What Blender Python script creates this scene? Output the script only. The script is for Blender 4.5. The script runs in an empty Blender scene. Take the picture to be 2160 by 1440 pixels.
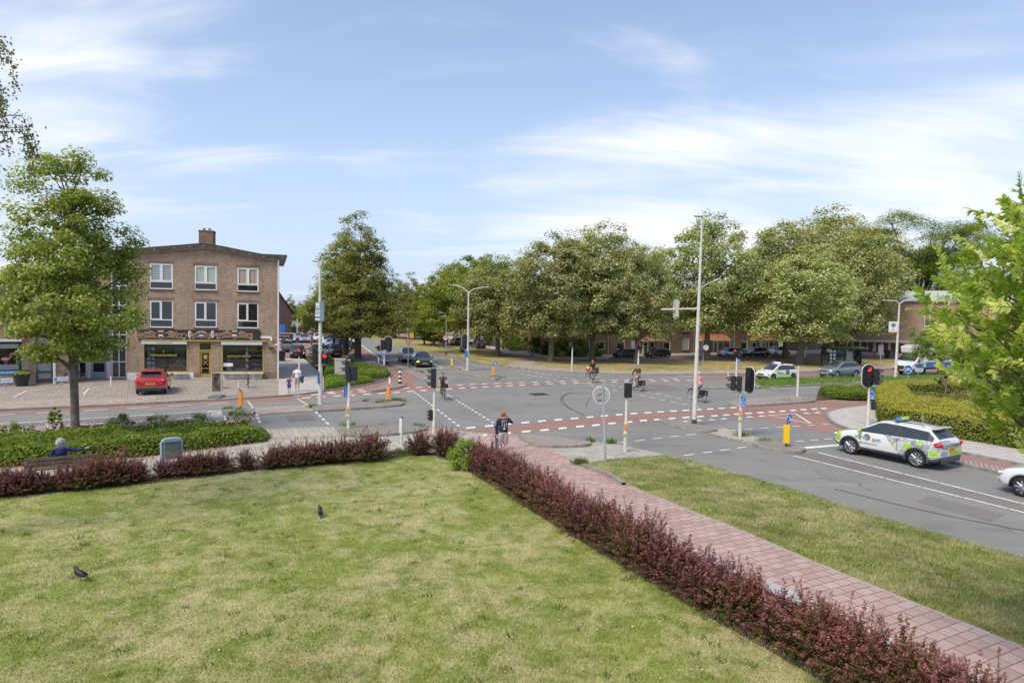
import bpy,math,random
import numpy as np
from mathutils import Vector,Matrix
random.seed(7)
rng=np.random.default_rng(7)
sc=bpy.context.scene
C=sc.collection
PI=math.pi
R=math.radians
# ------------------------------------------------------------------ camera
CAM_H,FOC,PITCH,ROLL=5.7,1350.0,math.atan(60/1350.0),0.0185
_r0,_u0=Vector((1,0,0)),Vector((0,math.sin(PITCH),math.cos(PITCH)))
FWD=Vector((0,math.cos(PITCH),-math.sin(PITCH)))
RGT=_r0*math.cos(ROLL)+_u0*math.sin(ROLL)
UPV=_u0*math.cos(ROLL)-_r0*math.sin(ROLL)
cam=bpy.data.objects.new('camera',bpy.data.cameras.new('camera'))
C.objects.link(cam)
cam.matrix_world=Matrix(((RGT.x,UPV.x,-FWD.x,0),(RGT.y,UPV.y,-FWD.y,0),(RGT.z,UPV.z,-FWD.z,CAM_H),(0,0,0,1)))
cam.data.sensor_width=36
cam.data.lens=FOC/2160*36
cam.data.clip_end=3000
sc.camera=cam
# ------------------------------------------------------------------ light
SUN_EL,SUN_AZ=52,222
w=bpy.data.worlds.new('World')
sc.world=w
w.use_nodes=True
nt=w.node_tree
nt.nodes.clear()
def wn(t,**k):
    n=nt.nodes.new(t)
    for a,b in k.items():
        setattr(n,a,b)
    return n
def wl(a,b):nt.links.new(a,b)
sky=wn('ShaderNodeTexSky',sky_type='NISHITA',sun_disc=False)
sky.sun_elevation=R(SUN_EL)
sky.sun_rotation=R(SUN_AZ)
sky.air_density,sky.dust_density,sky.ozone_density=1.1,1.6,2.0
tc=wn('ShaderNodeTexCoord')
sep=wn('ShaderNodeSeparateXYZ');wl(tc.outputs['Generated'],sep.inputs[0])
def wmath(op,a,b=None,c=None,clamp=False):
    n=wn('ShaderNodeMath',operation=op,use_clamp=clamp)
    for i,v in enumerate((a,b,c)):
        if v is None:continue
        if isinstance(v,(int,float)):n.inputs[i].default_value=v
        else:wl(v,n.inputs[i])
    return n.outputs[0]
zz=wmath('ADD',wmath('MAXIMUM',sep.outputs[2],0.0),0.22)
cx=wmath('DIVIDE',sep.outputs[0],zz)
cy=wmath('DIVIDE',sep.outputs[1],zz)
comb=wn('ShaderNodeCombineXYZ');wl(cx,comb.inputs[0]);wl(cy,comb.inputs[1])
mp=wn('ShaderNodeMapping');wl(comb.outputs[0],mp.inputs[0])
mp.inputs['Rotation'].default_value=(0,0,R(-28));mp.inputs['Scale'].default_value=(0.7,2.0,1)
mp.inputs['Location'].default_value=(3.1,0.4,0)
n1=wn('ShaderNodeTexNoise');wl(mp.outputs[0],n1.inputs['Vector'])
n1.inputs['Scale'].default_value=1.5;n1.inputs['Detail'].default_value=8;n1.inputs['Roughness'].default_value=0.56
n1.inputs['Distortion'].default_value=0.5
# broad banks of cloud stand in fixed directions of the sky
def bank(px,py,width,gain):
    d=(RGT*((px-1080)/FOC)+UPV*((720-py)/FOC)+FWD).normalized()
    dp=wn('ShaderNodeVectorMath',operation='DISTANCE')
    wl(tc.outputs['Generated'],dp.inputs[0]);dp.inputs[1].default_value=d
    q=wmath('DIVIDE',dp.outputs['Value'],width)
    return wmath('MULTIPLY',wmath('SUBTRACT',1.0,q,clamp=True),gain)
acc=bank(1900,350,0.36,0.20)
for b in((1330,395,0.26,0.22),(2150,300,0.26,0.10),(1700,420,0.5,0.18),(240,270,0.24,0.15),(420,120,0.16,0.10),(60,320,0.3,0.10),(1150,560,0.5,0.10)):
    acc=wmath('ADD',acc,bank(*b))
acc=wmath('SUBTRACT',acc,bank(1080,120,0.40,0.13))
acc=wmath('SUBTRACT',acc,bank(1800,20,0.42,0.24))
acc=wmath('SUBTRACT',acc,bank(600,400,0.30,0.14))
cl=wmath('ADD',n1.outputs['Fac'],acc)
ramp=wn('ShaderNodeValToRGB');wl(cl,ramp.inputs[0])
ramp.color_ramp.elements[0].position=0.46;ramp.color_ramp.elements[1].position=0.97
ramp.color_ramp.interpolation='EASE'
tint=wn('ShaderNodeMix',data_type='RGBA',blend_type='MULTIPLY');tint.inputs[0].default_value=1
wl(sky.outputs[0],tint.inputs[6]);tint.inputs[7].default_value=(1.0,0.98,1.03,1)
b1=wn('ShaderNodeBackground');wl(tint.outputs[2],b1.inputs[0]);b1.inputs[1].default_value=0.094
b2=wn('ShaderNodeBackground');b2.inputs[0].default_value=(0.95,0.965,1.0,1);b2.inputs[1].default_value=0.56
low=wmath('POWER',wmath('SUBTRACT',1.0,wmath('MULTIPLY',sep.outputs[2],2.2),clamp=True),1.5)
veil=wmath('ADD',wmath('MULTIPLY',low,0.62),0.26)
b3=wn('ShaderNodeBackground');b3.inputs[0].default_value=(0.62,0.755,1.0,1);b3.inputs[1].default_value=0.53
mv=wn('ShaderNodeMixShader');wl(veil,mv.inputs[0]);wl(b1.outputs[0],mv.inputs[1]);wl(b3.outputs[0],mv.inputs[2])
mx=wn('ShaderNodeMixShader');wl(ramp.outputs[0],mx.inputs[0]);wl(mv.outputs[0],mx.inputs[1]);wl(b2.outputs[0],mx.inputs[2])
wo=wn('ShaderNodeOutputWorld');wl(mx.outputs[0],wo.inputs[0])
sl=bpy.data.lights.new('sun','SUN')
sl.energy,sl.angle,sl.color=1.7,R(22),(1.0,0.91,0.76)
sun=bpy.data.objects.new('sun',sl)
C.objects.link(sun)
sdir=Vector((math.sin(R(SUN_AZ))*math.cos(R(SUN_EL)),math.cos(R(SUN_AZ))*math.cos(R(SUN_EL)),math.sin(R(SUN_EL))))
sun.rotation_euler=sdir.to_track_quat('Z','Y').to_euler()
sun.location=sdir*80
sc.view_settings.view_transform='Standard'
sc.view_settings.look='None'
sc.view_settings.exposure=1.0
sc.view_settings.gamma=1
sc.cycles.use_denoising=True
sc.cycles.max_bounces=6
sc.cycles.transparent_max_bounces=12
# ------------------------------------------------------------------ measuring on the photograph's ground plane
def ray(px,py):return RGT*((px-1080)/FOC)+UPV*((720-py)/FOC)+FWD
def G(px,py,z=0.0):
    d=ray(px,py)
    t=(z-CAM_H)/d.z
    return Vector((d.x*t,d.y*t,z))
def V2(px,py,z=0.0):
    g=G(px,py,z);return(g.x,g.y)
def depth(p):return(Vector(p)-Vector((0,0,CAM_H))).dot(FWD)
def mpp(p):return depth(p)/FOC
def hgt(p,ty):
    v=Vector(p)-Vector((0,0,CAM_H));k=(720-ty)/FOC
    return(k*FWD.dot(v)-UPV.dot(v))/(UPV.z-k*FWD.z)
def atdist(px,py,dist):
    d=ray(px,py);return Vector((0,0,CAM_H))+d*dist
def ang(a,b):
    return math.atan2(b[1]-a[1],b[0]-a[0])
# ------------------------------------------------------------------ tags
def tag(o,label,cat,group=None,kind=None):
    if label:o['label']=label
    if cat:o['category']=cat
    if group:o['group']=group
    if kind:o['kind']=kind
    return o
def thing(name,label,cat,loc=(0,0,0),rz=0.0,group=None,scale=1.0):
    o=bpy.data.objects.new(name,None)
    C.objects.link(o)
    o.location=loc;o.rotation_euler=(0,0,rz);o.scale=(scale,)*3
    o.empty_display_size=0.2
    return tag(o,label,cat,group)
KIDS={}
def link_to(o,parent):
    C.objects.link(o)
    if parent is not None:
        o.parent=parent
        KIDS.setdefault(parent.name,[]).append(o)
def dup(root,loc,rz=0.0,label=None,group=None,scale=None,zs=None):
    r=root.copy();C.objects.link(r)
    r.location=loc;r.rotation_euler=(0,0,rz)
    if scale is not None:r.scale=(scale,scale,scale if zs is None else zs)
    if label:r['label']=label
    if group:r['group']=group
    for ch in KIDS.get(root.name,[]):
        c=ch.copy();link_to(c,r)
        for g in KIDS.get(ch.name,[]):
            d=g.copy();link_to(d,c)
    return r
# ------------------------------------------------------------------ materials
MATS={}
def srgb(r,g,b):
    f=lambda c:(c/255)/12.92 if c/255<=0.04045 else((c/255+0.055)/1.055)**2.4
    return(f(r),f(g),f(b))
def mat(name,col=(0.5,0.5,0.5),rough=0.6,metal=0.0,vary=0.0,vscale=4.0,bump=0.0,bscale=30.0,coat=0.0,spec=0.5,alpha=None,trans=0.0,emit=None,estr=0.0):
    if name in MATS:return MATS[name]
    m=bpy.data.materials.new(name);m.use_nodes=True
    t=m.node_tree;b=t.nodes['Principled BSDF']
    b.inputs['Base Color'].default_value=(*col,1)
    b.inputs['Roughness'].default_value=rough
    b.inputs['Metallic'].default_value=metal
    b.inputs['Specular IOR Level'].default_value=spec
    b.inputs['Coat Weight'].default_value=coat
    b.inputs['Coat Roughness'].default_value=0.05
    b.inputs['Transmission Weight'].default_value=trans
    if alpha is not None:b.inputs['Alpha'].default_value=alpha
    if emit:
        b.inputs['Emission Color'].default_value=(*emit,1);b.inputs['Emission Strength'].default_value=estr
    if vary or bump:
        c=t.nodes.new('ShaderNodeTexCoord')
    if vary:
        n=t.nodes.new('ShaderNodeTexNoise');n.inputs['Scale'].default_value=vscale;n.inputs['Detail'].default_value=6
        t.links.new(c.outputs['Object'],n.inputs['Vector'])
        mr=t.nodes.new('ShaderNodeMapRange');mr.inputs[1].default_value=0.3;mr.inputs[2].default_value=0.7
        mr.inputs[3].default_value=1-vary;mr.inputs[4].default_value=1+vary
        t.links.new(n.outputs['Fac'],mr.inputs[0])
        vm=t.nodes.new('ShaderNodeVectorMath');vm.operation='SCALE';vm.inputs[0].default_value=col
        t.links.new(mr.outputs[0],vm.inputs['Scale']);t.links.new(vm.outputs[0],b.inputs['Base Color'])
    if bump:
        n2=t.nodes.new('ShaderNodeTexNoise');n2.inputs['Scale'].default_value=bscale;n2.inputs['Detail'].default_value=4
        t.links.new(c.outputs['Object'],n2.inputs['Vector'])
        bp=t.nodes.new('ShaderNodeBump');bp.inputs['Strength'].default_value=bump;bp.inputs['Distance'].default_value=0.02
        t.links.new(n2.outputs['Fac'],bp.inputs['Height']);t.links.new(bp.outputs[0],b.inputs['Normal'])
    MATS[name]=m
    return m
class NB:
    """small helper to write node materials"""
    def __init__(s,name):
        s.m=bpy.data.materials.new(name);s.m.use_nodes=True;s.t=s.m.node_tree
        s.b=s.t.nodes['Principled BSDF'];s.b.inputs['Roughness'].default_value=0.9
        s.b.inputs['Specular IOR Level'].default_value=0.25
        s.co=s.t.nodes.new('ShaderNodeTexCoord').outputs['Object']
        MATS[name]=s.m
    def put(s,sock,v):
        if hasattr(v,'links'):s.t.links.new(v,sock)
        else:
            if isinstance(v,tuple)and len(v)==3 and sock.type=='RGBA':v=(*v,1)
            sock.default_value=v
    def map(s,rot=0,scale=(1,1,1),loc=(0,0,0),src=None):
        n=s.t.nodes.new('ShaderNodeMapping');s.put(n.inputs[0],src or s.co)
        n.inputs['Rotation'].default_value=rot if isinstance(rot,tuple)else(0,0,rot)
        n.inputs['Scale'].default_value=scale;n.inputs['Location'].default_value=loc
        return n.outputs[0]
    def noise(s,scale,detail=4,rough=0.5,vec=None,dist=0.0):
        n=s.t.nodes.new('ShaderNodeTexNoise');s.put(n.inputs['Vector'],vec or s.co)
        n.inputs['Scale'].default_value=scale;n.inputs['Detail'].default_value=detail
        n.inputs['Roughness'].default_value=rough;n.inputs['Distortion'].default_value=dist
        return n.outputs['Fac']
    def ramp(s,f,stops):
        n=s.t.nodes.new('ShaderNodeValToRGB');s.put(n.inputs[0],f);r=n.color_ramp
        while len(r.elements)<len(stops):r.elements.new(0.5)
        for e,(p,c)in zip(r.elements,stops):
            e.position=p;e.color=(*c,1)if isinstance(c,tuple)else(c,c,c,1)
        return n.outputs[0]
    def mix(s,f,a,b,mode='MIX'):
        n=s.t.nodes.new('ShaderNodeMix');n.data_type='RGBA';n.blend_type=mode
        s.put(n.inputs[0],f);s.put(n.inputs[6],a);s.put(n.inputs[7],b)
        return n.outputs[2]
    def math(s,op,a,b=0.0,clamp=False):
        n=s.t.nodes.new('ShaderNodeMath');n.operation=op;n.use_clamp=clamp
        s.put(n.inputs[0],a);s.put(n.inputs[1],b);return n.outputs[0]
    def brick(s,vec,c1,c2,mortar,w,h,ms=0.01,off=0.5,bias=0.0,smooth=0.1):
        n=s.t.nodes.new('ShaderNodeTexBrick');s.put(n.inputs['Vector'],vec)
        n.offset=off;n.squash=1
        s.put(n.inputs['Color1'],c1);s.put(n.inputs['Color2'],c2);s.put(n.inputs['Mortar'],mortar)
        n.inputs['Scale'].default_value=1;n.inputs['Brick Width'].default_value=w;n.inputs['Row Height'].default_value=h
        n.inputs['Mortar Size'].default_value=ms;n.inputs['Bias'].default_value=bias;n.inputs['Mortar Smooth'].default_value=smooth
        return n.outputs['Color'],n.outputs['Fac']
    def bump(s,h,strength=0.3,dist=0.01):
        n=s.t.nodes.new('ShaderNodeBump');s.put(n.inputs['Height'],h)
        n.inputs['Strength'].default_value=strength;n.inputs['Distance'].default_value=dist
        s.t.links.new(n.outputs[0],s.b.inputs['Normal'])
    def attr(s,name):
        n=s.t.nodes.new('ShaderNodeAttribute');n.attribute_name=name;return n.outputs['Fac']
    def out(s,col,rough=None):
        s.put(s.b.inputs['Base Color'],col)
        if rough is not None:s.put(s.b.inputs['Roughness'],rough)
        return s.m
ROAD_A=ang(G(2160,1080),G(1680,960))
ROAD_L=ang(G(0,905),G(420,880))
def m_asphalt(name,lo,hi,rot):
    n=NB(name)
    big=n.noise(0.22,5,0.6)
    streak=n.noise(1.0,4,0.6,vec=n.map(rot,(0.06,1.3,1)))
    fine=n.noise(55,3,0.8)
    f=n.math('ADD',n.math('MULTIPLY',big,0.45),n.math('MULTIPLY',streak,0.3))
    f=n.math('ADD',f,n.math('MULTIPLY',fine,0.25))
    col=n.ramp(f,[(0.28,lo),(0.7,hi)])
    patch=n.ramp(n.noise(0.55,3,0.5,dist=0.6),[(0.60,0.0),(0.70,1.0)])
    col=n.mix(n.math('MULTIPLY',patch,0.24),col,(0.07,0.07,0.075))
    spots=n.ramp(n.noise(26,2,0.5),[(0.70,0.0),(0.78,1.0)])
    col=n.mix(n.math('MULTIPLY',spots,0.22),col,(0.34,0.34,0.33))
    vo=n.t.nodes.new('ShaderNodeTexVoronoi');vo.feature='DISTANCE_TO_EDGE';vo.inputs['Scale'].default_value=0.16
    wv=n.t.nodes.new('ShaderNodeVectorMath');wv.operation='ADD';nz=n.t.nodes.new('ShaderNodeTexNoise');nz.inputs['Scale'].default_value=0.9;nz.inputs['Detail'].default_value=6;n.put(nz.inputs['Vector'],n.co)
    n.put(wv.inputs[0],n.co);n.put(wv.inputs[1],nz.outputs['Color']);n.put(vo.inputs['Vector'],wv.outputs[0])
    crack=n.math('MULTIPLY',n.math('LESS_THAN',vo.outputs['Distance'],0.0035),n.ramp(n.noise(0.35,2),[(0.5,0.0),(0.6,1.0)]))
    col=n.mix(n.math('MULTIPLY',crack,0.55),col,(0.06,0.06,0.06))
    n.bump(fine,0.25,0.006)
    return n.out(col,0.93)
A_MAIN=m_asphalt('asphalt',(0.165,0.163,0.148),(0.262,0.257,0.236),-ROAD_A)
A_DARK=m_asphalt('asphalt_dark',(0.15,0.138,0.125),(0.225,0.207,0.19),-ROAD_A)
A_LEFT=m_asphalt('asphalt_left',(0.175,0.174,0.158),(0.27,0.266,0.24),-ROAD_L)
A_RED=m_asphalt('asphalt_red',(0.235,0.13,0.105),(0.335,0.205,0.17),-ROAD_L)
def m_tiles(name,c1,c2,joint,wdt,hgt_,rot,ms=0.012,off=0.5,dirt=0.3,weeds=0.0):
    n=NB(name)
    v=n.map(-rot)
    wob=n.t.nodes.new('ShaderNodeVectorMath');wob.operation='ADD'
    nn=n.t.nodes.new('ShaderNodeTexNoise');nn.inputs['Scale'].default_value=0.6;n.put(nn.inputs['Vector'],n.co)
    sc_=n.t.nodes.new('ShaderNodeVectorMath');sc_.operation='SCALE';sc_.inputs['Scale'].default_value=0.07
    n.put(sc_.inputs[0],nn.outputs['Color']);n.put(wob.inputs[0],v);n.put(wob.inputs[1],sc_.outputs[0])
    col,fac=n.brick(wob.outputs[0],c1,c2,joint,wdt,hgt_,ms,off)
    d=n.ramp(n.noise(0.5,6,0.65),[(0.35,0.0),(0.75,1.0)])
    col=n.mix(n.math('MULTIPLY',d,dirt),col,tuple(c*0.55 for c in c2))
    gr=n.noise(40,3,0.7)
    col=n.mix(0.35,col,n.ramp(gr,[(0.3,0.35),(0.7,0.75)]),'OVERLAY')
    if weeds:
        wd=n.math('MULTIPLY',fac,n.ramp(n.noise(1.1,5,0.6),[(0.5,0.0),(0.62,1.0)]))
        col=n.mix(n.math('MULTIPLY',wd,weeds),col,(0.10,0.13,0.04))
    n.bump(n.math('SUBTRACT',gr,n.math('MULTIPLY',fac,2.0)),0.3,0.006)
    return n.out(col,0.88)
PATH_A=ang(G(2000,1297),G(1315,1018))
T_PINK=m_tiles('path_tiles',(0.35,0.24,0.21),(0.46,0.33,0.295),(0.16,0.105,0.09),0.38,0.25,PATH_A+PI/2,0.011,0.5,0.22)
T_GREY=m_tiles('grey_tiles',(0.36,0.33,0.285),(0.45,0.415,0.36),(0.13,0.12,0.10),0.30,0.30,ROAD_A,0.008,0.5,0.35,0.5)
T_BEIGE=m_tiles('beige_tiles',(0.33,0.27,0.22),(0.46,0.385,0.32),(0.13,0.10,0.08),0.30,0.30,ROAD_L,0.012,0.5,0.4,0.6)
T_PLAZA=m_tiles('plaza_tiles',(0.29,0.25,0.205),(0.41,0.36,0.305),(0.10,0.08,0.06),0.62,0.31,ROAD_L,0.016,0.5,0.5,0.4)
T_BRICKPAVE=m_tiles('brick_paving',(0.27,0.17,0.13),(0.36,0.24,0.19),(0.12,0.08,0.065),0.21,0.07,ROAD_L,0.007,0.5,0.35)
T_LIGHT=m_tiles('light_pavement',(0.42,0.39,0.35),(0.51,0.475,0.43),(0.22,0.20,0.19),0.30,0.30,ROAD_A,0.008,0.0,0.2)
T_ISLE=m_tiles('island_bricks',(0.24,0.215,0.18),(0.33,0.295,0.25),(0.09,0.08,0.06),0.21,0.105,ROAD_L,0.008,0.5,0.4,0.8)
T_COBBLE=m_tiles('cobbles',(0.34,0.28,0.255),(0.46,0.385,0.35),(0.15,0.115,0.10),0.16,0.16,ROAD_L+0.5,0.022,0.5,0.3)
KERB=mat('kerb_concrete',(0.24,0.235,0.215),0.9,vary=0.28,vscale=3,bump=0.2)
WHITE_LINE=None
def m_line():
    n=NB('road_paint')
    wear=n.ramp(n.noise(9,5,0.7),[(0.34,0.0),(0.48,1.0)])
    return n.out(n.mix(wear,(0.34,0.34,0.33),(0.72,0.71,0.68)),0.7)
WHITE_LINE=m_line()
def grass_col(n,g1,g2,dry,amount,seed):
    v=n.map(0,(1,1,1),(seed,seed*2,0))
    a=n.noise(0.30,9,0.72,vec=v,dist=0.5)
    b=n.noise(1.7,6,0.68,vec=v,dist=0.4)
    grn=n.mix(n.ramp(b,[(0.35,0.0),(0.65,1.0)]),g1,g2)
    fa=n.math('ADD',n.math('MULTIPLY',a,0.55),n.math('MULTIPLY',b,0.45))
    col=n.mix(n.ramp(fa,[(amount-0.06,0.0),(amount+0.09,1.0)]),grn,dry)
    cl=n.ramp(n.noise(1.15,5,0.62,vec=n.map(0,(1,1,1),(seed+7,3,0)),dist=0.5),[(0.57,0.0),(0.66,1.0)])
    col=n.mix(n.math('MULTIPLY',cl,0.6),col,tuple(q*.72 for q in g1))
    bare=n.ramp(n.noise(2.6,5,0.7,vec=n.map(0,(1,1,1),(seed+2,9,0))),[(0.67,0.0),(0.74,1.0)])
    return n.mix(n.math('MULTIPLY',bare,0.55),col,(0.27,0.21,0.14))
def m_grass(name,g1,g2,dry,amount,seed=0.0):
    n=NB(name)
    c=n.noise(30,4,0.75,vec=n.map(0.6,(1,0.45,1)))
    col=grass_col(n,g1,g2,dry,amount,seed)
    col=n.mix(0.75,col,n.ramp(c,[(0.25,0.22),(0.75,0.80)]),'OVERLAY')
    n.bump(c,0.6,0.03)
    return n.out(col,0.95)
def m_blade(name,g1,g2,dry,amount,seed=0.0):
    n=NB(name);col=grass_col(n,g1,g2,dry,amount,seed)
    k=n.t.nodes.new('ShaderNodeVectorMath');k.operation='SCALE';n.put(k.inputs[0],col)
    n.put(k.inputs['Scale'],n.math('ADD',n.math('MULTIPLY',n.attr('rnd'),0.95),0.68));return n.out(k.outputs[0],0.7)
GR1=((0.175,0.215,0.042),(0.25,0.28,0.068),(0.41,0.365,0.185),0.515,0.0)
GR2=((0.17,0.21,0.05),(0.24,0.26,0.08),(0.37,0.335,0.18),0.52,3.3)
LAWN=m_grass('lawn_grass',*GR1);VERGE=m_grass('verge_grass',*GR2)
FARGRASS=m_grass('dry_grass',(0.15,0.165,0.05),(0.21,0.20,0.07),(0.40,0.31,0.13),0.47,6.1)
SOIL=mat('soil',(0.075,0.05,0.032),0.95,vary=0.4,vscale=5,bump=0.5)
LITTER=mat('leaf_litter',(0.30,0.17,0.055),0.95,vary=0.5,vscale=9,bump=0.4)
# ------------------------------------------------------------------ mesh builder
class MB:
    def __init__(s):s.v,s.f,s.m=[],[],[]
    def face(s,pts,m=0):
        i=len(s.v);s.v.extend([tuple(p)for p in pts]);s.f.append(tuple(range(i,i+len(pts))));s.m.append(m)
    def raw(s,vs,fs,m=0):
        i=len(s.v);s.v.extend([tuple(p)for p in vs])
        for k,f in enumerate(fs):
            s.f.append(tuple(i+a for a in f));s.m.append(m[k]if isinstance(m,list)else m)
    def box(s,c,d,rz=0.0,m=0,M=None):
        x,y,z=d[0]/2,d[1]/2,d[2]/2
        vs=[Vector((a*x,b*y,e*z))for e in(-1,1)for b in(-1,1)for a in(-1,1)]
        rot=M if M is not None else Matrix.Rotation(rz,3,'Z')
        vs=[rot@v+Vector(c)for v in vs]
        s.raw(vs,[(0,2,3,1),(4,5,7,6),(0,1,5,4),(2,6,7,3),(0,4,6,2),(1,3,7,5)],m)
    def tube(s,path,rad,n=8,m=0,cap=True,flat=1.0):
        path=[Vector(p)for p in path]
        if not isinstance(rad,(list,tuple)):rad=[rad]*len(path)
        base=len(s.v);up=None
        for i,p in enumerate(path):
            a=path[max(i-1,0)];b=path[min(i+1,len(path)-1)]
            t=(b-a)
            t=t.normalized()if t.length>1e-9 else Vector((0,0,1))
            if up is None:
                up=Vector((1,0,0))if abs(t.x)<0.8 else Vector((0,1,0))
            u=(up-t*up.dot(t)).normalized();up=u;q=t.cross(u)
            for k in range(n):
                al=2*PI*k/n
                s.v.append(tuple(p+(u*math.cos(al)+q*math.sin(al)*flat)*rad[i]))
        for i in range(len(path)-1):
            for k in range(n):
                k2=(k+1)%n
                s.f.append((base+i*n+k,base+i*n+k2,base+(i+1)*n+k2,base+(i+1)*n+k));s.m.append(m)
        if cap:
            s.f.append(tuple(base+k for k in reversed(range(n))));s.m.append(m)
            e=base+(len(path)-1)*n
            s.f.append(tuple(e+k for k in range(n)));s.m.append(m)
    def ring(s,c,axis,r,tr,n=24,k=6,m=0,a0=0.0,a1=2*PI):
        axis=Vector(axis).normalized();u=axis.orthogonal().normalized()
        if abs(axis.z)<0.5:u=Vector((0,0,1))
        q=axis.cross(u);full=abs(a1-a0-2*PI)<1e-6
        pts=[Vector(c)+(u*math.cos(a0+(a1-a0)*i/n)+q*math.sin(a0+(a1-a0)*i/n))*r for i in range(n+(0 if full else 1))]
        if not full:s.tube(pts,tr,k,m);return
        base=len(s.v)
        for i,p in enumerate(pts):
            d=(p-Vector(c)).normalized()
            for j in range(k):
                al=2*PI*j/k
                s.v.append(tuple(p+d*math.cos(al)*tr+axis*math.sin(al)*tr))
        for i in range(n):
            for j in range(k):
                a,b=i*k,((i+1)%n)*k;j2=(j+1)%k
                s.f.append((base+a+j,base+a+j2,base+b+j2,base+b+j));s.m.append(m)
    def disc(s,c,axis,r,th,n=24,m=0,sx=1.0,sz=1.0):
        axis=Vector(axis).normalized();u=Vector((0,0,1))if abs(axis.z)<0.5 else Vector((1,0,0))
        u=(u-axis*u.dot(axis)).normalized();q=axis.cross(u)
        a=[Vector(c)-axis*th/2+(u*math.cos(2*PI*i/n)*sz+q*math.sin(2*PI*i/n)*sx)*r for i in range(n)]
        b=[p+axis*th for p in a]
        s.raw(a+b,[tuple(reversed(range(n))),tuple(range(n,2*n))]+[(i,(i+1)%n,n+(i+1)%n,n+i)for i in range(n)],m)
    def prism(s,poly,z0,z1,m=0,ms=None,bottom=False):
        n=len(poly)
        area=sum(poly[i][0]*poly[(i+1)%n][1]-poly[(i+1)%n][0]*poly[i][1]for i in range(n))
        if area<0:poly=poly[::-1]
        i=len(s.v)
        s.v.extend([(p[0],p[1],z0)for p in poly]);s.v.extend([(p[0],p[1],z1)for p in poly])
        s.f.append(tuple(range(i+n,i+2*n)));s.m.append(m)
        if bottom:s.f.append(tuple(reversed(range(i,i+n))));s.m.append(m)
        for k in range(n):
            k2=(k+1)%n
            s.f.append((i+k,i+k2,i+n+k2,i+n+k));s.m.append(m if ms is None else ms)
    def ell(s,c,r,n=12,k=8,m=0,M=None):
        vs,fs=[],[]
        for j in range(k+1):
            th=PI*j/k
            for i in range(n):
                ph=2*PI*i/n
                v=Vector((r[0]*math.sin(th)*math.cos(ph),r[1]*math.sin(th)*math.sin(ph),r[2]*math.cos(th)))
                if M is not None:v=M@v
                vs.append(v+Vector(c))
        for j in range(k):
            for i in range(n):
                i2=(i+1)%n
                fs.append((j*n+i,(j+1)*n+i,(j+1)*n+i2,j*n+i2))
        s.raw(vs,fs,m)
    def build(s,name,mats,parent=None,smooth=None,mod=None):
        me=bpy.data.meshes.new(name)
        me.from_pydata(s.v,[],s.f)
        if not isinstance(mats,(list,tuple)):mats=[mats]
        for q in mats:me.materials.append(q)
        if len(mats)>1:me.polygons.foreach_set('material_index',s.m)
        if smooth is not None:
            me.polygons.foreach_set('use_smooth',[True]*len(me.polygons))
            me.set_sharp_from_angle(angle=R(smooth))
        me.update()
        o=bpy.data.objects.new(name,me)
        link_to(o,parent)
        if mod:
            b=o.modifiers.new('bevel','BEVEL');b.width=mod;b.segments=2;b.limit_method='ANGLE';b.angle_limit=R(40)
        return o
def text(body,size,mtl,parent,loc,rot,name='lettering',ext=0.002,align='CENTER',sx=1.0,shear=0.0):
    cu=bpy.data.curves.new(name,'FONT');cu.body=body;cu.size=size;cu.extrude=ext
    cu.align_x=align;cu.align_y='CENTER';cu.shear=shear;cu.resolution_u=2
    tmp=bpy.data.objects.new(name+'_tmp',cu)
    me=bpy.data.meshes.new_from_object(tmp);bpy.data.objects.remove(tmp);bpy.data.curves.remove(cu)
    me.name=name;me.materials.clear();me.materials.append(mtl)
    o=bpy.data.objects.new(name,me);link_to(o,parent)
    o.location=loc;o.rotation_euler=rot;o.scale=(sx,1,1)
    return o
# ------------------------------------------------------------------ foliage
def fast_mesh(name,verts,faces_n,per,mtl,parent,rnd=None,extra=None):
    """verts (N*per,3) with each run of `per` vertices one face"""
    me=bpy.data.meshes.new(name)
    nv=len(verts);nf=nv//per
    me.vertices.add(nv);me.vertices.foreach_set('co',np.ascontiguousarray(verts,dtype=np.float32).ravel())
    me.loops.add(nv);me.loops.foreach_set('vertex_index',np.arange(nv,dtype=np.int32))
    me.polygons.add(nf);me.polygons.foreach_set('loop_start',np.arange(0,nv,per,dtype=np.int32))
    me.polygons.foreach_set('loop_total',np.full(nf,per,dtype=np.int32))
    if rnd is not None:
        a=me.attributes.new('rnd','FLOAT','FACE');a.data.foreach_set('value',np.ascontiguousarray(rnd,dtype=np.float32))
    me.materials.append(mtl)
    me.update(calc_edges=True)
    o=bpy.data.objects.new(name,me);link_to(o,parent)
    return o
def leaf_quads(pts,nrm,L,W,rg,droop=0.0):
    """one folded-flat rhombic leaf per point; nrm = leaf normal"""
    n=len(pts)
    t=rg.normal(size=(n,3));t-=(t*nrm).sum(1)[:,None]*nrm
    t/=np.linalg.norm(t,axis=1)[:,None]+1e-9
    b=np.cross(nrm,t)
    L=L*(0.7+0.6*rg.random(n))[:,None];W=W*(0.7+0.6*rg.random(n))[:,None]
    v=np.empty((n,4,3))
    v[:,0]=pts-t*L/2;v[:,1]=pts+b*W/2+nrm*W*0.12
    v[:,2]=pts+t*L/2-np.array([0,0,1])*L*droop;v[:,3]=pts-b*W/2+nrm*W*0.12
    return v.reshape(-1,3)
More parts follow.
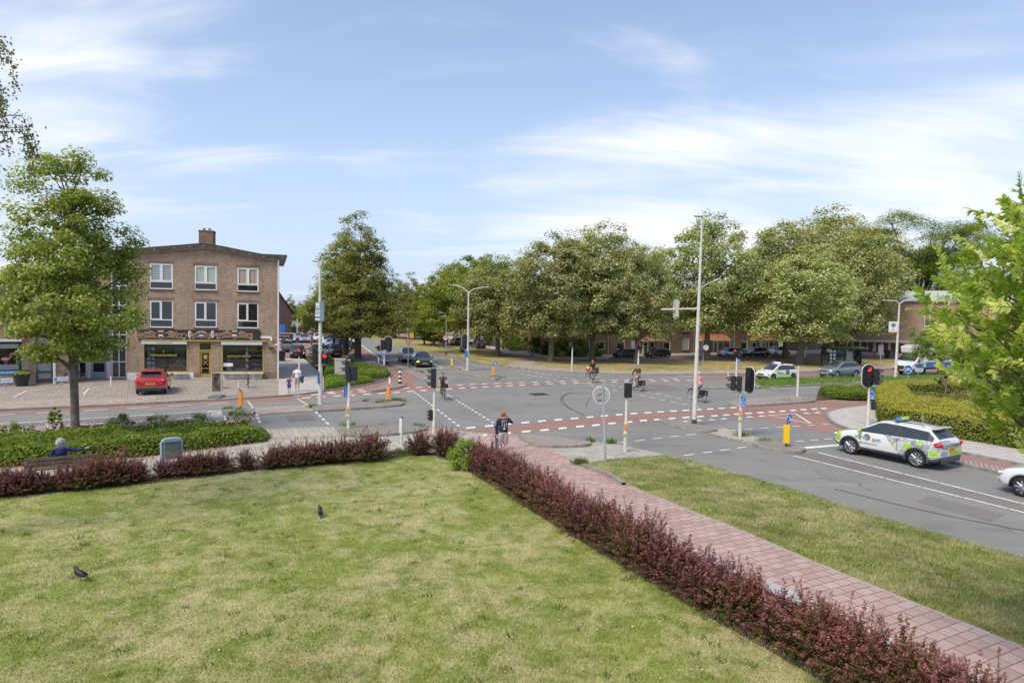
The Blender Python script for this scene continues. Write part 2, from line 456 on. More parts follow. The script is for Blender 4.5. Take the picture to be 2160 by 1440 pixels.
def m_leaf(name,stops,trans=0.35,gloss=0.0):
    m=bpy.data.materials.new(name);m.use_nodes=True;t=m.node_tree;t.nodes.clear()
    a=t.nodes.new('ShaderNodeAttribute');a.attribute_name='rnd'
    r=t.nodes.new('ShaderNodeValToRGB');t.links.new(a.outputs['Fac'],r.inputs[0])
    while len(r.color_ramp.elements)<len(stops):r.color_ramp.elements.new(0.5)
    for e,(p,c)in zip(r.color_ramp.elements,stops):e.position=p;e.color=(*c,1)
    oi=t.nodes.new('ShaderNodeObjectInfo');mr=t.nodes.new('ShaderNodeMapRange');t.links.new(oi.outputs['Random'],mr.inputs[0]);mr.inputs[3].default_value=0.84;mr.inputs[4].default_value=1.2
    hs=t.nodes.new('ShaderNodeHueSaturation');t.links.new(r.outputs[0],hs.inputs['Color']);t.links.new(mr.outputs[0],hs.inputs['Value'])
    m2=t.nodes.new('ShaderNodeMath');m2.operation='FRACT';m3=t.nodes.new('ShaderNodeMath');m3.operation='MULTIPLY';m3.inputs[1].default_value=7.3;t.links.new(oi.outputs['Random'],m3.inputs[0]);t.links.new(m3.outputs[0],m2.inputs[0])
    mh=t.nodes.new('ShaderNodeMapRange');t.links.new(m2.outputs[0],mh.inputs[0]);mh.inputs[3].default_value=0.487;mh.inputs[4].default_value=0.515;t.links.new(mh.outputs[0],hs.inputs['Hue']);r=hs
    d=t.nodes.new('ShaderNodeBsdfPrincipled');d.inputs['Roughness'].default_value=0.55;d.inputs['Specular IOR Level'].default_value=0.3
    tr=t.nodes.new('ShaderNodeBsdfTranslucent')
    mul=t.nodes.new('ShaderNodeMix');mul.data_type='RGBA';mul.blend_type='MULTIPLY';mul.inputs[0].default_value=1
    t.links.new(r.outputs[0],mul.inputs[6]);mul.inputs[7].default_value=(1.15,1.2,0.55,1)
    mx_=t.nodes.new('ShaderNodeMixShader');mx_.inputs[0].default_value=trans
    t.links.new(r.outputs[0],d.inputs['Base Color']);t.links.new(mul.outputs[2],tr.inputs[0])
    t.links.new(d.outputs[0],mx_.inputs[1]);t.links.new(tr.outputs[0],mx_.inputs[2])
    o=t.nodes.new('ShaderNodeOutputMaterial');t.links.new(mx_.outputs[0],o.inputs[0])
    MATS[name]=m
    return m
# ================================================================== SETTING
def chaikin(p,it=2,closed=True):
    for _ in range(it):
        q=[];n=len(p)
        for i in range(n if closed else n-1):
            a,b=p[i],p[(i+1)%n]
            q.append((a[0]*.75+b[0]*.25,a[1]*.75+b[1]*.25));q.append((a[0]*.25+b[0]*.75,a[1]*.25+b[1]*.75))
        if not closed:q=[p[0]]+q+[p[-1]]
        p=q
    return p
def W(pts,z=0.0):return[V2(x,y,z)for x,y in pts]
def inset(poly,d):
    n=len(poly)
    area=sum(poly[i][0]*poly[(i+1)%n][1]-poly[(i+1)%n][0]*poly[i][1]for i in range(n))
    if area<0:poly=poly[::-1]
    out=[]
    for i in range(n):
        a,b,c=Vector(poly[i-1]),Vector(poly[i]),Vector(poly[(i+1)%n])
        e1=(b-a).normalized();e2=(c-b).normalized()
        n1=Vector((-e1.y,e1.x));n2=Vector((-e2.y,e2.x));m=(n1+n2)
        m=m.normalized()if m.length>1e-6 else n1
        k=d/max(m.dot(n1),0.5)
        out.append(tuple(b+m*k))
    return out
def struct(name,mb,mats,label=None,smooth=None):
    o=mb.build(name,mats,None,smooth);o['kind']='structure'
    if label:o['label']=label
    return o
def sheet(name,poly,z,mtl,z0=None):
    mb=MB()
    if z0 is None:mb.face([(x,y,z)for x,y in poly])
    else:mb.prism(poly,z0,z)
    o=struct(name,mb,mtl)
    if z0 is None:
        if o.data.polygons[0].normal.z<0:o.data.flip_normals()
    return o
def inpoly(x,y,poly):
    c=np.zeros(len(x),bool);n=len(poly)
    for i in range(n):
        x1,y1=poly[i];x2,y2=poly[(i+1)%n]
        if y1==y2:continue
        c^=((y1>y)!=(y2>y))&(x<(x2-x1)*(y-y1)/(y2-y1)+x1)
    return c
def sample(poly,n,near=0.0,rg=rng):
    xs=[p[0]for p in poly];ys=[p[1]for p in poly];out=np.zeros((0,2))
    while len(out)<n:
        p=np.stack([rg.uniform(min(xs),max(xs),n*2),rg.uniform(min(ys),max(ys),n*2)],1)
        p=p[inpoly(p[:,0],p[:,1],poly)]
        if near:
            d=np.hypot(p[:,0],p[:,1]);p=p[rg.random(len(p))<np.minimum(1,(near/d)**2)]
        out=np.concatenate([out,p])
    return out[:n]
mb=MB();mb.face([(-1500,-60,-0.09),(1500,-60,-0.09),(1500,2400,-0.09),(-1500,2400,-0.09)])
struct('ground',mb,m_grass('far_ground',(0.12,0.15,0.05),(0.16,0.18,0.06),(0.24,0.2,0.1),0.5,9))
road=W([(-900,1010),(-900,880),(0,845),(600,825),(780,790),(762.5,728),(730,708),(700,694),(670,680),(652,667),(664,667),(692,687),(724,699),(764,709),(828,724),(915,745),(1060,764),(1160,776),(1320,779),(1700,774),(2600,742),(2900,1150),(2900,1440),(2160,1260),(1700,1090),(1402,1000),(1000,990),(560,935),(0,960)])
sheet('road',road,0.0,A_MAIN)
sheet('road',W([(-900,985),(-900,888),(0,862),(560,838),(760,826),(870,820),(900,860),(870,897),(560,912),(0,950)]),0.004,A_LEFT)
# brown strips of surface between the double lines
sheet('road_strip',W([(1674.7,960.5),(1725,953.7),(2160,1062),(2700,1197),(2700,1222),(2160,1080)]),0.004,A_DARK)
sheet('road_strip',W([(-400,925),(-400,909),(0,894),(467,865),(474,877),(0,904.4)]),0.008,A_DARK)
# red surfacing
band_n=[(965,908),(1030,899.5),(1108,892.5),(1212,883),(1306,875.5),(1421,867.5),(1547,860.5),(1640,851),(1722,840),(1765,838),(1856,840),(1856,856),(1774,861),(1748,867),(1745,875),(1756,888),(1794,903),(1850,918),(2014,949.5),(2160,980),(2500,1052),(2500,1078),(2160,994),(2021,967),(1900,945),(1754,915),(1651,894.4),(1560,877),(1507,877.5),(1417,883),(1291,893.5),(1148,908),(1029,919),(960,926)]
sheet('cycle_path',W(band_n),0.004,A_RED)
band_f=[(588,834),(640,830),(682,823.5),(740,816),(786,808),(817,799.5),(827,790),(823,782.5),(800,771),(765,763),(745,735),(715,708),(690,694),(655,671),(660,671),(701,695),(731,709),(762.5,729),(794.5,753),(840,776),(858,785),(880,797.5),(868,812),(976,812.5),(1150,807.5),(1312,802.8),(1450,799),(1540,789.5),(1900,779),(2500,757),(2500,764),(1900,787),(1600,796.5),(1536,799),(1453,802.5),(1312,806.3),(1150,811.5),(976,818.5),(866,826),(711,836),(640,841.5),(560,848),(410,854),(320,859),(0,876),(-900,912),(-900,900),(0,863),(260,852),(410,843.5),(500,839)]
sheet('cycle_path',W(band_f),0.008,A_RED)
# ---- paint
mk=MB();ZP=0.013
def dash(p0,p1,n,wdt,fill=0.5,z=ZP,offs=0.0):
    a,b=G(*p0,z),G(*p1,z);d=(b-a);L=d.length;d.normalize();q=Vector((-d.y,d.x,0))*wdt/2
    per=L/(n-1+fill)
    for i in range(n):
        s0=a+d*per*i;s1=s0+d*per*fill
        mk.face([s0-q,s1-q,s1+q,s0+q])
def block(pts,z=ZP):mk.face([G(x,y,z)for x,y in pts])
def chain(pts,n_each,wdt,fill=0.5):
    for a,b in zip(pts[:-1],pts[1:]):dash(a,b,n_each,wdt,fill)
def pblocks(pts,hw,hh=1.6,sk=0.25):
    """blocks of a cycle crossing: long side along the road"""
    for k,(x,y)in enumerate(pts):
        c=G(x,y,ZP)
        nx=pts[min(k+1,len(pts)-1)];pv=pts[max(k-1,0)]
        d=(G(*nx,ZP)-G(*pv,ZP)).normalized();e=Vector((-d.y,d.x,0));s=d*sk
        mk.face([c-d*hw-e*hh-s,c+d*hw-e*hh-s,c+d*hw+e*hh+s,c-d*hw+e*hh+s])
lo=[(1028.7,917),(1068,913.5),(1110,909.6),(1148.5,906.5),(1187,902.7),(1223.5,899),(1257,896),(1291,892.5),(1326,889.5),(1357,886.5),(1387,884.5),(1417.5,882),(1447,880),(1478,878),(1507,876.7),(1532,875),(1555,873),(1579,871.3),(1604,869.8),(1628,868.3),(1650.4,866.8),(1673.7,865),(1695,863.6),(1717.5,862.2),(1738,861)]
up=[(993.3,901.5),(1032,897.8),(1071,894.2),(1108,890.8),(1143,887.5),(1177.7,884.8),(1212,882),(1244.4,879.2),(1275,876.7),(1306,874),(1337,871.7),(1366.5,870),(1393.5,868.3),(1420.6,866.5),(1447,865),(1473,863.7),(1498,862.2),(1522.7,860.8),(1546.7,859.4)]
pblocks(lo,0.25,0.2,0.14);pblocks(up,0.25,0.2,0.14)
lo2=[(646,838.5),(678,836.8),(711,834.6),(742,833),(774,831),(805.6,829),(836,827),(866,825),(893,823.3),(921,821.6),(948,820),(974.6,818.4),(999,817),(1023.5,815.6),(1050,814.2),(1076,813),(1101.7,811.8),(1131,810.4),(1160,809.3),(1189,808.4),(1216,807.7),(1243,807),(1270,806.5),(1296,805.7),(1323,804.9),(1350,804.2),(1378,803.5),(1405,802.9),(1429,802.4),(1453,802)]
up2=[(627,833.5),(665,831.8),(700.4,829.4),(735,827.4),(765,825.6)]
up3=[(856,818.3),(884,816.6),(912,815),(941,813.4),(970,811.8),(996,810.6),(1022,809.5),(1048,808.4),(1074,807.4),(1100,806.6),(1128,805.7),(1156,805),(1185,804.2),(1214,803.6),(1243,803),(1270,802.5),(1297,801.9),(1322,801.3),(1347,800.7),(1373,800.2),(1398,799.6),(1424,799)]
pblocks(lo2,0.27,0.2,0.16);pblocks(up2,0.27,0.2,0.16);pblocks(up3,0.27,0.17,0.14)
pblocks([(696,826.5),(730,824),(760,821.8)],0.25,0.18,0.1)
dash((875,827),(969,899),14,0.13);dash((944,832),(1041,891.5),14,0.13)
dash((523,846),(534,860),4,0.13,0.6);dash((541,873),(548,891),3,0.13,0.6)
dash((628,840.5),(648,853.5),4,0.13,0.6);dash((665.5,868),(693,894.5),4,0.13,0.6)
dash((1100,781),(1214,800),8,0.13);dash((1098,787.5),(1190,803.5),7,0.13)
dash((1240,803.5),(1462,845),12,0.12);dash((1228,808),(1476,859),13,0.12)
dash((1300,934),(1467,915),5,0.11,0.55);dash((1402,966),(1574,942),5,0.11,0.55)
dash((1536,907.5),(1749,894),7,0.11,0.5);dash((1648,932.8),(1755,924.5),4,0.11,0.55)
block([(1692,942.3),(1768,936.6),(1772,939.6),(1701,946.2)])
def longline(p0,p1,n,wdt,z=ZP):dash(p0,p1,n,wdt,0.965,z)
longline((1674.7,960.5),(2500,1164),9,0.11);longline((1725,953.7),(2500,1147),9,0.11)
longline((-500,929),(0,904.4),3,0.12);longline((0,904.4),(472,877),8,0.12)
longline((-500,912),(0,894),3,0.12);longline((0,894),(467,865),8,0.12)
dash((-140,882),(482,849.5),7,0.14,0.55)
block([(473,877),(487.5,877.5),(486,893),(472,893)])
longline((1630,819.6),(1815,812),2,0.14);longline((1815,812),(2400,783),3,0.14)
longline((762.8,728),(800,755.5),3,0.16);longline((700,694.5),(760,726.5),3,0.16);longline((800,755.5),(812,763),1,0.16)
dash((1430,791),(1459,795),2,0.14,0.9);dash((784,716.5),(911,749.6),16,0.12)
dash((911,749.6),(1000,768),5,0.12);dash((1000,770),(1096,783),8,0.12)
longline((910,765.5),(936,776.5),1,0.14);longline((872,776.5),(938,776),1,0.25)
longline((820,781.8),(845,781.5),1,0.12)
longline((882,794),(897,804),1,0.12);longline((897,804),(898,795),1,0.12)
for x,y in((1445,888),(1475,886),(1502,884.5),(1528,882.5),(1582,878.7),(1607.6,877),(1702,871),(1725,869.4)):
    block([(x-10,y+1.3),(x+10,y+1.3),(x-1,y-1.4)])
for a,b in(((1619,875.6),(1677.6,871.5)),((1677.6,871.5),(1710.7,893)),((1619,875.6),(1710.7,893))):longline(a,b,1,0.10)
for a,b in(((28,838),(58,823)),((176,831),(188,819)),((172,819),(188,819))):
    p,q=G(*a,0.1),G(*b,0.1);d=(q-p).normalized();e=Vector((-d.y,d.x,0))*0.05
    mk.face([p-e,q-e,q+e,p+e])
struct('road_markings',mk,WHITE_LINE)
# worn hatching before the small island
mb=MB()
for a,b,c in(((395,883),(467,866),(440,867)),((470,876),(467,866),(380,882))):mb.face([G(*a,0.0115),G(*b,0.0115),G(*c,0.0115)])
n=NB('worn_paint');WORN=n.out(n.mix(n.ramp(n.noise(2.5,6,0.7),[(0.38,0.0),(0.6,1.0)]),(0.22,0.225,0.225),(0.52,0.52,0.5)),0.8)
struct('worn_markings',mb,WORN)
# tar seams, skid marks, covers
mb=MB();TAR=mat('tar',(0.075,0.075,0.078),0.8,vary=0.5,vscale=2)
def strip(pts,wdt,z):
    P=[G(x,y,z)for x,y in chaikin(pts,2,False)]
    for a,b in zip(P[:-1],P[1:]):
        d=(b-a).normalized();e=Vector((-d.y,d.x,0))*wdt/2
        mb.face([a-e,b-e,b+e,a+e])
for off in(0,5):
    strip([(1253+off,829),(1206+off,826.5),(1188,833+off*.3),(1181+off,842),(1186+off,850),(1197,858+off*.4),(1212,866),(1232,875)],0.05,0.0105)
strip([(1236,857),(1240,842),(1254,838)],0.04,0.0105)
strip([(335,905),(356,897),(377,886)],0.05,0.0145);strip([(382,905),(404,894),(428,882)],0.05,0.0145)
strip([(1760,1030),(1960,1080),(2160,1118)],0.05,0.0105)
strip([(561,906),(704,900)],0.05,0.0145);strip([(540,875),(664,867)],0.04,0.0145);strip([(500,870),(560,873),(660,866)],0.04,0.0145)
struct('road_seams',mb,TAR)
mb=MB();c=G(1137,831,0.012)
for x,y,sx,sy in((1137,831,1.2,1.0),(1910,810.5,1.0,0.8)):
    c=G(x,y,0.014);mb.box(c,(sx,sy,0.02),ROAD_L)
    for k in range(5):mb.box(c+Vector((0,-sy/2+sy*(k+.5)/5,0.012)),(sx*.85,0.03,0.006),ROAD_L)
tag(mb.build('manhole_cover',mat('cast_iron',(0.06,0.05,0.045),0.7,0.4)),None,None,kind='structure')
for i,pts in enumerate(([(1335,812),(1395,809),(1440,822),(1375,826)],[(600,877),(655,873),(668,886),(612,890)],[(1960,1045),(2120,1085),(2090,1100),(1935,1058)],[(150,886),(250,880),(262,887),(160,893)])):
    sheet('road_patch',W(pts),0.0085 if i in(1,3)else 0.0055,A_DARK)
# ---- raised islands
def island(poly,tile,h=0.12,it=1,kerb=0.14,name='traffic_island'):
    p=chaikin(poly,it)if it else poly
    w_=W(p,h)
    mb=MB();mb.prism(w_,-0.03,h);ins=inset(w_,kerb)
    o=mb.build('kerb',KERB);o['kind']='structure'
    mb=MB();mb.prism(ins,-0.02,h+0.006)
    o2=mb.build(name,tile);o2['kind']='structure'
    return ins
I1=island([(1088,916),(1105,914),(1243,929),(1249,934),(1228,939),(1140,940),(1120,934)],T_COBBLE)
I2=island([(1389,884),(1394,881.5),(1408,882),(1525,903.5),(1482,911),(1394,889)],T_ISLE)
I3=island([(1586,937),(1602,927),(1650,931.5),(1694,941),(1702,946.5),(1686,952.5),(1642,950.5)],T_ISLE)
sheet('refuge_paving',W([(1480,911.5),(1527,903.5),(1564,914),(1604,925),(1588,938)]),0.03,T_GREY,-0.02)
I4=island([(1533,851),(1545,844),(1572,839),(1619,836),(1680,833.5),(1712,839),(1723,845),(1677,848.7),(1580,854.6),(1557,855)],T_COBBLE)
I5=island([(1443,815),(1461,811.5),(1545,810),(1590,808),(1614,817),(1560,818.5),(1453,818)],T_ISLE)
I6=island([(654,853),(660,851.5),(768,846.3),(842,844.3),(856,848.5),(840,854),(765,859),(672,865.5),(666,863)],T_ISLE)
I7=island([(704,897),(710,895.5),(862,895.5),(896,899.5),(901,903),(869,911),(725,921)],T_ISLE)
I8=island([(466,866),(482,861),(527,859.5),(539,867),(528,873),(482,872.5)],T_ISLE)
I9=island([(777,821.5),(800,816),(827,807.5),(850,808),(857,813),(832,818),(786,824)],T_ISLE)
I10=island([(813,763),(822,761),(866,776),(890,786),(899,797),(895,803),(872,792),(850,780)],T_ISLE)
I11=island([(938,777),(950,773),(972,775),(973,778.5),(945,778)],T_ISLE)
I12=island([(963,783),(987,780),(1030,786.5),(1057,796.5),(1040,799.5),(1001,793.5)],T_ISLE)
sheet('refuge_paving',W([(535,860),(654,854),(664,866.5),(541,874)]),0.02,T_BEIGE,-0.02)
sheet('refuge_paving',W([(948,773),(972,774.5),(990,780.5),(964,783.5)]),0.02,T_BEIGE,-0.02)
# ---- pavements
def kerbline(pts,z=0.11,wdt=0.15,it=1):
    P=[G(x,y,z)for x,y in(chaikin(pts,it,False)if it else pts)]
    mb=MB();L=[];Rr=[]
    for i,p in enumerate(P):
        a=P[max(i-1,0)];b=P[min(i+1,len(P)-1)];d=(b-a).normalized();e=Vector((-d.y,d.x,0))*wdt/2
        L.append(p+e);Rr.append(p-e)
    for i in range(len(P)-1):
        gap=0.01
        mb.face([Rr[i],Rr[i+1],L[i+1],L[i]])
        for S,flip in((L,0),(Rr,1)):
            q=[S[i],S[i+1],Vector((S[i+1].x,S[i+1].y,-0.03)),Vector((S[i].x,S[i].y,-0.03))]
            mb.face(q if flip else q[::-1])
    return struct('kerb',mb,KERB)
# left plaza before the shops
plaza=W([(-900,905),(0,862),(260,851),(410,843),(500,838.5),(588,833),(588,797),(268,800),(100,800),(-900,830)],0.08)
sheet('plaza',plaza,0.08,T_PLAZA,-0.03)
sheet('plaza_edge',W([(-900,905),(0,862),(260,851),(330,847.5),(330,836),(260,838),(0,846),(-900,885)],0.085),0.085,T_BEIGE)
kerbline([(-900,906),(0,863),(260,852),(410,844),(500,839.3),(588,834),(640,829.5),(683,822.5),(740,815.5),(786,807.5),(817,799),(827,790),(823,783),(800,772),(765,763.5),(745,736),(715,709)],0.10,0.15,1)
sheet('side_pavement',W([(588,833),(640,829),(683,822),(683,795),(671,783),(657,770),(642,756.5),(588,755)],0.09),0.09,T_LIGHT,-0.03)
sheet('car_park',W([(560,755),(642,756),(700,757),(757,752),(745,736),(715,708),(690,694),(655,676),(560,690)]),0.03,T_BRICKPAVE,-0.03)
bed=W([(644,756.5),(657,770),(671,783),(684,795),(684,821.5),(740,815),(786,807),(816,798.5),(826,790),(822,783),(800,772.5),(768,764),(757,751),(700,757)],0.1)
sheet('flower_bed',bed,0.1,SOIL,-0.03)
# near pavements
sheet('pavement',W([(-900,1090),(-900,985),(0,925),(561,905),(704,899),(726,921),(860,912),(905,902),(1000,912),(1075,918),(1154,942),(1247,931),(1290,934),(1403,959),(1293,969),(1224,980),(1100,985),(1000,1000),(900,985),(300,1035)]),0.012,T_GREY,-0.03)
sheet('red_paving',W([(905,903),(965,905),(960,926),(1030,919),(1088,916.5),(1154,943),(1000,960),(900,925)]),0.017,T_PINK)
path=W([(1030,915),(1090,917),(1154,943),(1227,982),(1315.5,1018),(1400,1052),(1460,1077),(1578,1123),(1725,1186),(1858,1240),(2000,1297),(2160,1362),(2700,1590),(2700,1790),(1678,1263),(1567,1212),(1200,1043),(1040,966),(1000,945)])
sheet('path',path,0.022,T_PINK,-0.03)
pe=MB()
for a,b,wd in(((1020,955),(1200,1043),.16),((1200,1043),(1567,1211),.3),((1567,1211),(1678,1260),.45),((1678,1260),(2300,1560),.4),((1400,1054),(1725,1188),.05),((1725,1188),(2300,1424),.05)):
    p,q=G(*a,0.026),G(*b,0.026);d=(q-p).normalized();e=Vector((-d.y,d.x,0))*wd/2
    pe.face([p-e,q-e,q+e,p+e])
struct('path_edging',pe,mat('pale_edging',(0.36,0.37,0.36),0.9,vary=0.25,vscale=2))
# right pavement and hedge corner
sheet('pavement',W([(1745,872),(1748,867),(1774,861),(1813,855.5),(1860,852),(1900,890),(2018,922),(2160,946),(2500,1010),(2500,1052),(2160,976),(2014,948),(1880,922),(1794,903),(1756,888)],0.1),0.1,T_LIGHT,-0.03)
kerbline([(2500,1054),(2160,977),(2014,949),(1880,923),(1794,904),(1756,889),(1744,874),(1750,866),(1774,860.5),(1813,855),(1856,853)],0.11)
kt=W([(1960,958),(2021,966.5),(2160,993.5),(2500,1077),(2500,1100),(2160,1007),(2014,973)],0.1)
sheet('verge_strip',kt,0.1,T_COBBLE,-0.03);kerbline([(1960,959),(2014,972.5),(2160,1006),(2500,1099)],0.11)
# far side pavement, crossing path, side street, houses' pavement
sheet('far_pavement',W([(1064,770),(1100,775),(1147,779),(1204,783),(1320,787.5),(1405,788.5),(1640,785.5),(1810,779),(2500,755),(2500,742),(1810,772),(1640,779),(1405,781.5),(1320,782),(1195,778.5),(1124,768),(1139,757.5),(1104,756)],0.08),0.08,T_BEIGE,-0.03)
kerbline([(764,710.5),(828,726),(869,735),(960,754),(1008,765),(1072,773),(1147,780.5),(1204,784),(1320,788.5),(1405,789.5),(1640,786.5),(1810,780),(2500,756)],0.10)
sheet('side_street',W([(860,712),(960,727),(1028,735),(1104,757),(1139,758.5),(1260,762.5),(1560,759.5),(1830,756),(2500,742),(2500,726),(1830,738),(1560,743),(1293,748),(1170,752),(1075,744),(1037,733),(950,716),(840,700),(720,690),(700,684),(690,684),(740,700)]),0.03,T_BRICKPAVE,-0.03)
sheet('side_pavement',W([(1037,735),(1075,746.5),(1147,752.7),(1170,754.5),(1272,757),(1293,752),(1410,749.5),(1660,747),(1830,742),(2500,726),(2500,716),(1830,734),(1660,740),(1293,744),(1100,738),(1020,722),(940,708),(940,712)],0.1),0.1,T_LIGHT,-0.03)
fv=W([(764,709.5),(828,724.5),(869,734),(960,752.5),(1008,763.5),(1064,769),(1104,756.5),(1028,735.5),(960,728),(860,713),(740,700.5),(724,699)],0.06)
sheet('verge',fv,0.06,FARGRASS,-0.03)
fg=W([(1139,758),(1124,768),(1195,778.5),(1320,782),(1405,781.5),(1640,779),(1810,772),(2500,742),(2500,738),(1830,756),(1560,759.5),(1260,763)],0.06)
sheet('green',fg,0.06,FARGRASS,-0.03)
md=W([(1590,807),(1613,816.5),(1700,811),(1813,806),(1990,800),(2500,772),(2500,764),(1990,790.5),(1815,796),(1676,798),(1600,801.5)],0.1)
sheet('median_grass',md,0.1,VERGE,-0.03);kerbline([(1588,808),(1613,817.5),(1700,812),(1813,807),(1990,801),(2500,773)],0.11)
# lawn and near verge
LAWN_P=W([(-700,1110),(0,1047),(280,1020),(540,990),(830,962),(930,960),(975,972),(1077,1040),(1174,1102),(1277,1162),(1388,1222),(1511,1292),(1622,1350),(1747,1420),(2300,1760),(1500,3600),(-1200,3600),(-2200,1500)],0.04)
sheet('lawn',LAWN_P,0.04,LAWN,-0.03)
VERGE_P=W([(1224,979),(1293,968),(1401,960),(1460,971),(1700,1039),(1844,1086),(2000,1130),(2160,1176),(2900,1440),(2900,1680),(2160,1359),(2000,1295),(1858,1238),(1725,1184),(1578,1121),(1460,1075),(1315,1016)],0.04)
sheet('verge',VERGE_P,0.04,VERGE,-0.03)
kerbline([(1231,978),(1262,988),(1292,1000),(1316,1017)],0.12,0.14)
kerbline([(1224,981),(1293,970),(1402,961.5),(1460,972.5),(1700,1040.5),(1844,1088),(2160,1178),(2900,1443)],0.05,0.12)
hb=MB()
for pts,wd in(([(-300,1068),(0,1040),(280,1015),(540,985),(830,958),(900,952)],1.0),([(925,952),(985,974),(1077,1028),(1174,1086),(1277,1146),(1388,1208),(1511,1278),(1622,1336),(1747,1404),(2300,1700)],0.95)):
    P=[G(x,y,0.05)for x,y in pts]
    for i,(a,b)in enumerate(zip(P[:-1],P[1:])):
        d=(b-a).normalized();e=Vector((-d.y,d.x,0))*wd/2
        hb.face([a-e-d*.05,b-e,b+e,a+e-d*.05])if i==0 else hb.face([a-e,b-e,b+e,a+e])
struct('hedge_soil',hb,SOIL)
bedL=W([(-700,1020),(-700,945),(0,925),(120,918),(500,905),(556,908),(570,920),(560,930),(300,962),(0,985)],0.05)
sheet('planting_bed',bedL,0.05,SOIL,-0.03)
bedR=W([(1722,842),(1765,840),(1852,843),(1850,856),(1855,900),(2018,926),(2160,950),(2900,1090),(2900,830),(1990,815),(1850,818),(1760,820),(1725,826)],0.08)
sheet('planting_bed',bedR,0.08,SOIL,-0.03)
# weeds and fallen blossom along the kerbs (stuff)
def scatter_blades(name,pts,z,hgt_,wid,mtl,label,lean=0.5,per=1,spread=0.02,rg=rng):
    pts=np.repeat(pts,per,axis=0)+rg.normal(0,spread,(len(pts)*per,2))
    n=len(pts);a=rg.uniform(0,2*PI,n);h=hgt_*(0.5+rg.random(n));ww=wid*(0.7+0.6*rg.random(n))
    b=np.stack([pts[:,0],pts[:,1],np.full(n,z)],1);t=np.stack([np.cos(a),np.sin(a),np.zeros(n)],1)
    l=rg.uniform(0,2*PI,n);tip=b+np.stack([np.cos(l)*h*lean*rg.random(n),np.sin(l)*h*lean*rg.random(n),h],1)
    v=np.empty((n,3,3));v[:,0]=b-t*ww[:,None];v[:,1]=b+t*ww[:,None];v[:,2]=tip
    fr=np.sin(pts[:,0]*1.7+np.sin(pts[:,1]*1.1)*2)*np.sin(pts[:,1]*1.9+1)*0.5+0.5
    o=fast_mesh(name,v.reshape(-1,3),0,3,mtl,None,np.clip(rg.random(n)*0.6+fr*0.4,0,1))
    return tag(o,label,'grass',kind='stuff')
G_BLADE=m_blade('grass_blade',*GR1);G_BLADE2=m_blade('verge_blade',*GR2)
G_WEED=m_leaf('weed_blade',[(0,(0.10,0.17,0.03)),(0.6,(0.17,0.25,0.05)),(1,(0.3,0.34,0.10))],0.35)
vis=W([(-60,1010),(1000,940),(1900,1500),(1900,1500),(-60,1500)])
lp=sample(LAWN_P,420000,10.0);lp=lp[(lp[:,1]>8)&(abs(lp[:,0])<lp[:,1]*0.9+1)]
scatter_blades('grass',lp,0.035,0.045,0.006,G_BLADE,'short mown lawn grass, green with straw coloured dry patches',1.3)
vp=sample(VERGE_P,170000,14.0)
scatter_blades('grass',vp,0.035,0.06,0.008,G_BLADE2,'dry patchy grass on the verge between path and road',1.3)
cc_=sample(LAWN_P,240,16.0);ca=cc_.repeat(16,0)+rng.normal(0,.06,(len(cc_)*16,2))
scatter_blades('lawn_weeds',ca,0.035,0.09,0.012,G_WEED,'darker clumps of coarse grass and weeds dotted over the lawn',1.2)
mp_=sample(md,15000,40.0)
scatter_blades('grass',mp_,0.09,0.22,0.02,G_WEED,'rough green grass on the median beyond the junction',0.8)
wp=[]
for(x,y,s,k)in((736,902,.35,260),(660,860,.3,140),(810,851,.35,150),(770,849,.2,70),(797,853,.3,140),(835,846,.35,150),(845,848,.3,130),(1288,935,.25,150),(1562,920,.3,170),(1612,934,.3,100),(1245,932,.2,120),(882,902,.4,120),(884,786,.5,140),(860,777,.5,120),(482,864,.3,80),(500,868,.3,90),(1224,979,.3,300),(1585,801,.6,100),(1047,797,.7,160),(1660,848,.5,80),(1700,847,.5,90),(849,958,.3,200)):
    c=V2(x,y);wp.append(rng.normal(0,s,(k,2))*0.5+c)
scatter_blades('weeds',np.concatenate(wp),0.02,0.2,0.018,G_WEED,'tufts of weeds growing from the islands and kerbs',0.7)
lt=[]
for pts in([(260,853),(500,840)],[(725,921),(869,912),(901,904)],[(672,867),(765,860),(858,852)],[(727,818),(826,800)],[(1104,940),(1230,941),(1250,936)],[(1400,891),(1520,922),(1690,957)],[(1746,876),(1770,900)],[(2021,951),(2160,978)],[(830,820),(858,814)],[(975,790),(1037,801)],[(1530,856),(1600,855)],[(1236,985),(1316,1022)],[(985,985),(1174,1100),(1511,1290),(1747,1418)],[(0,1045),(540,990),(830,962)],[(570,915),(560,932),(300,968),(0,990)],[(1450,820),(1610,819),(1813,808)],[(556,926),(726,922)]):
    for a,b in zip(pts[:-1],pts[1:]):
        A,B=np.array(V2(*a)),np.array(V2(*b));L=np.linalg.norm(B-A);k=int(L*60)
        t=rng.random(k)[:,None];lt.append(A+(B-A)*t+rng.normal(0,.09,(k,2)))
lt=np.concatenate(lt);n_=len(lt)
P3=np.column_stack([lt,np.full(n_,0.055)]);nn_=rng.normal(0,.25,(n_,3));nn_[:,2]=1;nn_/=np.linalg.norm(nn_,axis=1)[:,None]
o=fast_mesh('leaf_litter',leaf_quads(P3,nn_,0.07,0.05,rng),0,4,m_leaf('litter_leaf',[(0,(0.26,0.12,0.04)),(0.5,(0.50,0.27,0.07)),(1,(0.6,0.42,0.14))],0.1),None,rng.random(n_))
tag(o,'fallen brown blossom and leaves along the kerbs','leaf litter',kind='stuff')
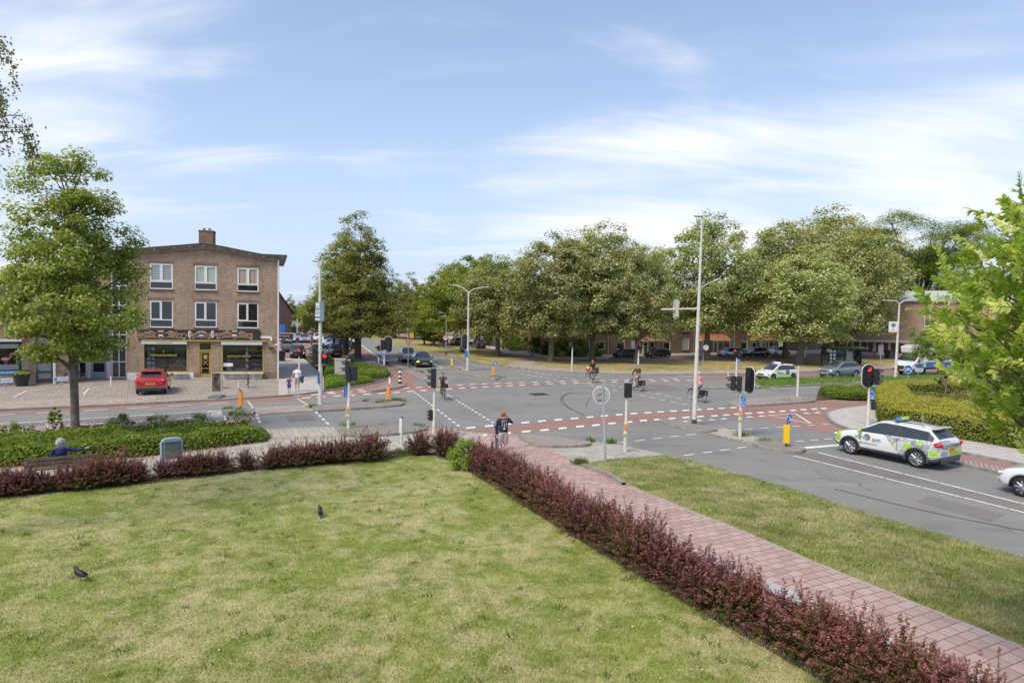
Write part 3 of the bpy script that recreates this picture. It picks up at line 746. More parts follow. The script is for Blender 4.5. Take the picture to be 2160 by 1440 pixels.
# clover and dandelion heads in the lawn
cp=sample(LAWN_P,900,12.0);k_=len(cp)
P3=np.column_stack([cp,np.full(k_,0.085)]);nn_=np.tile([0.,0.,1.],(k_,1))+rng.normal(0,.2,(k_,3))
o=fast_mesh('lawn_flowers',leaf_quads(P3,nn_,0.03,0.03,rng),0,4,m_leaf('tiny_flower',[(0,(0.75,0.75,0.7)),(0.7,(0.7,0.7,0.6)),(0.8,(0.75,0.6,0.05)),(1,(0.8,0.65,0.05))],0.2),None,rng.random(k_))
tag(o,'tiny white and yellow flower heads in the lawn','flowers',kind='stuff')
# ================================================================== VEGETATION
BARK=mat('bark_grey',(0.15,0.125,0.095),0.95,vary=0.4,vscale=6,bump=0.8,bscale=14)
BARK_D=mat('bark_dark',(0.085,0.065,0.048),0.95,vary=0.4,vscale=6,bump=0.8,bscale=14)
BARK_P=mat('bark_pale',(0.34,0.24,0.18),0.9,vary=0.25,vscale=8,bump=0.3)
TWIG=mat('twig_brown',(0.10,0.065,0.045),0.9)
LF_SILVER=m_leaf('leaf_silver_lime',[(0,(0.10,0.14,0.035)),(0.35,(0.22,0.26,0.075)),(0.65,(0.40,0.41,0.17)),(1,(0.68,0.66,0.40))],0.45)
LF_LIME=m_leaf('leaf_lime',[(0,(0.11,0.16,0.03)),(0.45,(0.22,0.275,0.055)),(0.8,(0.40,0.42,0.10)),(1,(0.66,0.62,0.24))],0.48)
LF_OLIVE=m_leaf('leaf_olive',[(0,(0.10,0.13,0.03)),(0.5,(0.22,0.24,0.055)),(1,(0.48,0.45,0.13))],0.42)
LF_YEL=m_leaf('leaf_maple',[(0,(0.08,0.125,0.018)),(0.5,(0.19,0.25,0.03)),(1,(0.40,0.42,0.07))],0.45)
LF_DARK=m_leaf('leaf_dark',[(0,(0.03,0.055,0.015)),(0.6,(0.065,0.10,0.025)),(1,(0.13,0.17,0.045))],0.25)
LF_FRESH=m_leaf('leaf_fresh',[(0,(0.09,0.15,0.022)),(0.5,(0.19,0.275,0.04)),(1,(0.42,0.48,0.12))],0.42)
LF_LOCUST=m_leaf('leaf_locust',[(0,(0.13,0.20,0.03)),(0.6,(0.25,0.33,0.06)),(1,(0.40,0.46,0.11))],0.5)
LF_BIRCH=m_leaf('leaf_birch',[(0,(0.14,0.18,0.06)),(0.6,(0.25,0.27,0.09)),(1,(0.42,0.40,0.16))],0.45)
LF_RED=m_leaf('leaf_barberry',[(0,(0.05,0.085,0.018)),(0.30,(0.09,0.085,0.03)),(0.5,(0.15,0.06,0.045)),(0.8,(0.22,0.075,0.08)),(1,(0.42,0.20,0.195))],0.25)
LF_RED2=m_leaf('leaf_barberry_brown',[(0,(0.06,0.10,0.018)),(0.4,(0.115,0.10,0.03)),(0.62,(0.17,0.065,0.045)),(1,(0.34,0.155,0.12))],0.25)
LF_GOLD=m_leaf('leaf_golden_hedge',[(0,(0.10,0.14,0.018)),(0.45,(0.24,0.28,0.035)),(0.8,(0.43,0.41,0.06)),(1,(0.58,0.46,0.11))],0.4)
def unit(v):return v/(np.linalg.norm(v,axis=-1,keepdims=True)+1e-9)
def crown(rg,z0,z1,rad,prof,ncl,per,rc,flat=0.6,bias=0.42,lobes=0.16,core=0.0,updown=0.8,tipvar=0.45,L=0.24,Wd=0.17,drop=0.1,lean=(0,0)):
    tt=rg.random(ncl*6);keep=rg.random(ncl*6)<np.clip(prof(tt),0.05,1)**1.6
    t=tt[keep][:ncl];n=len(t)
    az=rg.uniform(0,2*PI,n);u=rg.random(n)**bias
    ph=rg.uniform(0,6,4)
    lob=1+lobes*(np.sin(3*az+ph[0]+4*t)*0.6+np.sin(5*az+ph[1]-9*t)*0.5+np.sin(11*t+ph[2])*0.4)
    r=rad*prof(t)*u*lob
    c=np.stack([r*np.cos(az)+lean[0]*t,r*np.sin(az)+lean[1]*t,z0+(z1-z0)*t*(1+0.05*np.sin(2*az+ph[3]))],1)
    size=rc*rg.uniform(0.6,1.3,n)
    k=np.repeat(np.arange(n),per)
    d=rg.normal(size=(len(k),3));d=unit(d);m=rg.random(len(k))**0.5
    off=d*(m*size[k])[:,None];off[:,2]*=flat
    p=c[k]+off
    p[:,2]-=0.12*(off[:,0]**2+off[:,1]**2)/np.maximum(size[k],.1)
    out_=c[k]-np.array([0,0,z0+(z1-z0)*0.4]);out_=unit(out_)
    nrm=unit(d*0.55+out_*0.45+np.array([0,0,updown])+rg.normal(0,0.45,(len(k),3)))
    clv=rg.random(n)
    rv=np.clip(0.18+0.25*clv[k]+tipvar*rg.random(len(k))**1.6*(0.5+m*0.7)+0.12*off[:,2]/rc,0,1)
    return p,nrm,rv,c,size
def branches(mb,rg,c,size,z0,H,r0,nb,spread=0.35,lean=(0,0),thin=0.035,top=0.8):
    idx=rg.permutation(len(c))[:nb]
    for i in idx:
        e=Vector(c[i]);zt=max(z0*.88,min(e.z-rg.uniform(0.2,0.45)*math.hypot(e.x,e.y)-rg.uniform(0.3,1.2)*H*0.07,H*top))
        f=zt/H
        s=Vector((lean[0]*f*.8,lean[1]*f*.8,zt));rs=r0*(1-f)*0.55+0.02
        mid=s.lerp(e,0.5)+Vector((rg.normal(0,.2),rg.normal(0,.2),(e-s).length*0.09))
        mb.tube([s,s.lerp(mid,.5)+Vector((0,0,.05)),mid,e],[rs,rs*.8,rs*.5,thin*.5],6,cap=False)
def trunk_mesh(mb,rg,H,r0,fork,lean=(0,0),bend=0.12,n=12,forks=0,z1=None):
    pts,rad=[],[]
    top=(z1 or H*0.85)
    for i in range(n+1):
        t=i/n;pts.append(Vector((lean[0]*t*.8+bend*math.sin(3*t+r0*9),lean[1]*t*.8+bend*.7*math.sin(4*t+1),-0.1+top*t)))
        rad.append(r0*(1.35 if i==0 else 1.0)*(1-0.12*min(t/fork,1))*(1 if t<fork else max(0.08,1-(t-fork)/(1-fork)*0.95)))
    mb.tube(pts,rad,12)
def tree(name,label,group,loc,H,zc,rad,r0,prof,leafm,barkm,ncl,per,rc,L,Wd,nb=26,lean=(0,0),seed=1,category='tree',**kw):
    rg=np.random.default_rng(seed)
    t=thing(name,label,category,loc,0,group)
    p,nm,rv,c,size=crown(rg,zc,H-rc*0.5,rad,prof,ncl,per,rc,L=L,Wd=Wd,lean=lean,**kw)
    mb=MB();trunk_mesh(mb,rg,H,r0,zc/H*0.9+0.05,lean)
    branches(mb,rg,c,size,zc,H,r0,nb,lean=lean)
    mb.build('trunk',barkm,t,60)
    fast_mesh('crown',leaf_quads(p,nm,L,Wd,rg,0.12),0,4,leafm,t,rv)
    return t
round_p=lambda t:np.sqrt(np.clip(1-(2*t-0.86)**2/1.31,0.02,1))
pyr_p=lambda t:np.clip(np.minimum(0.75+t*2.2,1.12-0.98*t),0.06,1)
broad_p=lambda t:np.sqrt(np.clip(1-(2*t-0.75)**2/1.6,0.02,1))
HIDE=(0,-30,0)
def place(proto,used,px,py,H,wpx,ty,label,group,rz=None,z=0.0,Hp=None,Rp=None):
    b=G(px,py,z);h=hgt(b,ty);wm=wpx*mpp(b)
    s,zs=wm/(2*Rp),h/Hp
    rz=random.uniform(0,6.28)if rz is None else rz
    if not used:
        proto.location=b;proto.rotation_euler=(0,0,rz);proto.scale=(s,s,zs);tag(proto,label,'tree',group);used.append(1);return proto
    return dup(proto,b,rz,label,group,s,zs)
# near left lime in the planting bed
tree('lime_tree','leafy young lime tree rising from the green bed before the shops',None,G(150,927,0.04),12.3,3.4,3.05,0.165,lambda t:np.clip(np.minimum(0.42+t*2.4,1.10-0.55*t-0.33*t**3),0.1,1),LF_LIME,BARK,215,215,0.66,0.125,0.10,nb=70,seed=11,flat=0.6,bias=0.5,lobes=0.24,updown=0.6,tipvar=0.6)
# silver limes on the green
GL='lime trees on the green by the side street'
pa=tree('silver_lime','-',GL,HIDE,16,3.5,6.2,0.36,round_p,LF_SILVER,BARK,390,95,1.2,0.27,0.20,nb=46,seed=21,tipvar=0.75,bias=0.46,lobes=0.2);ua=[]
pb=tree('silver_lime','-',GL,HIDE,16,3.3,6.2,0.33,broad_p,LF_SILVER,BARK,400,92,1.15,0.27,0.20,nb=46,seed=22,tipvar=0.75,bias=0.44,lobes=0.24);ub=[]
for pr,us,px,py,wpx,ty,lab in(
    (pa,ua,1163,763,205,490,'silver lime behind the path across the green, yellow stained trunk'),
    (pb,ub,1250.6,761,208,462,'tall silver lime beside the leafy corner garden, just right of the signal post'),
    (pb,ub,1341,767,146,498,'narrow silver lime between the two black parked cars'),
    (pa,ua,1492.5,759,198,448,'silver lime with a forked trunk right behind the tall lamp mast'),
    (pb,ub,1655,757,222,456,'large silver lime with a dark leaning trunk before the white parked car'),
    (pa,ua,1687,769,215,520,'silver lime nearest the road, left of the bus shelter'),
    (pb,ub,1797,756,170,468,'silver lime behind the bus shelter'),
    (pa,ua,1740,748,240,434,'silver lime before the garages, behind the others'),
    (pa,ua,1050.6,751.6,175,538,'silvery grey lime with a two-stemmed trunk beside the path across the verge')):
    place(pr,us,px,py,None,wpx*1.06,ty,lab,GL,None,0.05,16,6.2)
# corner limes
GC='lime trees on the corner bed'
pc=tree('corner_lime','-',GC,HIDE,19,3.6,5.6,0.42,pyr_p,LF_OLIVE,BARK_D,380,100,1.1,0.25,0.17,nb=40,seed=31,flat=0.5,tipvar=0.6,bias=0.4,lobes=0.2,updown=0.5);uc=[]
place(pc,uc,757,768,None,200,442,'right hand dense pyramid-shaped lime on the corner flower bed',GC,0.6,0.1,19,5.6)
place(pc,uc,728,753,None,178,455,'left hand dense pyramid-shaped lime behind the blue sign',GC,3.1,0.1,19,5.6)
GR='trees lining the avenue into the distance'
for px,py,wpx,ty,lab in((686,703,90,596,'olive green avenue tree just left of the corner limes'),(668,693,62,612,'avenue tree behind the parking sign on the lamp post'),(650,686,50,622,'avenue tree above the dark cone-shaped conifer'),(632,680,44,634,'leftmost small avenue tree near the far gable'),(612,690,40,620,'pale green tree top beside the gable of the far building'),
    (833,713,100,575,'avenue tree on the central verge right of the corner limes'),(866,716,84,572,'tall avenue tree behind the hooked lamp post'),(800,700,90,600,'distant avenue tree partly behind the corner limes'),(770,692,70,620,'farthest avenue tree glimpsed right of the corner limes')):
    place(pc,uc,px,py,None,wpx,ty,lab,GR,None,0.0,19,5.6)
pm=tree('green_maple','-',GR,HIDE,13,3.2,6.4,0.36,broad_p,LF_YEL,BARK_D,300,95,1.05,0.28,0.2,nb=40,seed=41,flat=0.5,tipvar=0.55,lobes=0.22);um=[]
for px,py,wpx,ty,lab in((973.5,743.5,165,553,'bright green tree on the verge behind the two-armed lamp post'),(1008,728,190,530,'tall yellow-green tree behind the grey lime by the verge path'),(895,727,72,655,'small dark green tree on the verge, right of the yellow diversion sign'),(915,729,110,592,'green tree behind the thirty zone sign'),
    (909,728,40,690,'low pale green tree beside the small dark verge tree')):
    place(pm,um,px,py,None,wpx,ty,lab,GR,None,0.05,13,6.4)
pd=tree('background_tree','-','trees behind the houses',HIDE,14,2.0,6.0,0.35,round_p,LF_DARK,BARK_D,200,80,1.4,0.34,0.25,nb=20,seed=51);ud=[]
for px,py,wpx,ty,lab in((2105,733,260,556,'dark tree beyond the garages, behind the near leafy branches'),(2040,730,160,585,'dark green tree right of the feathery tree'),(1845,727,150,560,'dark tree behind the garages and the feathery tree'),(2240,733,240,560,'dark tree at the right picture edge, behind the near leaves'),(1590,716,120,580,'dark tree top filling the gap between two silver limes'),(940,700,90,610,'dark tree behind the verge trees'),(1120,712,150,575,'dark tree behind the leafy corner garden'),(45,775,160,560,'dark tree behind the low shop at the left edge')):
    place(pd,ud,px,py,None,wpx,ty,lab,'trees behind the houses',None,-0.05,14,6.0)
# feathery locust: layered, see-through
rgl=np.random.default_rng(61);bl=G(1925,745,0.05);k_=mpp(bl);Hl=hgt(bl,418)
t=thing('locust_tree','tall feathery see-through tree with many rising limbs behind the delivery truck','tree',bl,0)
cl_=[];mbt=MB()
mbt.tube([(0,0,-.1),(-.2,0,3),(0.1,0,6.0),(0.2,0,8)],[.62,.5,.46,.42],12)
for i in range(11):
    az=i*2.4+.4;sp=rgl.uniform(0.45,1.0);top=Vector((math.cos(az)*10.8*sp+.6,math.sin(az)*5*sp,Hl*rgl.uniform(0.72,0.97)*(1-0.12*sp)))
    s=Vector((0.15,0,rgl.uniform(4,7.5)));mid=s.lerp(top,.45)+Vector((0,0,2.0))
    mbt.tube([s,s.lerp(mid,.5)+Vector((0,0,.3)),mid,top],[.3,.22,.14,.03],7,cap=False)
    for j in range(9):
        f=rgl.uniform(.35,1.0);q=(mid.lerp(top,(f-.45)/.55)if f>.45 else s.lerp(mid,f/.45))
        e=q+Vector((rgl.normal(0,2.3),rgl.normal(0,1.8),rgl.normal(.5,.8)))
        mbt.tube([q,q.lerp(e,.5)+Vector((0,0,.3)),e],[.07,.045,.02],5,cap=False);cl_.append(e)
mbt.build('trunk',BARK_D,t,60)
cl_=np.array([tuple(v)for v in cl_]);kk=np.repeat(np.arange(len(cl_)),720)
off=rgl.normal(size=(len(kk),3))*np.array([1.3,1.1,0.42]);P_=cl_[kk]+off;P_[:,2]-=(off[:,0]**2+off[:,1]**2)*0.12
fast_mesh('crown',leaf_quads(P_,unit(rgl.normal(0,.35,(len(kk),3))+np.array([0,0,1])),0.30,0.15,rgl),0,4,LF_LOCUST,t,rgl.random(len(kk)))
# young street trees
def young(label,px,py,ty,wpx,stem,leafm,zc_f,seed,bark=BARK_P,n=60,L=0.16,group=None):
    b=G(px,py,0.08);H_=hgt(b,ty);wm=wpx*mpp(b)
    return tree('young_tree',label,group,b,H_,H_*zc_f,wm/2,stem,broad_p,leafm,bark,n,70,wm*0.13,L,L*.6,nb=22,seed=seed,updown=.5)
young('young tree with a smooth pale pink trunk rising from the hedge bed',1980,820,664,120,0.10,LF_LOCUST,0.42,71,n=110,L=0.17)
young('small sapling on a thin stem in the hedged bed',1991,846,775,34,0.045,LF_FRESH,0.5,72,n=22,L=0.13)
young('slim young tree on the verge, left of its neighbour beside the thirty zone sign',925,733,678,28,0.06,LF_YEL,0.35,73,BARK_D,30,0.2)
young('slim young tree on the verge, close left of the thirty zone sign',935,734.5,676,30,0.06,LF_YEL,0.35,74,BARK_D,30,0.2)
# birch whose hanging twigs enter at the top left
rb=np.random.default_rng(81);cb=atdist(-216,190,14.2)
t=thing('birch_tree','birch with hanging twigs reaching in at the upper left edge','tree',(cb.x,cb.y,0.04),0)
mb=MB();mb.tube([(0,0,-.1),(.1,0,4),(0,.1,8),(.1,0,12.4)],[.2,.16,.1,.03],10);tw=[]
for i in range(130):
    az=rb.uniform(0,2*PI);z=cb.z+rb.uniform(-0.6,2.3);rr=2.45*math.sqrt(max(0.1,1-((z-cb.z)/2.6)**2))*rb.uniform(.35,1.0)
    s=Vector((0,0,z-rr*.35));e=Vector((math.cos(az)*rr,math.sin(az)*rr,z));d=e+Vector((math.cos(az)*.22,math.sin(az)*.22,-rb.uniform(.5,1.35)))
    pp=[s,s.lerp(e,.6)+Vector((0,0,.15)),e,e.lerp(d,.5)+Vector((math.cos(az)*.08,math.sin(az)*.08,0)),d]
    mb.tube(pp,[.035,.02,.012,.007,.004],5,cap=False);tw.append(pp)
mb.build('trunk',BARK_P,t,60)
P_=[]
for pp in tw:
    for a,b,w_ in((pp[1],pp[2],36),(pp[2],pp[3],60),(pp[3],pp[4],60)):
        f=rb.random(w_)[:,None];P_.append(np.array(a)*(1-f)+np.array(b)*f+rb.normal(0,.085,(w_,3)))
P_=np.concatenate(P_)
fast_mesh('crown',leaf_quads(P_,unit(rb.normal(0,1,(len(P_),3))),0.075,0.055,rb,.2),0,4,LF_BIRCH,t,rb.random(len(P_)))
# near tree on the right: compound sprays of big leaves
rr_=np.random.default_rng(91)
def leaf_big(base,d,up,L,Wd,cur):
    """two rows of quads folded along the rib, curving down"""
    d=d/np.linalg.norm(d);s=np.cross(d,up);s/=np.linalg.norm(s)+1e-9;u=np.cross(s,d)
    ts=[0,.25,.55,.8,1];ws=[0.04,.42,.5,.3,0.0];F=[]
    for(t0,w0),(t1,w1)in zip(zip(ts[:-1],ws[:-1]),zip(ts[1:],ws[1:])):
        c0=base+d*L*t0-u*cur*t0**2;c1=base+d*L*t1-u*cur*t1**2
        for sg in(1,-1):
            a,b=c0+s*sg*w0*Wd+u*w0*Wd*.35,c1+s*sg*w1*Wd+u*w1*Wd*.35
            F.append([c0,c1,b,a]if sg>0 else[a,b,c1,c0])
    return F
ctr=atdist(2246,655,8.6);t=thing('walnut_tree','near tree with big pointed leaves filling the right edge','tree',(ctr.x,ctr.y,0.04),0)
mb=MB();zt=ctr.z;mb.tube([(0.25,0,-.1),(.2,0,2),(.1,0,zt-1.2),(0,0,zt+.4),(-.1,0,zt+1.7)],[.14,.12,.09,.05,.015],10)
V_,Rn=[],[];ntw=900
for i in range(ntw):
    az=rr_.uniform(0,2*PI);cz=rr_.uniform(-1,1);pr=math.sqrt(1-cz*cz)**.8
    rx=1.42*(0.72+0.5*rr_.random())*rr_.random()**.3*(1.0+0.16*math.sin(3*az+5*cz))
    e=np.array([math.cos(az)*pr*rx,math.sin(az)*pr*rx,zt+cz*1.95*rr_.random()**.25-.05])
    if cz>.55:e[0]+=0.1
    outd=unit(np.array([math.cos(az)*.9,math.sin(az)*.9,0.75+rr_.normal(0,.5)])+rr_.normal(0,.45,3))
    ln=rr_.uniform(.24,.42);st=e-outd*ln*.6
    if i%4==0:
        root=Vector((0.05,0,max(1.6,st[2]-.5-rr_.random()*.6)));mb.tube([root,root.lerp(Vector(st),.6)+Vector((0,0,.06)),Vector(st)],[.022,.014,.007],5,cap=False)
    mb.tube([Vector(st),Vector(st+outd*ln*.5),Vector(st+outd*ln)],[.006,.004,.002],4,cap=False)
    young_=rr_.random()<.22
    side=unit(np.cross(outd,rr_.normal(size=3)));upv=unit(np.cross(side,outd));upv=upv if upv[2]>0 else-upv;side=np.cross(outd,upv)
    for j in range(10):
        f=(j+.5)/10;bpt=st+outd*ln*f
        for sg in(1,-1):
            dd=unit(side*sg*(1-f*.5)+outd*(.45+f*.6)+np.array([0,0,-.10])+rr_.normal(0,.28,3))
            Lf=rr_.uniform(.09,.13)*(1-.35*abs(f-.5))
            q=leaf_big(bpt,dd,upv,Lf,Lf*.42,Lf*.28);V_.extend(q)
            Rn.extend([np.clip((.72 if young_ else .22)+rr_.random()*.28+(.12 if f>.8 else 0),0,1)]*len(q))
mb.build('trunk',BARK,t,60)
LF_BIG=m_leaf('leaf_walnut',[(0,(0.13,0.20,0.03)),(0.3,(0.25,0.34,0.05)),(0.6,(0.40,0.48,0.085)),(1,(0.70,0.72,0.30))],0.55)
for mm,a,b in((LF_BIG,1.2,1.25),(LF_LIME,1.05,1.12)):
    q=[x for x in mm.node_tree.nodes if x.type=='MAP_RANGE'];q[0].inputs[3].default_value=a;q[0].inputs[4].default_value=b;q[1].inputs[3].default_value=.497;q[1].inputs[4].default_value=.503
LF_BIG.node_tree.nodes['Principled BSDF'].inputs['Roughness'].default_value=0.32
LF_BIG.node_tree.nodes['Principled BSDF'].inputs['Specular IOR Level'].default_value=0.5
fast_mesh('crown',np.array(V_).reshape(-1,3),0,4,LF_BIG,t,np.array(Rn))
# ---- barberry shrubs
def barberry(seed,rad,H_,ns,mtl,dens=1.0,wild=0.2):
    rg=np.random.default_rng(seed)
    t=thing('barberry_shrub','-','shrub',HIDE,0,'barberry shrubs of the low hedge')
    mb=MB();P_,N_,Rv=[],[],[]
    for i in range(ns):
        az=rg.uniform(0,2*PI);el=rg.uniform(0.12,1.5);ln=H_*rg.uniform(.55,1.02)*(1.28 if rg.random()<wild and el>.9 else 1)
        d=Vector((math.cos(az)*math.cos(el)*rad/H_*1.15,math.sin(az)*math.cos(el)*rad/H_*1.15,math.sin(el)*.95+.1))
        s=Vector((rg.normal(0,rad*.22),rg.normal(0,rad*.22),0.02));a=s+d*ln*.5+Vector((0,0,.08));e=s+d*ln
        if i%3==0:mb.tube([s,a,e],[.008,.005,.002],4,cap=False)
        k=int(74*dens);f=rg.random(k)**.62
        p=np.outer((1-f)**2,s)+np.outer(2*f*(1-f),a)+np.outer(f**2,e)+rg.normal(0,.022,(k,3))*(1.4-f)[:,None]
        P_.append(p);N_.append(unit(rg.normal(0,.7,(k,3))+np.array([0,0,.7])+np.array(d)*.3))
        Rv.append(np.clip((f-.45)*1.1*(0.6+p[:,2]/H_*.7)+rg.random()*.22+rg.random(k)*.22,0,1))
    mb.build('branches',TWIG,t)
    P_=np.concatenate(P_);P_[:,2]=np.maximum(P_[:,2],.02)
    fast_mesh('foliage',leaf_quads(P_,np.concatenate(N_),0.036,0.021,rg),0,4,mtl,t,np.concatenate(Rv))
    return t
PB=[barberry(101,.58,.84,330,LF_RED),barberry(102,.56,.86,310,LF_RED2,wild=.35),barberry(103,.52,.82,230,LF_RED,.9,.35),barberry(104,.42,.78,130,LF_RED,.8,.25),barberry(105,.58,.86,300,LF_RED2,1,.2)]
usedB=set()
def putb(k,px,py,label,s=1.0,zs=1.0,z=0.05):
    b=G(px,py,z);rz=random.uniform(0,6.28)
    if k not in usedB:
        usedB.add(k);o=PB[k];o.location=b;o.rotation_euler=(0,0,rz);o.scale=(s,s,zs);o['label']=label
    else:dup(PB[k],b,rz,label,None,s,zs)
ORD=['first','second','third','fourth','fifth','sixth','seventh','eighth','ninth','tenth','eleventh','twelfth','thirteenth','fourteenth','fifteenth','sixteenth','seventeenth','eighteenth','nineteenth','twentieth','twenty-first','twenty-second','twenty-third','twenty-fourth','twenty-fifth','twenty-sixth','twenty-seventh']
back=[(2,2,1043,1.15,1.05),(0,42,1041,1.1,1.0),(3,90,1037,1.0,1.0),(3,132,1033,1.05,1.0),(4,176,1029,1.15,1.0),(1,212,1023,1.2,1.15),(0,250,1019,1.15,1.1),(2,286,1014,1.0,.95),(3,345,1006,1.0,.9),(0,392,1001,1.0,.95),(4,432,998,1.15,.95),(2,470,995,.95,.95),(3,520,989,1.1,1.0),(2,576,985,1.15,1.0),(0,612,982,1.15,1.05),(4,648,979,1.15,1.05),(0,684,976,1.1,1.05),(1,722,973,1.15,1.1),(1,780,969,1.5,1.3),(2,885,957,1.15,1.25),(0,940,959,1.25,1.4)]
desc={2:'loose',0:'dense purple-red',3:'thin twiggy',4:'dense brownish',1:'red-tipped bushy'}
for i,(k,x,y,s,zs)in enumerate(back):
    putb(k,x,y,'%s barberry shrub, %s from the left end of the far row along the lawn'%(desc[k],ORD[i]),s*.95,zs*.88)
dg=[(1012,987),(1052,1010),(1077,1024),(1120,1050),(1174,1084),(1225,1114),(1277,1144),(1332,1175),(1388,1207),(1450,1243),(1511,1278),(1566,1307),(1622,1337),(1684,1371),(1747,1405),(1850,1458),(2000,1536),(2160,1622)]
P=[G(x,y,0.05)for x,y in dg];L_=[0]
for a,b in zip(P[:-1],P[1:]):L_.append(L_[-1]+(b-a).length)
nshr=int(L_[-1]/0.70);seq=[1,0,0,2,4,0,0,1,2,4,0,1,4,1,0,2,0,4,3,4,1,1,4,0,2,0]
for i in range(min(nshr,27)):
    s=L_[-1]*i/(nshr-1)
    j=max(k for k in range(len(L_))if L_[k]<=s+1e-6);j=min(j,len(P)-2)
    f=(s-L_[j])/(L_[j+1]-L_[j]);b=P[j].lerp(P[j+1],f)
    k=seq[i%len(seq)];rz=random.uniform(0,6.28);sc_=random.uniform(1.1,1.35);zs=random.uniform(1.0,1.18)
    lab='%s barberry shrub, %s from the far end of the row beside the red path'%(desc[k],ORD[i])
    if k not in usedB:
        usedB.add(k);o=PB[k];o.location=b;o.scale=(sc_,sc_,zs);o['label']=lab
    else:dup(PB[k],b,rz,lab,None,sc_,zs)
# bright green shrub at the lawn corner
def bush(name,label,loc,rad,H_,leafm,n,per,L,seed,group=None,cat='shrub',prof=None,rc=None,**kw):
    rg=np.random.default_rng(seed);t=thing(name,label,cat,loc,0,group)
    pr=prof or(lambda q:np.sqrt(np.clip(1-(q*1.0)**2.2,0.03,1)))
    p,nm,rv,c,size=crown(rg,H_*.1,H_*.92,rad*.88,pr,n,per,rc or rad*.26,bias=.4,flat=.8,**kw)
    p[:,2]=np.maximum(p[:,2],0.01)
    mb=MB()
    for i in range(min(12,n)):
        e=Vector(c[i]);mb.tube([Vector((rg.normal(0,rad*.1),rg.normal(0,rad*.1),0)),e*.5,e],[.02,.014,.006],5,cap=False)
    mb.build('branches',TWIG,t)
    fast_mesh('foliage',leaf_quads(p,nm,L,L*.6,rg),0,4,leafm,t,rv)
    return t
LF_CHART=m_leaf('leaf_chartreuse',[(0,(0.10,0.18,0.02)),(0.5,(0.24,0.36,0.04)),(1,(0.48,0.55,0.12))],0.4)
bush('green_shrub','bright yellow-green shrub at the corner where the two hedge rows meet',G(986,986,0.05),.78,1.2,LF_CHART,80,120,.055,111)
bush('red_shrub','tall dark barberry sapling growing out behind the first row near the bin',G(262,1000,0.05),.4,1.25,LF_RED2,30,40,.05,112)
# ---- beds (stuff)
def carpet(name,label,poly,n,z0,amp,L,leafm,seed=5,bias=0.0,cat='ground cover',fre=1.2,edge=0.35,up=0.9):
    rg=np.random.default_rng(seed);p=sample(poly,n,0,rg)
    mound=(np.sin(p[:,0]*fre)*np.sin(p[:,1]*fre*1.3+1)*.5+np.sin(p[:,0]*fre*2.7+2)*np.sin(p[:,1]*fre*2.3)*.35+1)*.5
    pol=np.array(poly);d=np.full(len(p),9.0)
    for i in range(len(pol)):
        a,b=pol[i],pol[(i+1)%len(pol)];ab=b-a
        tt=np.clip(((p-a)@ab)/(ab@ab+1e-9),0,1);d=np.minimum(d,np.linalg.norm(p-(a+tt[:,None]*ab),axis=1))
    h=np.clip(d/edge,0,1)**.5
    z=z0+(amp[0]+(amp[1]-amp[0])*mound)*h*(1-0.5*rg.random(n)**2.2)
    nm=unit(rg.normal(0,.5,(n,3))+np.array([0,0,up]))
    o=fast_mesh(name,leaf_quads(np.column_stack([p,z]),nm,L,L*.7,rg),0,4,leafm,None,np.clip(bias+.25*mound+rg.random(n)*.6,0,1))
    return tag(o,label,cat,kind='stuff')
carpet('ground_cover','dense green ground cover with roses filling the bed at left',bedL,80000,0.04,(.22,.72),.12,LF_FRESH,5,0.0,edge=.5)
bp_=sample(W([(-200,945),(0,928),(500,906),(552,908),(540,916),(0,945)]),260,0)
kk=np.repeat(np.arange(len(bp_)),8);rgq=np.random.default_rng(6)
P3=np.column_stack([bp_[kk]+rgq.normal(0,.06,(len(kk),2)),np.full(len(kk),.62)+rgq.normal(0,.07,len(kk))]);sel=rgq.random(len(kk))<.6
o=fast_mesh('rose_blossoms',leaf_quads(P3[sel],unit(rgq.normal(0,.5,(sel.sum(),3))+np.array([0,-.3,.8])),.06,.055,rgq),0,4,m_leaf('rose_petal',[(0,(.55,.25,.33)),(1,(.8,.6,.66))],.3),None,rgq.random(sel.sum()))
tag(o,'pale pink rose blossoms at the back of the left bed','flowers',kind='stuff')
for i,(x,y,r_,h_)in enumerate(((25,930,.8,.9),(118,915,.35,1.3),(250,908,.7,.85),(330,905,.8,.75),(420,902,.8,.8),(505,900,.8,.95))):
    bush('rose_bush',('rose bush in the left bed at the picture edge','spiky green seedling beside the lime trunk','rose bush just right of the lime trunk','low rose bush in the middle of the left bed','rose bush behind the waste bin','rose bush at the right end of the left bed')[i],G(x,y,.05),r_,h_,LF_FRESH,34,60,.085,120+i,'rose bushes at the back of the left bed')
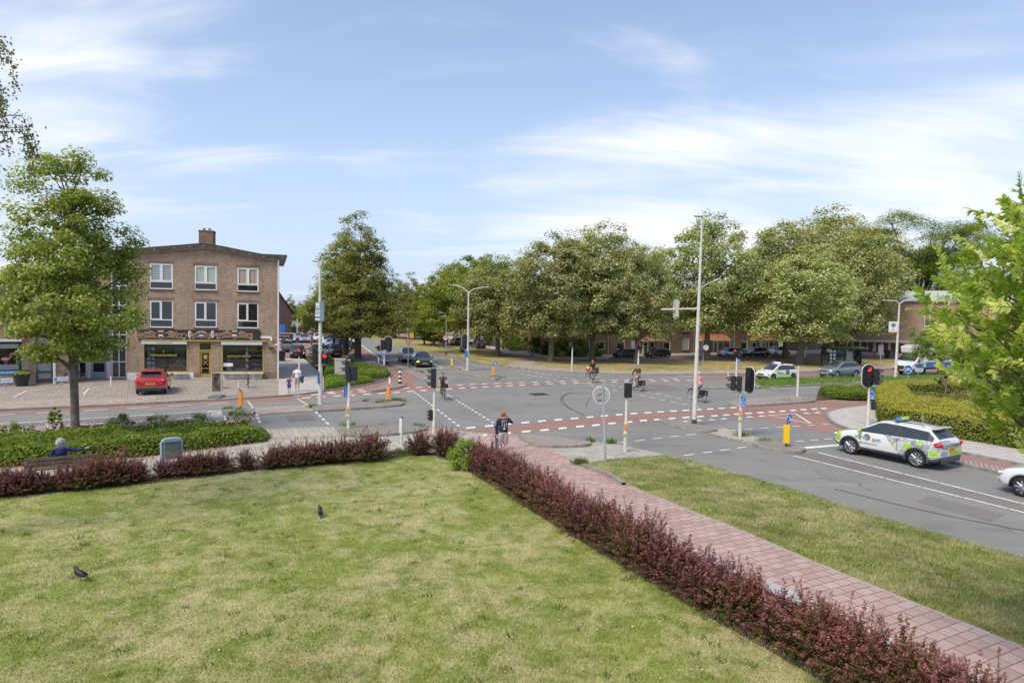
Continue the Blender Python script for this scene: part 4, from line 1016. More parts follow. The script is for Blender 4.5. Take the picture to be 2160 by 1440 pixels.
# corner flower bed
def hedge_block(name,label,poly,z0,h,leafm,n,L,seed=3,cat='hedge',kind=None,bias=.0,topbias=.3,bump_=.12,core=(0.02,0.03,0.01)):
    rg=np.random.default_rng(seed);pol=np.array(poly)
    area=sum(pol[i][0]*pol[(i+1)%len(pol)][1]-pol[(i+1)%len(pol)][0]*pol[i][1]for i in range(len(pol)))
    if area<0:pol=pol[::-1];area=-area
    per=[np.linalg.norm(pol[(i+1)%len(pol)]-pol[i])for i in range(len(pol))];A_side=sum(per)*h;A_top=abs(area)/2
    nt_=int(n*A_top/(A_top+A_side));ns_=n-nt_
    pt=sample([tuple(q)for q in pol],nt_,0,rg)
    wob=lambda x,y:(np.sin(x*2.1+1)*np.sin(y*1.7)*.5+np.sin(x*5.3)*np.sin(y*4.1+2)*.5)*bump_
    top=np.column_stack([pt,z0+h+wob(pt[:,0],pt[:,1])+rg.normal(0,.045,nt_)]);ntop=unit(rg.normal(0,.5,(nt_,3))+np.array([0,0,1.0]))
    e=rg.choice(len(pol),ns_,p=np.array(per)/sum(per));f=rg.random(ns_)[:,None]
    a=pol[e];b=pol[(e+1)%len(pol)];q=a+(b-a)*f;d=unit(b-a);nn=np.stack([d[:,1],-d[:,0]],1)
    zz_=rg.random(ns_);q=q+nn*(rg.normal(0,.05,ns_)+wob(q[:,0]*1.3,zz_*3)*.8)[:,None]
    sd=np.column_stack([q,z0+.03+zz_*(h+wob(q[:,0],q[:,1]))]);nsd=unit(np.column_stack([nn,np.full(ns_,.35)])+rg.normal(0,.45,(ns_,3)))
    Pn=np.concatenate([top,sd]);N=np.concatenate([ntop,nsd])
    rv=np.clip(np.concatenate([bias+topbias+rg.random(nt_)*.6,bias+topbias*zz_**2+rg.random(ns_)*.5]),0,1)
    t=thing(name,label,cat,(0,0,0),0)
    if kind:t['kind']=kind
    mb=MB();mb.prism(inset([tuple(q)for q in pol],.12),z0,z0+h-.12)
    mb.build('branches',mat('hedge_shade_core',core,1.0),t)  # solid block, no real twigs: near-black colour stands in for shade between the leaves
    fast_mesh('foliage',leaf_quads(Pn,N,L,L*.62,rg),0,4,leafm,t,rv)
    return t
hedge_block('clipped_shrubs','row of clipped green shrubs along the pale pavement left of the stone pillar',W([(650,756.5),(662,768),(676,781),(690,781),(700,770),(694,758)],.1),.1,.55,LF_FRESH,7000,.12,4,'shrub')
hedge_block('clipped_shrubs','bright green clipped shrub block just left of the stone pillar',W([(688,783),(687,795),(709,794),(709,781)],.1),.1,.6,LF_FRESH,4500,.11,14,'shrub')
carpet('ground_cover','yellow-green ground cover at the kerb of the corner bed',W([(686,797),(685,820),(740,813),(790,805),(770,797)],.1),13000,.1,(.2,.42),.12,LF_CHART,7,-.1)
carpet('ground_cover','green leafy ground cover in the middle of the corner bed',W([(725,778),(728,797),(775,799),(812,797),(822,790),(790,779),(760,772)],.1),12000,.1,(.35,.65),.12,LF_FRESH,8)
LF_LAV=m_leaf('lavender',[(0,(0.16,0.20,0.08)),(0.4,(0.24,0.26,0.14)),(.6,(.26,.22,.42)),(1,(0.42,0.36,0.68))],0.3)
carpet('lavender','purple lavender around the corner limes',W([(728,757),(745,775),(790,783),(822,790),(818,784),(795,773),(765,765),(752,754)],.1),14000,.1,(.45,.75),.12,LF_LAV,9,.12)
bush('low_shrub','low yellow-green shrub at the foot of the right corner lime',G(757,772,.1),.9,.5,LF_FRESH,20,60,.12,131)
bush('low_shrub','low yellow-green shrub between the two corner limes',G(738,757,.1),.9,.5,LF_CHART,20,60,.12,132)
# right hand hedges
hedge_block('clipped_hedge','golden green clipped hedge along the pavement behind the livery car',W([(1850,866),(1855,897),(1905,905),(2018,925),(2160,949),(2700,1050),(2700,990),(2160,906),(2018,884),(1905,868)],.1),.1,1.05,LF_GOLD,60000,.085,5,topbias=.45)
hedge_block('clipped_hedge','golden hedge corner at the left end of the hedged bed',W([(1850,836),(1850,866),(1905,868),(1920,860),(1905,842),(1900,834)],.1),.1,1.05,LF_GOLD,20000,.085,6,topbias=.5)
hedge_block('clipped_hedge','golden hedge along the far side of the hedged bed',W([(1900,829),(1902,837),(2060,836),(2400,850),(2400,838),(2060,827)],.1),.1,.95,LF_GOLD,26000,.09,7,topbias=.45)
hedge_block('low_hedge','low dark green hedge between the cycle path and the far carriageway',W([(1730,829),(1742,838),(1790,842),(1850,843),(1900,842),(1900,829),(1850,826),(1760,825)],.1),.1,.45,LF_YEL,18000,.10,8,topbias=.15)
carpet('ground_cover','mixed pale yellow and red-brown plants inside the hedged bed',W([(1905,842),(1925,866),(2018,884),(2160,906),(2600,980),(2600,870),(2060,838)],.1),26000,.1,(.4,.85),.11,m_leaf('mixed_plants',[(0,(0.10,0.13,0.03)),(0.5,(0.24,0.27,0.06)),(.8,(.36,.28,.10)),(1,(0.45,0.33,0.26))],.3),10,.05)
# shrubs of the corner garden and gardens down the avenue
for i,(x,y,top,wpx,lm,lab)in enumerate(((1100,741,688,78,LF_FRESH,'big rounded light green shrub of the corner garden'),(1075,738,700,40,LF_FRESH,'leafy shrub at the left end of the corner garden wall'),(1133,746,703,40,LF_YEL,'darker shrub behind the pedestrian in the corner garden'),(1155,750,716,30,LF_DARK,'clipped dark shrub left of the yellow trunk'),(1185,752,709,60,LF_YEL,'broad green shrub right of the yellow trunk'),(1218,753,706,58,LF_FRESH,'tall green shrub at the right end of the corner garden'),(1258,753,722,26,LF_CHART,'variegated shrub beside the front door'),(1030,722,700,22,LF_FRESH,'round green garden shrub behind the parked small car'),(1012,715,702,24,LF_CHART,'low yellow-green garden shrub behind the small car'),(985,710,690,20,LF_YEL,'garden shrub by the distant front gardens'),(640,704,694,30,LF_FRESH,'low green hedge behind the silver saloon'),(672,703,690,26,LF_FRESH,'leafy shrub behind the white car'),(618,702,685,30,LF_DARK,'dark shrub beside the far gable'))):
    b=G(x,y,0);s=mpp(b);bush('garden_shrub',lab,b,wpx*s/2,max(.5,hgt(b,top)),lm,60,60,.22,140+i,'garden shrubs beyond the junction',rc=None)
b=G(644,705,0);bush('conifer','dark green cone-shaped conifer at the back of the car park',b,17*mpp(b),hgt(b,671),LF_DARK,110,60,.24,160,cat='tree',prof=lambda q:np.clip(1.0-q*.93,.05,1),rc=.5)
for i,(x,y,c,lab)in enumerate(((641,706,[(0,(.45,.02,.10)),(1,(.75,.08,.2))],'crimson flowering shrub behind the silver saloon'),(655,706,[(0,(.4,.2,.4)),(1,(.7,.45,.65))],'lilac pink flowering shrub beside the crimson one'),(960,711,[(0,(.12,.2,.05)),(.4,(.4,.42,.3)),(1,(.8,.8,.75))],'white flowering garden shrub beyond the verge'))):
    b=G(x,y,0);s=mpp(b);bush('flowering_shrub',lab,b,8*s,10*s,m_leaf('blossom_%d'%i,c,.3),30,60,.25,170+i)
# ================================================================== BUILDINGS
def m_brick(name,c1,c2,mort,var=0.25):
    n=NB(name)
    s=n.t.nodes.new('ShaderNodeSeparateXYZ');n.put(s.inputs[0],n.co)
    cb=n.t.nodes.new('ShaderNodeCombineXYZ');n.put(cb.inputs[0],n.math('ADD',s.outputs[0],s.outputs[1]));n.put(cb.inputs[1],s.outputs[2])
    col,fac=n.brick(cb.outputs[0],c1,c2,mort,0.22,0.072,0.009,0.5)
    big=n.ramp(n.noise(0.7,6,0.65),[(0.3,0.32),(0.7,0.68)])
    col=n.mix(var*2,col,big,'OVERLAY')
    st=n.ramp(n.noise(1.0,5,0.6,vec=n.map(0,(9,9,0.35))),[(0.35,0.38),(0.7,0.6)])
    col=n.mix(0.5,col,st,'OVERLAY')
    row=n.ramp(n.noise(3.0,3,0.7,vec=n.map(0,(0.8,0.8,9))),[(0.3,0.3),(0.7,0.7)])
    col=n.mix(0.35,col,row,'OVERLAY')
    n.bump(n.math('MULTIPLY',fac,-1.0),0.5,0.008)
    return n.out(col,0.92)
BR1=m_brick('brick_brown',(0.255,0.165,0.11),(0.39,0.275,0.195),(0.31,0.265,0.215))
BR2=m_brick('brick_dark',(0.17,0.10,0.07),(0.27,0.17,0.12),(0.22,0.18,0.15))
BR3=m_brick('brick_salmon',(0.36,0.21,0.15),(0.45,0.28,0.21),(0.38,0.31,0.26),.1)
WHITE=mat('white_paint',(0.72,0.72,0.70),0.5,vary=0.06,vscale=3)
OCHRE=mat('ochre_paint',(0.34,0.25,0.06),0.5,vary=0.12,vscale=6)
BLACKP=mat('black_paint',(0.025,0.025,0.028),0.45)
ANTHR=mat('anthracite_paint',(0.05,0.055,0.065),0.45)
SILL=mat('sill_brick',(0.16,0.07,0.05),0.85,vary=0.2,vscale=9)
ROOFB=mat('roof_felt',(0.05,0.05,0.052),0.85,vary=0.2)
SOFFIT=mat('soffit',(0.52,0.50,0.47),0.8,vary=0.1)
ZINC=mat('zinc',(0.45,0.46,0.46),0.5,0.3,vary=0.1)
def m_glass(name,dark,refl=0.10,alpha=0.0):
    m=bpy.data.materials.new(name);m.use_nodes=True;t=m.node_tree;t.nodes.clear()
    g=t.nodes.new('ShaderNodeBsdfGlossy');g.inputs['Roughness'].default_value=0.03;g.inputs[0].default_value=(1,1,1,1)
    fr=t.nodes.new('ShaderNodeFresnel');fr.inputs[0].default_value=1.5
    ad=t.nodes.new('ShaderNodeMath');ad.operation='ADD';ad.inputs[1].default_value=refl;t.links.new(fr.outputs[0],ad.inputs[0])
    if alpha:
        b=t.nodes.new('ShaderNodeBsdfTransparent');b.inputs[0].default_value=(*[alpha*c for c in(0.93,1,0.97)],1)
    else:
        b=t.nodes.new('ShaderNodeBsdfDiffuse');b.inputs[0].default_value=(*dark,1)
    mx_=t.nodes.new('ShaderNodeMixShader');t.links.new(ad.outputs[0],mx_.inputs[0]);t.links.new(b.outputs[0],mx_.inputs[1]);t.links.new(g.outputs[0],mx_.inputs[2])
    o=t.nodes.new('ShaderNodeOutputMaterial');t.links.new(mx_.outputs[0],o.inputs[0]);MATS[name]=m;return m
GLASS_D=m_glass('window_glass',(0.018,0.02,0.02),0.03)
GLASS_T=m_glass('shop_glass',None,0.04,0.9)
def m_curtain(name,c):
    n=NB(name);f=n.noise(1,2,.5,vec=n.map(0,(28,28,0.4)));return n.out(n.mix(n.ramp(f,[(.35,0.),(.65,1.)]),tuple(a*.7 for a in c),c),.9)
BLIND=mat('blind',(0.42,0.47,0.47),0.8);CURT_G=m_curtain('curtain_green',(0.42,0.50,0.42));CURT_B=m_curtain('curtain_beige',(0.40,0.34,0.25));CURT_W=m_curtain('net_curtain',(0.5,0.52,0.5))
def m_rooftile():
    n=NB('roof_tiles');col,fac=n.brick(n.map(0),(0.42,0.145,0.07),(0.55,0.22,0.11),(0.22,0.08,0.05),0.22,0.3,0.02,0.0)
    big=n.ramp(n.noise(1.2,5,0.6),[(.3,.35),(.7,.68)]);return n.out(n.mix(.5,col,big,'OVERLAY'),.85)
TILE=m_rooftile()
class Fac:
    """a facade plane: local x along it, local y into the building, z up"""
    def __init__(s,a,b):
        s.O=Vector(a);d=Vector(b)-Vector(a);d.z=0;s.len=d.length;s.u=d.normalized();s.n=Vector((-s.u.y,s.u.x,0));s.rz=math.atan2(s.u.y,s.u.x)
    def uz(s,px,py,off=0.0):
        d=ray(px,py);o=Vector((0,0,CAM_H));p0=s.O+s.n*off
        t=(p0-o).dot(s.n)/d.dot(s.n);p=o+d*t
        return((p-s.O).dot(s.u),p.z-s.O.z)
    def rect(s,x0,y0,x1,y1,off=0.0):
        a=s.uz(x0,y0,off);b=s.uz(x1,y0,off);c=s.uz(x0,y1,off);d=s.uz(x1,y1,off)
        return((a[0]+c[0])/2,(c[1]+d[1])/2,(b[0]+d[0])/2,(a[1]+b[1])/2)
def wall_open(mb,u0,u1,z0,z1,ops,rev=0.13,m=0,y=0.0):
    us=sorted(set([u0,u1]+[q for o in ops for q in(o[0],o[2])if u0<q<u1]));zs=sorted(set([z0,z1]+[q for o in ops for q in(o[1],o[3])if z0<q<z1]))
    for a,b in zip(us[:-1],us[1:]):
        for c,d in zip(zs[:-1],zs[1:]):
            mu,mz=(a+b)/2,(c+d)/2
            if any(o[0]<mu<o[2]and o[1]<mz<o[3]for o in ops):continue
            mb.face([(a,y,c),(b,y,c),(b,y,d),(a,y,d)],m)
    for o in ops:
        a,c,b,d=o;e=y+rev
        mb.face([(a,y,c),(a,y,d),(a,e,d),(a,e,c)],m);mb.face([(b,y,d),(b,y,c),(b,e,c),(b,e,d)],m)
        mb.face([(a,y,d),(b,y,d),(b,e,d),(a,e,d)],m);mb.face([(b,y,c),(a,y,c),(a,e,c),(b,e,c)],m)
def window(parent,r,fm=WHITE,gm=GLASS_D,kind='two',y=0.07,fw=0.07,curtain=None,sill=SILL,name='window',chalf=1.0):
    u0,z0,u1,z1=r;g=0.004
    u0+=g;u1-=g;z0+=g;z1-=g
    mb=MB();w_,h_=u1-u0,z1-z0
    def bar(a,c,b,d,yy=0.0,th=0.07):mb.box(((a+b)/2,y+yy,(c+d)/2),(b-a,th,d-c))
    bar(u0,z0,u0+fw,z1);bar(u1-fw,z0,u1,z1);bar(u0+fw,z0,u1-fw,z0+fw);bar(u0+fw,z1-fw,u1-fw,z1)
    zt=z0+h_*.28;um=(u0+u1)/2
    if kind in('two','one'):
        bar(u0+fw,zt-fw*.4,u1-fw,zt+fw*.6)
        bar(um-fw*.6,zt+fw*.6,um+fw*.6,z1-fw)
        for k,(a,b)in enumerate(((u0+fw,um-fw*.6),(um+fw*.6,u1-fw))):
            if kind=='one' and k:continue
            e=fw*.8;c,d=zt+fw*.6,z1-fw
            for q in((a,c,a+e,d),(b-e,c,b,d),(a+e,c,b-e,c+e),(a+e,d-e,b-e,d)):bar(*q,-0.025,.05)
    elif kind=='cross':
        bar(um-fw*.35,z0+fw,um+fw*.35,z1-fw);bar(u0+fw,z0+h_*.6,um-fw*.35,z0+h_*.64);bar(um+fw*.35,z0+h_*.6,u1-fw,z0+h_*.64)
    elif kind=='top':
        zq=z0+h_*.8;bar(u0+fw,zq-fw*.4,u1-fw,zq+fw*.4);bar(um-fw*.3,zq+fw*.4,um+fw*.3,z1-fw)
    o=mb.build(name,fm,parent)
    mb=MB();mb.face([(u0+fw,y+.02,z0+fw),(u1-fw,y+.02,z0+fw),(u1-fw,y+.02,z1-fw),(u0+fw,y+.02,z1-fw)])
    if name!='frame':mb.build('pane',gm,o)
    else:mb.build('pane',gm,parent)
    if curtain is not None:
        mb=MB();zc=z1-(z1-zt)*chalf if kind in('two','one')else z0
        mb.face([(u0+fw,y+.012,zc),(u1-fw,y+.012,zc),(u1-fw,y+.012,z1-fw),(u0+fw,y+.012,z1-fw)])
        mb.build('curtain',curtain,o)
    if sill:
        mb=MB();mb.box(((u0+u1)/2,-0.02,z0-.055),(w_+.1,.16,.08));mb.build('sill',sill,o)
    return o
# ---------------------------------------------------------------- corner shop building
F1=Fac(G(268,800.5,.08),G(588.5,799,.08))
b1=thing('shop_building','three storey brown brick building with a barber shop at street level','building',F1.O,F1.rz)
LW=F1.len
_vd=ray(566,652);_vd.z=0;_vd.normalize();SK=_vd.dot(F1.u)/_vd.dot(F1.n)
rows=[(315,555.3,364.7,609.4),(410,560,457.2,612),(499.7,564.4,545.3,615),(315,633.6,364.7,690.5),(410,636.4,457.2,690.5),(499.7,638.6,544.7,692)]
ops=[F1.rect(*r)for r in rows]
sw1,sw2,dr=F1.rect(301,720,397,785.5),F1.rect(467,720,557,785.5),F1.rect(418.5,720.5,447.5,797)
dr=(dr[0],0.12,dr[2],dr[3])
roofpx=[(268,528),(296,525.3),(371,519.7),(418,516),(432,515.3),(449,517.5),(480,523),(510,529.4),(554.4,537.8),(590,541)]
rp=[F1.uz(*q)for q in roofpx];rp[0]=(0.0,rp[0][1]);rp[-1]=(LW,rp[-1][1])
zcut=min(q[1]for q in rp)-.35
mb=MB();wall_open(mb,0,LW,0.55,zcut,ops+[sw1,sw2,(dr[0],0.55,dr[2],dr[3])])
for a,b in zip(rp[:-1],rp[1:]):mb.face([(a[0],0,zcut),(b[0],0,zcut),(b[0],0,b[1]-.1),(a[0],0,a[1]-.1)])
D1=11.0
mb.face([(0,0,-.1),(0,0,rp[0][1]-.1),(SK*D1,D1,rp[0][1]-.1),(SK*D1,D1,-.1)]);mb.face([(LW,0,-.1),(LW+SK*D1,D1,-.1),(LW+SK*D1,D1,rp[-1][1]-.1),(LW,0,rp[-1][1]-.1)])
mb.face([(LW+SK*D1,D1,-.1),(SK*D1,D1,-.1),(SK*D1,D1,zcut+.3),(LW+SK*D1,D1,zcut+.3)])
mb.build('wall',BR1,b1)
for a,b in((0,dr[0]-.35),(dr[2]+.35,LW-1.25)):mb=MB();mb.box(((a+b)/2,.0,.27),(b-a,.06,.56));mb.build('plinth',mat('white_plinth',(0.60,0.59,0.56),.85,vary=.25,vscale=2.5),b1)
for a,b in((dr[0]-.35,dr[0]),(dr[2],dr[2]+.35),(LW-1.25,LW)):mb=MB();mb.box(((a+b)/2,.0,.27),(b-a,.05,.56));mb.build('plinth',BR2,b1)
# roof: follows the gable, overhangs in front and at the right
mb=MB();rr1=rp[:-1]+[F1.uz(607,540.3)];rr1=[(-.05,rr1[0][1])]+rr1[1:]
for a,b in zip(rr1[:-1],rr1[1:]):
    y0,y1=-.42,D1+.4;s0,s1=0,SK*(y1-y0)
    for q,m_ in(([(a[0],y0,a[1]+.06),(b[0],y0,b[1]+.06),(b[0]+s1,y1,b[1]+.06),(a[0]+s1,y1,a[1]+.06)],0),([(a[0],y0,a[1]-.11),(a[0]+s1,y1,a[1]-.11),(b[0]+s1,y1,b[1]-.11),(b[0],y0,b[1]-.11)],1),([(a[0],y0,a[1]-.11),(b[0],y0,b[1]-.11),(b[0],y0,b[1]+.06),(a[0],y0,a[1]+.06)],0)):mb.face(q,m_)
e=rr1[-1];mb.face([(e[0],-.42,e[1]-.11),(e[0]+s1,D1+.4,e[1]-.11),(e[0]+s1,D1+.4,e[1]+.06),(e[0],-.42,e[1]+.06)])
rf=mb.build('roof',[ROOFB,SOFFIT],b1)
for q in(300,329,371,403,432,464,495,528,558):
    mb=MB();u,z=F1.uz(q,530);zz_=np.interp(u,[r_[0]for r_ in rr1],[r_[1]for r_ in rr1]);mb.box((u,-.35,zz_-.15),(.09,.09,.05));mb.build('spotlight',WHITE,rf)
mb=MB();c0=F1.rect(419,486,449,517,2.0);mb.box(((c0[0]+c0[2])/2,2.5,(c0[1]+c0[3])/2-.3),(c0[2]-c0[0],.95,c0[3]-c0[1]+.5))
mb.box(((c0[0]+c0[2])/2,2.5,c0[3]-.03),(c0[2]-c0[0]+.07,1.02,.1));ch=mb.build('chimney',BR2,rf)
for k in(.3,.68):mb=MB();mb.tube([(c0[0]+(c0[2]-c0[0])*k,2.4,c0[3]),(c0[0]+(c0[2]-c0[0])*k,2.4,c0[3]+.22)],[.12,.10],10);mb.build('chimney_pot',mat('terracotta',(.30,.2,.13),.9),ch)
ct=[BLIND,CURT_G,CURT_B,None,None,None]
for i,r in enumerate(ops):window(b1,r,kind='two' if i<3 else 'one',curtain=ct[i])
# slats of the first blind
u0,z0,u1,z1=ops[0];mb=MB()
for k in range(9):
    z=z1-.14-k*(z1-z0)*.065;mb.box(((u0+u1)/2,.06,z),(u1-u0-.24,.02,.025))
mb.build('blind_slats',mat('slat',(.28,.33,.34),.8),b1)
# pediment courses above windows
mb=MB()
for r in ops:mb=MB();mb.box(((r[0]+r[2])/2,-.004,r[3]+.11),(r[2]-r[0]+.2,.02,.2));mb.build('brick_course',BR2,b1)
mb=MB()
for a,b in zip(rp[:-1],rp[1:]):
    q=Vector((b[0]-a[0],0,b[1]-a[1]));c=Vector(((a[0]+b[0])/2,-.012,(a[1]+b[1])/2-.42));an=math.atan2(q.z,q.x)
    mb.box(c,(q.length+.01,.04,.07),M=Matrix.Rotation(-an,3,'Y'))
mb.build('brick_course',BR2,b1)
# drainpipe and small fittings
mb=MB();mb.tube([(LW-.05,-.08,0),(LW-.05,-.08,rp[-1][1]-.3)],.055,8);mb.build('drainpipe',WHITE,b1)
def plate(r,mtl,name,y=-.03,th=.05,parent=None):mb=MB();mb.box(((r[0]+r[2])/2,y,(r[1]+r[3])/2),(r[2]-r[0],th,r[3]-r[1]));return mb.build(name,mtl,parent or b1)
plate(F1.rect(549,709,573,713),WHITE,'wall_strip');plate(F1.rect(571,713,575,718),WHITE,'wall_lamp',-.1,.18)
plate(F1.rect(567,732,577,735),BLACKP,'camera',-.12,.2);plate(F1.rect(579,725,585.5,729),mat('cream',(.6,.57,.45),.6),'street_name_plate')
# fascia sign
sr=F1.rect(290,695.5,549,716);sg=plate(sr,mat('sign_black',(.022,.022,.024),.5),'sign_board',-.06,.09)
GOLDL=mat('sign_orange',(.62,.30,.12),.6);PINKL=mat('sign_cream',(.62,.48,.42),.6)
def crest(cx_,cz,s,wid):
    mb=MB();y=-.112
    mb.box((cx_,y,cz),(.34*s,.012,.16*s));mb.tube([(cx_-.17*s,y,cz-.08*s),(cx_,y,cz-.30*s),(cx_+.17*s,y,cz-.08*s)],.018,4)
    for k in range(5):mb.tube([(cx_+(k-2)*.07*s,y,cz+.30*s),(cx_+(k-2)*.105*s,y,cz+.42*s)],[.03*s,.012],5)
    mb.box((cx_,y,cz+.28*s),(.36*s,.012,.05))
    for sg_ in(-1,1):
        for dz in(.17,-.17):
            mb.tube([(cx_+sg_*(.2+(wid-.2)*q)*s,y,cz+dz*s+.035*math.sin(q*6))for q in np.linspace(0,1,12)],.011,4)
        mb.tube([(cx_+sg_*wid*s,y,cz+.17*s),(cx_+sg_*(wid+.07)*s,y,cz),(cx_+sg_*wid*s,y,cz-.17*s)],.016,4)
        mb.ring((cx_+sg_*wid*.42*s,y,cz+.27*s),(0,1,0),.07*s,.014,12,4)
        mb.ring((cx_+sg_*wid*.95*s,y,cz-.25*s),(0,1,0),.06*s,.014,12,4)
        mb.tube([(cx_+sg_*wid*.25*s,y,cz+.2*s),(cx_+sg_*wid*.34*s,y,cz+.33*s),(cx_+sg_*wid*.55*s,y,cz+.22*s),(cx_+sg_*wid*.66*s,y,cz+.3*s)],.013,4)
    mb.build('emblem',PINKL,sg)
for(a,b)in((296,394),(457,532)):
    ua_,za=F1.uz((a+b)/2+(1 if a>400 else-6),707);wd=(F1.uz(b,706)[0]-F1.uz(a,706)[0])/2
    if a==296:ua_=F1.uz(340,707)[0];wd=F1.uz(393,706)[0]-ua_
    crest(ua_,za,1.0,wd*.98)
    for s_,w_ in((-1,'NAPOLEON'),(1,'PRINCE')):text(w_,.38,GOLDL,sg,(ua_+s_*(wd*.56+.05),-.108,za-.005),(PI/2,0,0),sx=.66 if w_=='NAPOLEON' else .8)
uc_,zc_=F1.uz(425.5,707);crest(uc_,zc_,.85,.7)
for s_ in(-1,1):text('NAPOLEON' if s_<0 else 'PRINCE',.2,GOLDL,sg,(uc_+s_*.38,-.108,zc_),(PI/2,0,0),sx=.55 if s_<0 else .65)
for q,hx in((401,.12),(449,.12)):
    u,z=F1.uz(q,705);mb=MB();mb.ell((u,-.10,z),(.14,.03,.30),12,8)
    mb.tube([(u-.03,-.12,z-.2),(u+.06,-.12,z-.42)],[.08,.02],6)if q<420 else None
    fo=mb.build('emblem',PINKL,sg)
    mb=MB();mb.box((u+.02,-.135,z+.08),(.13,.02,.05));mb.box((u+.01,-.135,z-.07),(.09,.02,.04));mb.build('emblem_detail',BLACKP,fo)if False else mb.build('emblem',BLACKP,sg)
tr_=F1.rect(300,716.5,562,719.8);plate(tr_,OCHRE,'sign_trim',-.09,.22)
# shop fronts
def frame(r,mtl,name,fw=.11,y=.03,mull=()):
    u0,z0,u1,z1=r;mb=MB()
    for a,c,b,d in((u0,z0,u0+fw,z1),(u1-fw,z0,u1,z1),(u0+fw,z0,u1-fw,z0+fw),(u0+fw,z1-fw,u1-fw,z1))+tuple((m_-fw*.3,z0+fw,m_+fw*.3,z1-fw)for m_ in mull):mb.box(((a+b)/2,y,(c+d)/2),(b-a,.1,d-c))
    return mb.build(name,mtl,b1)
INT=mat('shop_inside',(.26,.25,.22),.9,vary=.3,vscale=2);INTF=mat('shop_floor',(.2,.17,.14),.7)
mb=MB();ra,rb_=sw1[0]-.5,sw2[2]+.5
mb.box(((ra+rb_)/2,4.2,1.6),(rb_-ra,.05,3.0));mb.box((ra,2.2,1.6),(.05,4,3.0));mb.box((rb_,2.2,1.6),(.05,4,3.0));mb.box(((ra+rb_)/2,2.2,3.05),(rb_-ra,4,.05));mb.box(((ra+rb_)/2,2.2,.1),(rb_-ra,4,.05),m=1)
mb.build('interior',[INT,INTF],b1)
for r,lab in((sw1,1),(sw2,2)):
    f=frame(r,OCHRE,'shop_window');mb=MB();mb.face([(r[0]+.1,.04,r[1]+.1),(r[2]-.1,.04,r[1]+.1),(r[2]-.1,.04,r[3]-.1),(r[0]+.1,.04,r[3]-.1)]);mb.build('pane',GLASS_T,f)
GLD=mat('gold_lettering',(.5,.42,.08),.5)
def inner(u,y,z,sx,sy,sz,c,nm='display_item',par=b1):mb=MB();mb.box((u,y,z),(sx,sy,sz));return mb.build(nm,mat('item_%d_%d_%d'%tuple(int(q*99)for q in c),c,.6),par)
# left window: shelf of boxes, tins, glazed board, lettering
u0,z0,u1,z1=sw1
shf=MB()
for k in range(6):shf.box((u0+.48,.45,z0+.15+k*.37),(.62,.3,.03))
shelf=shf.build('display_shelf',mat('dark_wood',(.06,.045,.03),.7),b1)
for k in range(5):
    for j in range(2):inner(u0+.32+j*.3,.42,z0+.33+k*.37,.22,.15,.24,[(.35,.55,.6),(.5,.6,.7),(.2,.45,.6),(.25,.28,.3),(.15,.15,.3)][(k+j)%5])
for k in range(7):
    for j in range(7-k):inner(u0+1.75+(j+k*.5)*.22-.1,.5,z0+.2+k*.105,.12,.12,.1,(.55,.08,.06)if(j+k)%2 else(.5,.3,.22),'tin')
inner(u0+2.0,2.4,z0+1.15,.75,.05,1.6,(.16,.2,.18),'wall_mirror');inner(u0+2.9,1.6,z0+.4,1.4,.4,.35,(.16,.06,.05),'seat')
mb=MB()
for k in range(9):a=-.2+k*.42;mb.tube([(u1-.65,.5,z0+.2),(u1-.65+math.cos(a)*.3,.5,z0+.25+abs(math.sin(a))*.55)],.012,4)
mb.build('dried_plant',mat('straw',(.45,.32,.12),.8),b1)
text('NAPOLEON PRINCE',.26,GLD,b1,((u0+u1)/2-.15,.03,z0+1.32),(PI/2,0,0),sx=.8);text('M',.2,GLD,b1,((u0+u1)/2-.15,.03,z0+1.62),(PI/2,0,0))
# right window
u0,z0,u1,z1=sw2
text('NAPOLEON PRINCE',.24,GLD,b1,((u0+u1)/2-.3,.03,z0+1.28),(PI/2,0,0),sx=.8)
shf=MB()
for k in range(6):shf.box((u1-.62,.7,z0+.12+k*.37),(.95,.3,.03))
shf.build('display_shelf',MATS['dark_wood'],b1)
for k in range(6):
    for j in range(6):inner(u1-1.0+j*.15,.6,z0+.2+k*.37,.09,.09,.15,[(.5,.5,.45),(.35,.1,.1),(.1,.35,.15),(.45,.35,.1),(.12,.12,.14),(.3,.32,.35)][(k*5+j*3)%6],'bottle')
inner(u0+.5,.4,z0+.35,.32,.2,.5,(.5,.5,.5),'bucket');inner(u0+1.35,.4,z0+.2,.8,.2,.18,(.32,.36,.38),'display_item');inner(u0+1.9,2.2,z0+.5,1.5,.5,.6,(.12,.08,.06),'seat');inner(u0+1.6,4.0,z0+1.8,1.4,.04,.8,(.22,.3,.12),'wall_mirror')
def barber_pole(parent,u,y,z0_,z1_,r,loc=(0,0,0)):
    mb=MB();n_=28;k_=12
    for i in range(n_):
        for j in range(k_):
            a0,a1=2*PI*j/k_,2*PI*(j+1)/k_;c,d=z0_+(z1_-z0_)*i/n_,z0_+(z1_-z0_)*(i+1)/n_
            q=(i*1.0+j*(10/12))%10;m_=0 if q<3 else(1 if q<5 else(2 if q<8 else 0))
            mb.face([(u+r*math.cos(a0),y+r*math.sin(a0),c),(u+r*math.cos(a1),y+r*math.sin(a1),c),(u+r*math.cos(a1),y+r*math.sin(a1),d),(u+r*math.cos(a0),y+r*math.sin(a0),d)],m_)
    o=mb.build('pole_cylinder',[mat('stripe_white',(.75,.75,.78),.4),mat('stripe_red',(.5,.06,.05),.4),mat('stripe_blue',(.10,.10,.55),.4)],parent)
    mb=MB();mb.ell((u,y,z1_+r),(r*1.1,r*1.1,r*1.1),12,8);mb.ell((u,y,z0_-r*.3),(r*1.15,r*1.15,r*.6),12,8);mb.build('pole_cap',ZINC,parent)
    return o
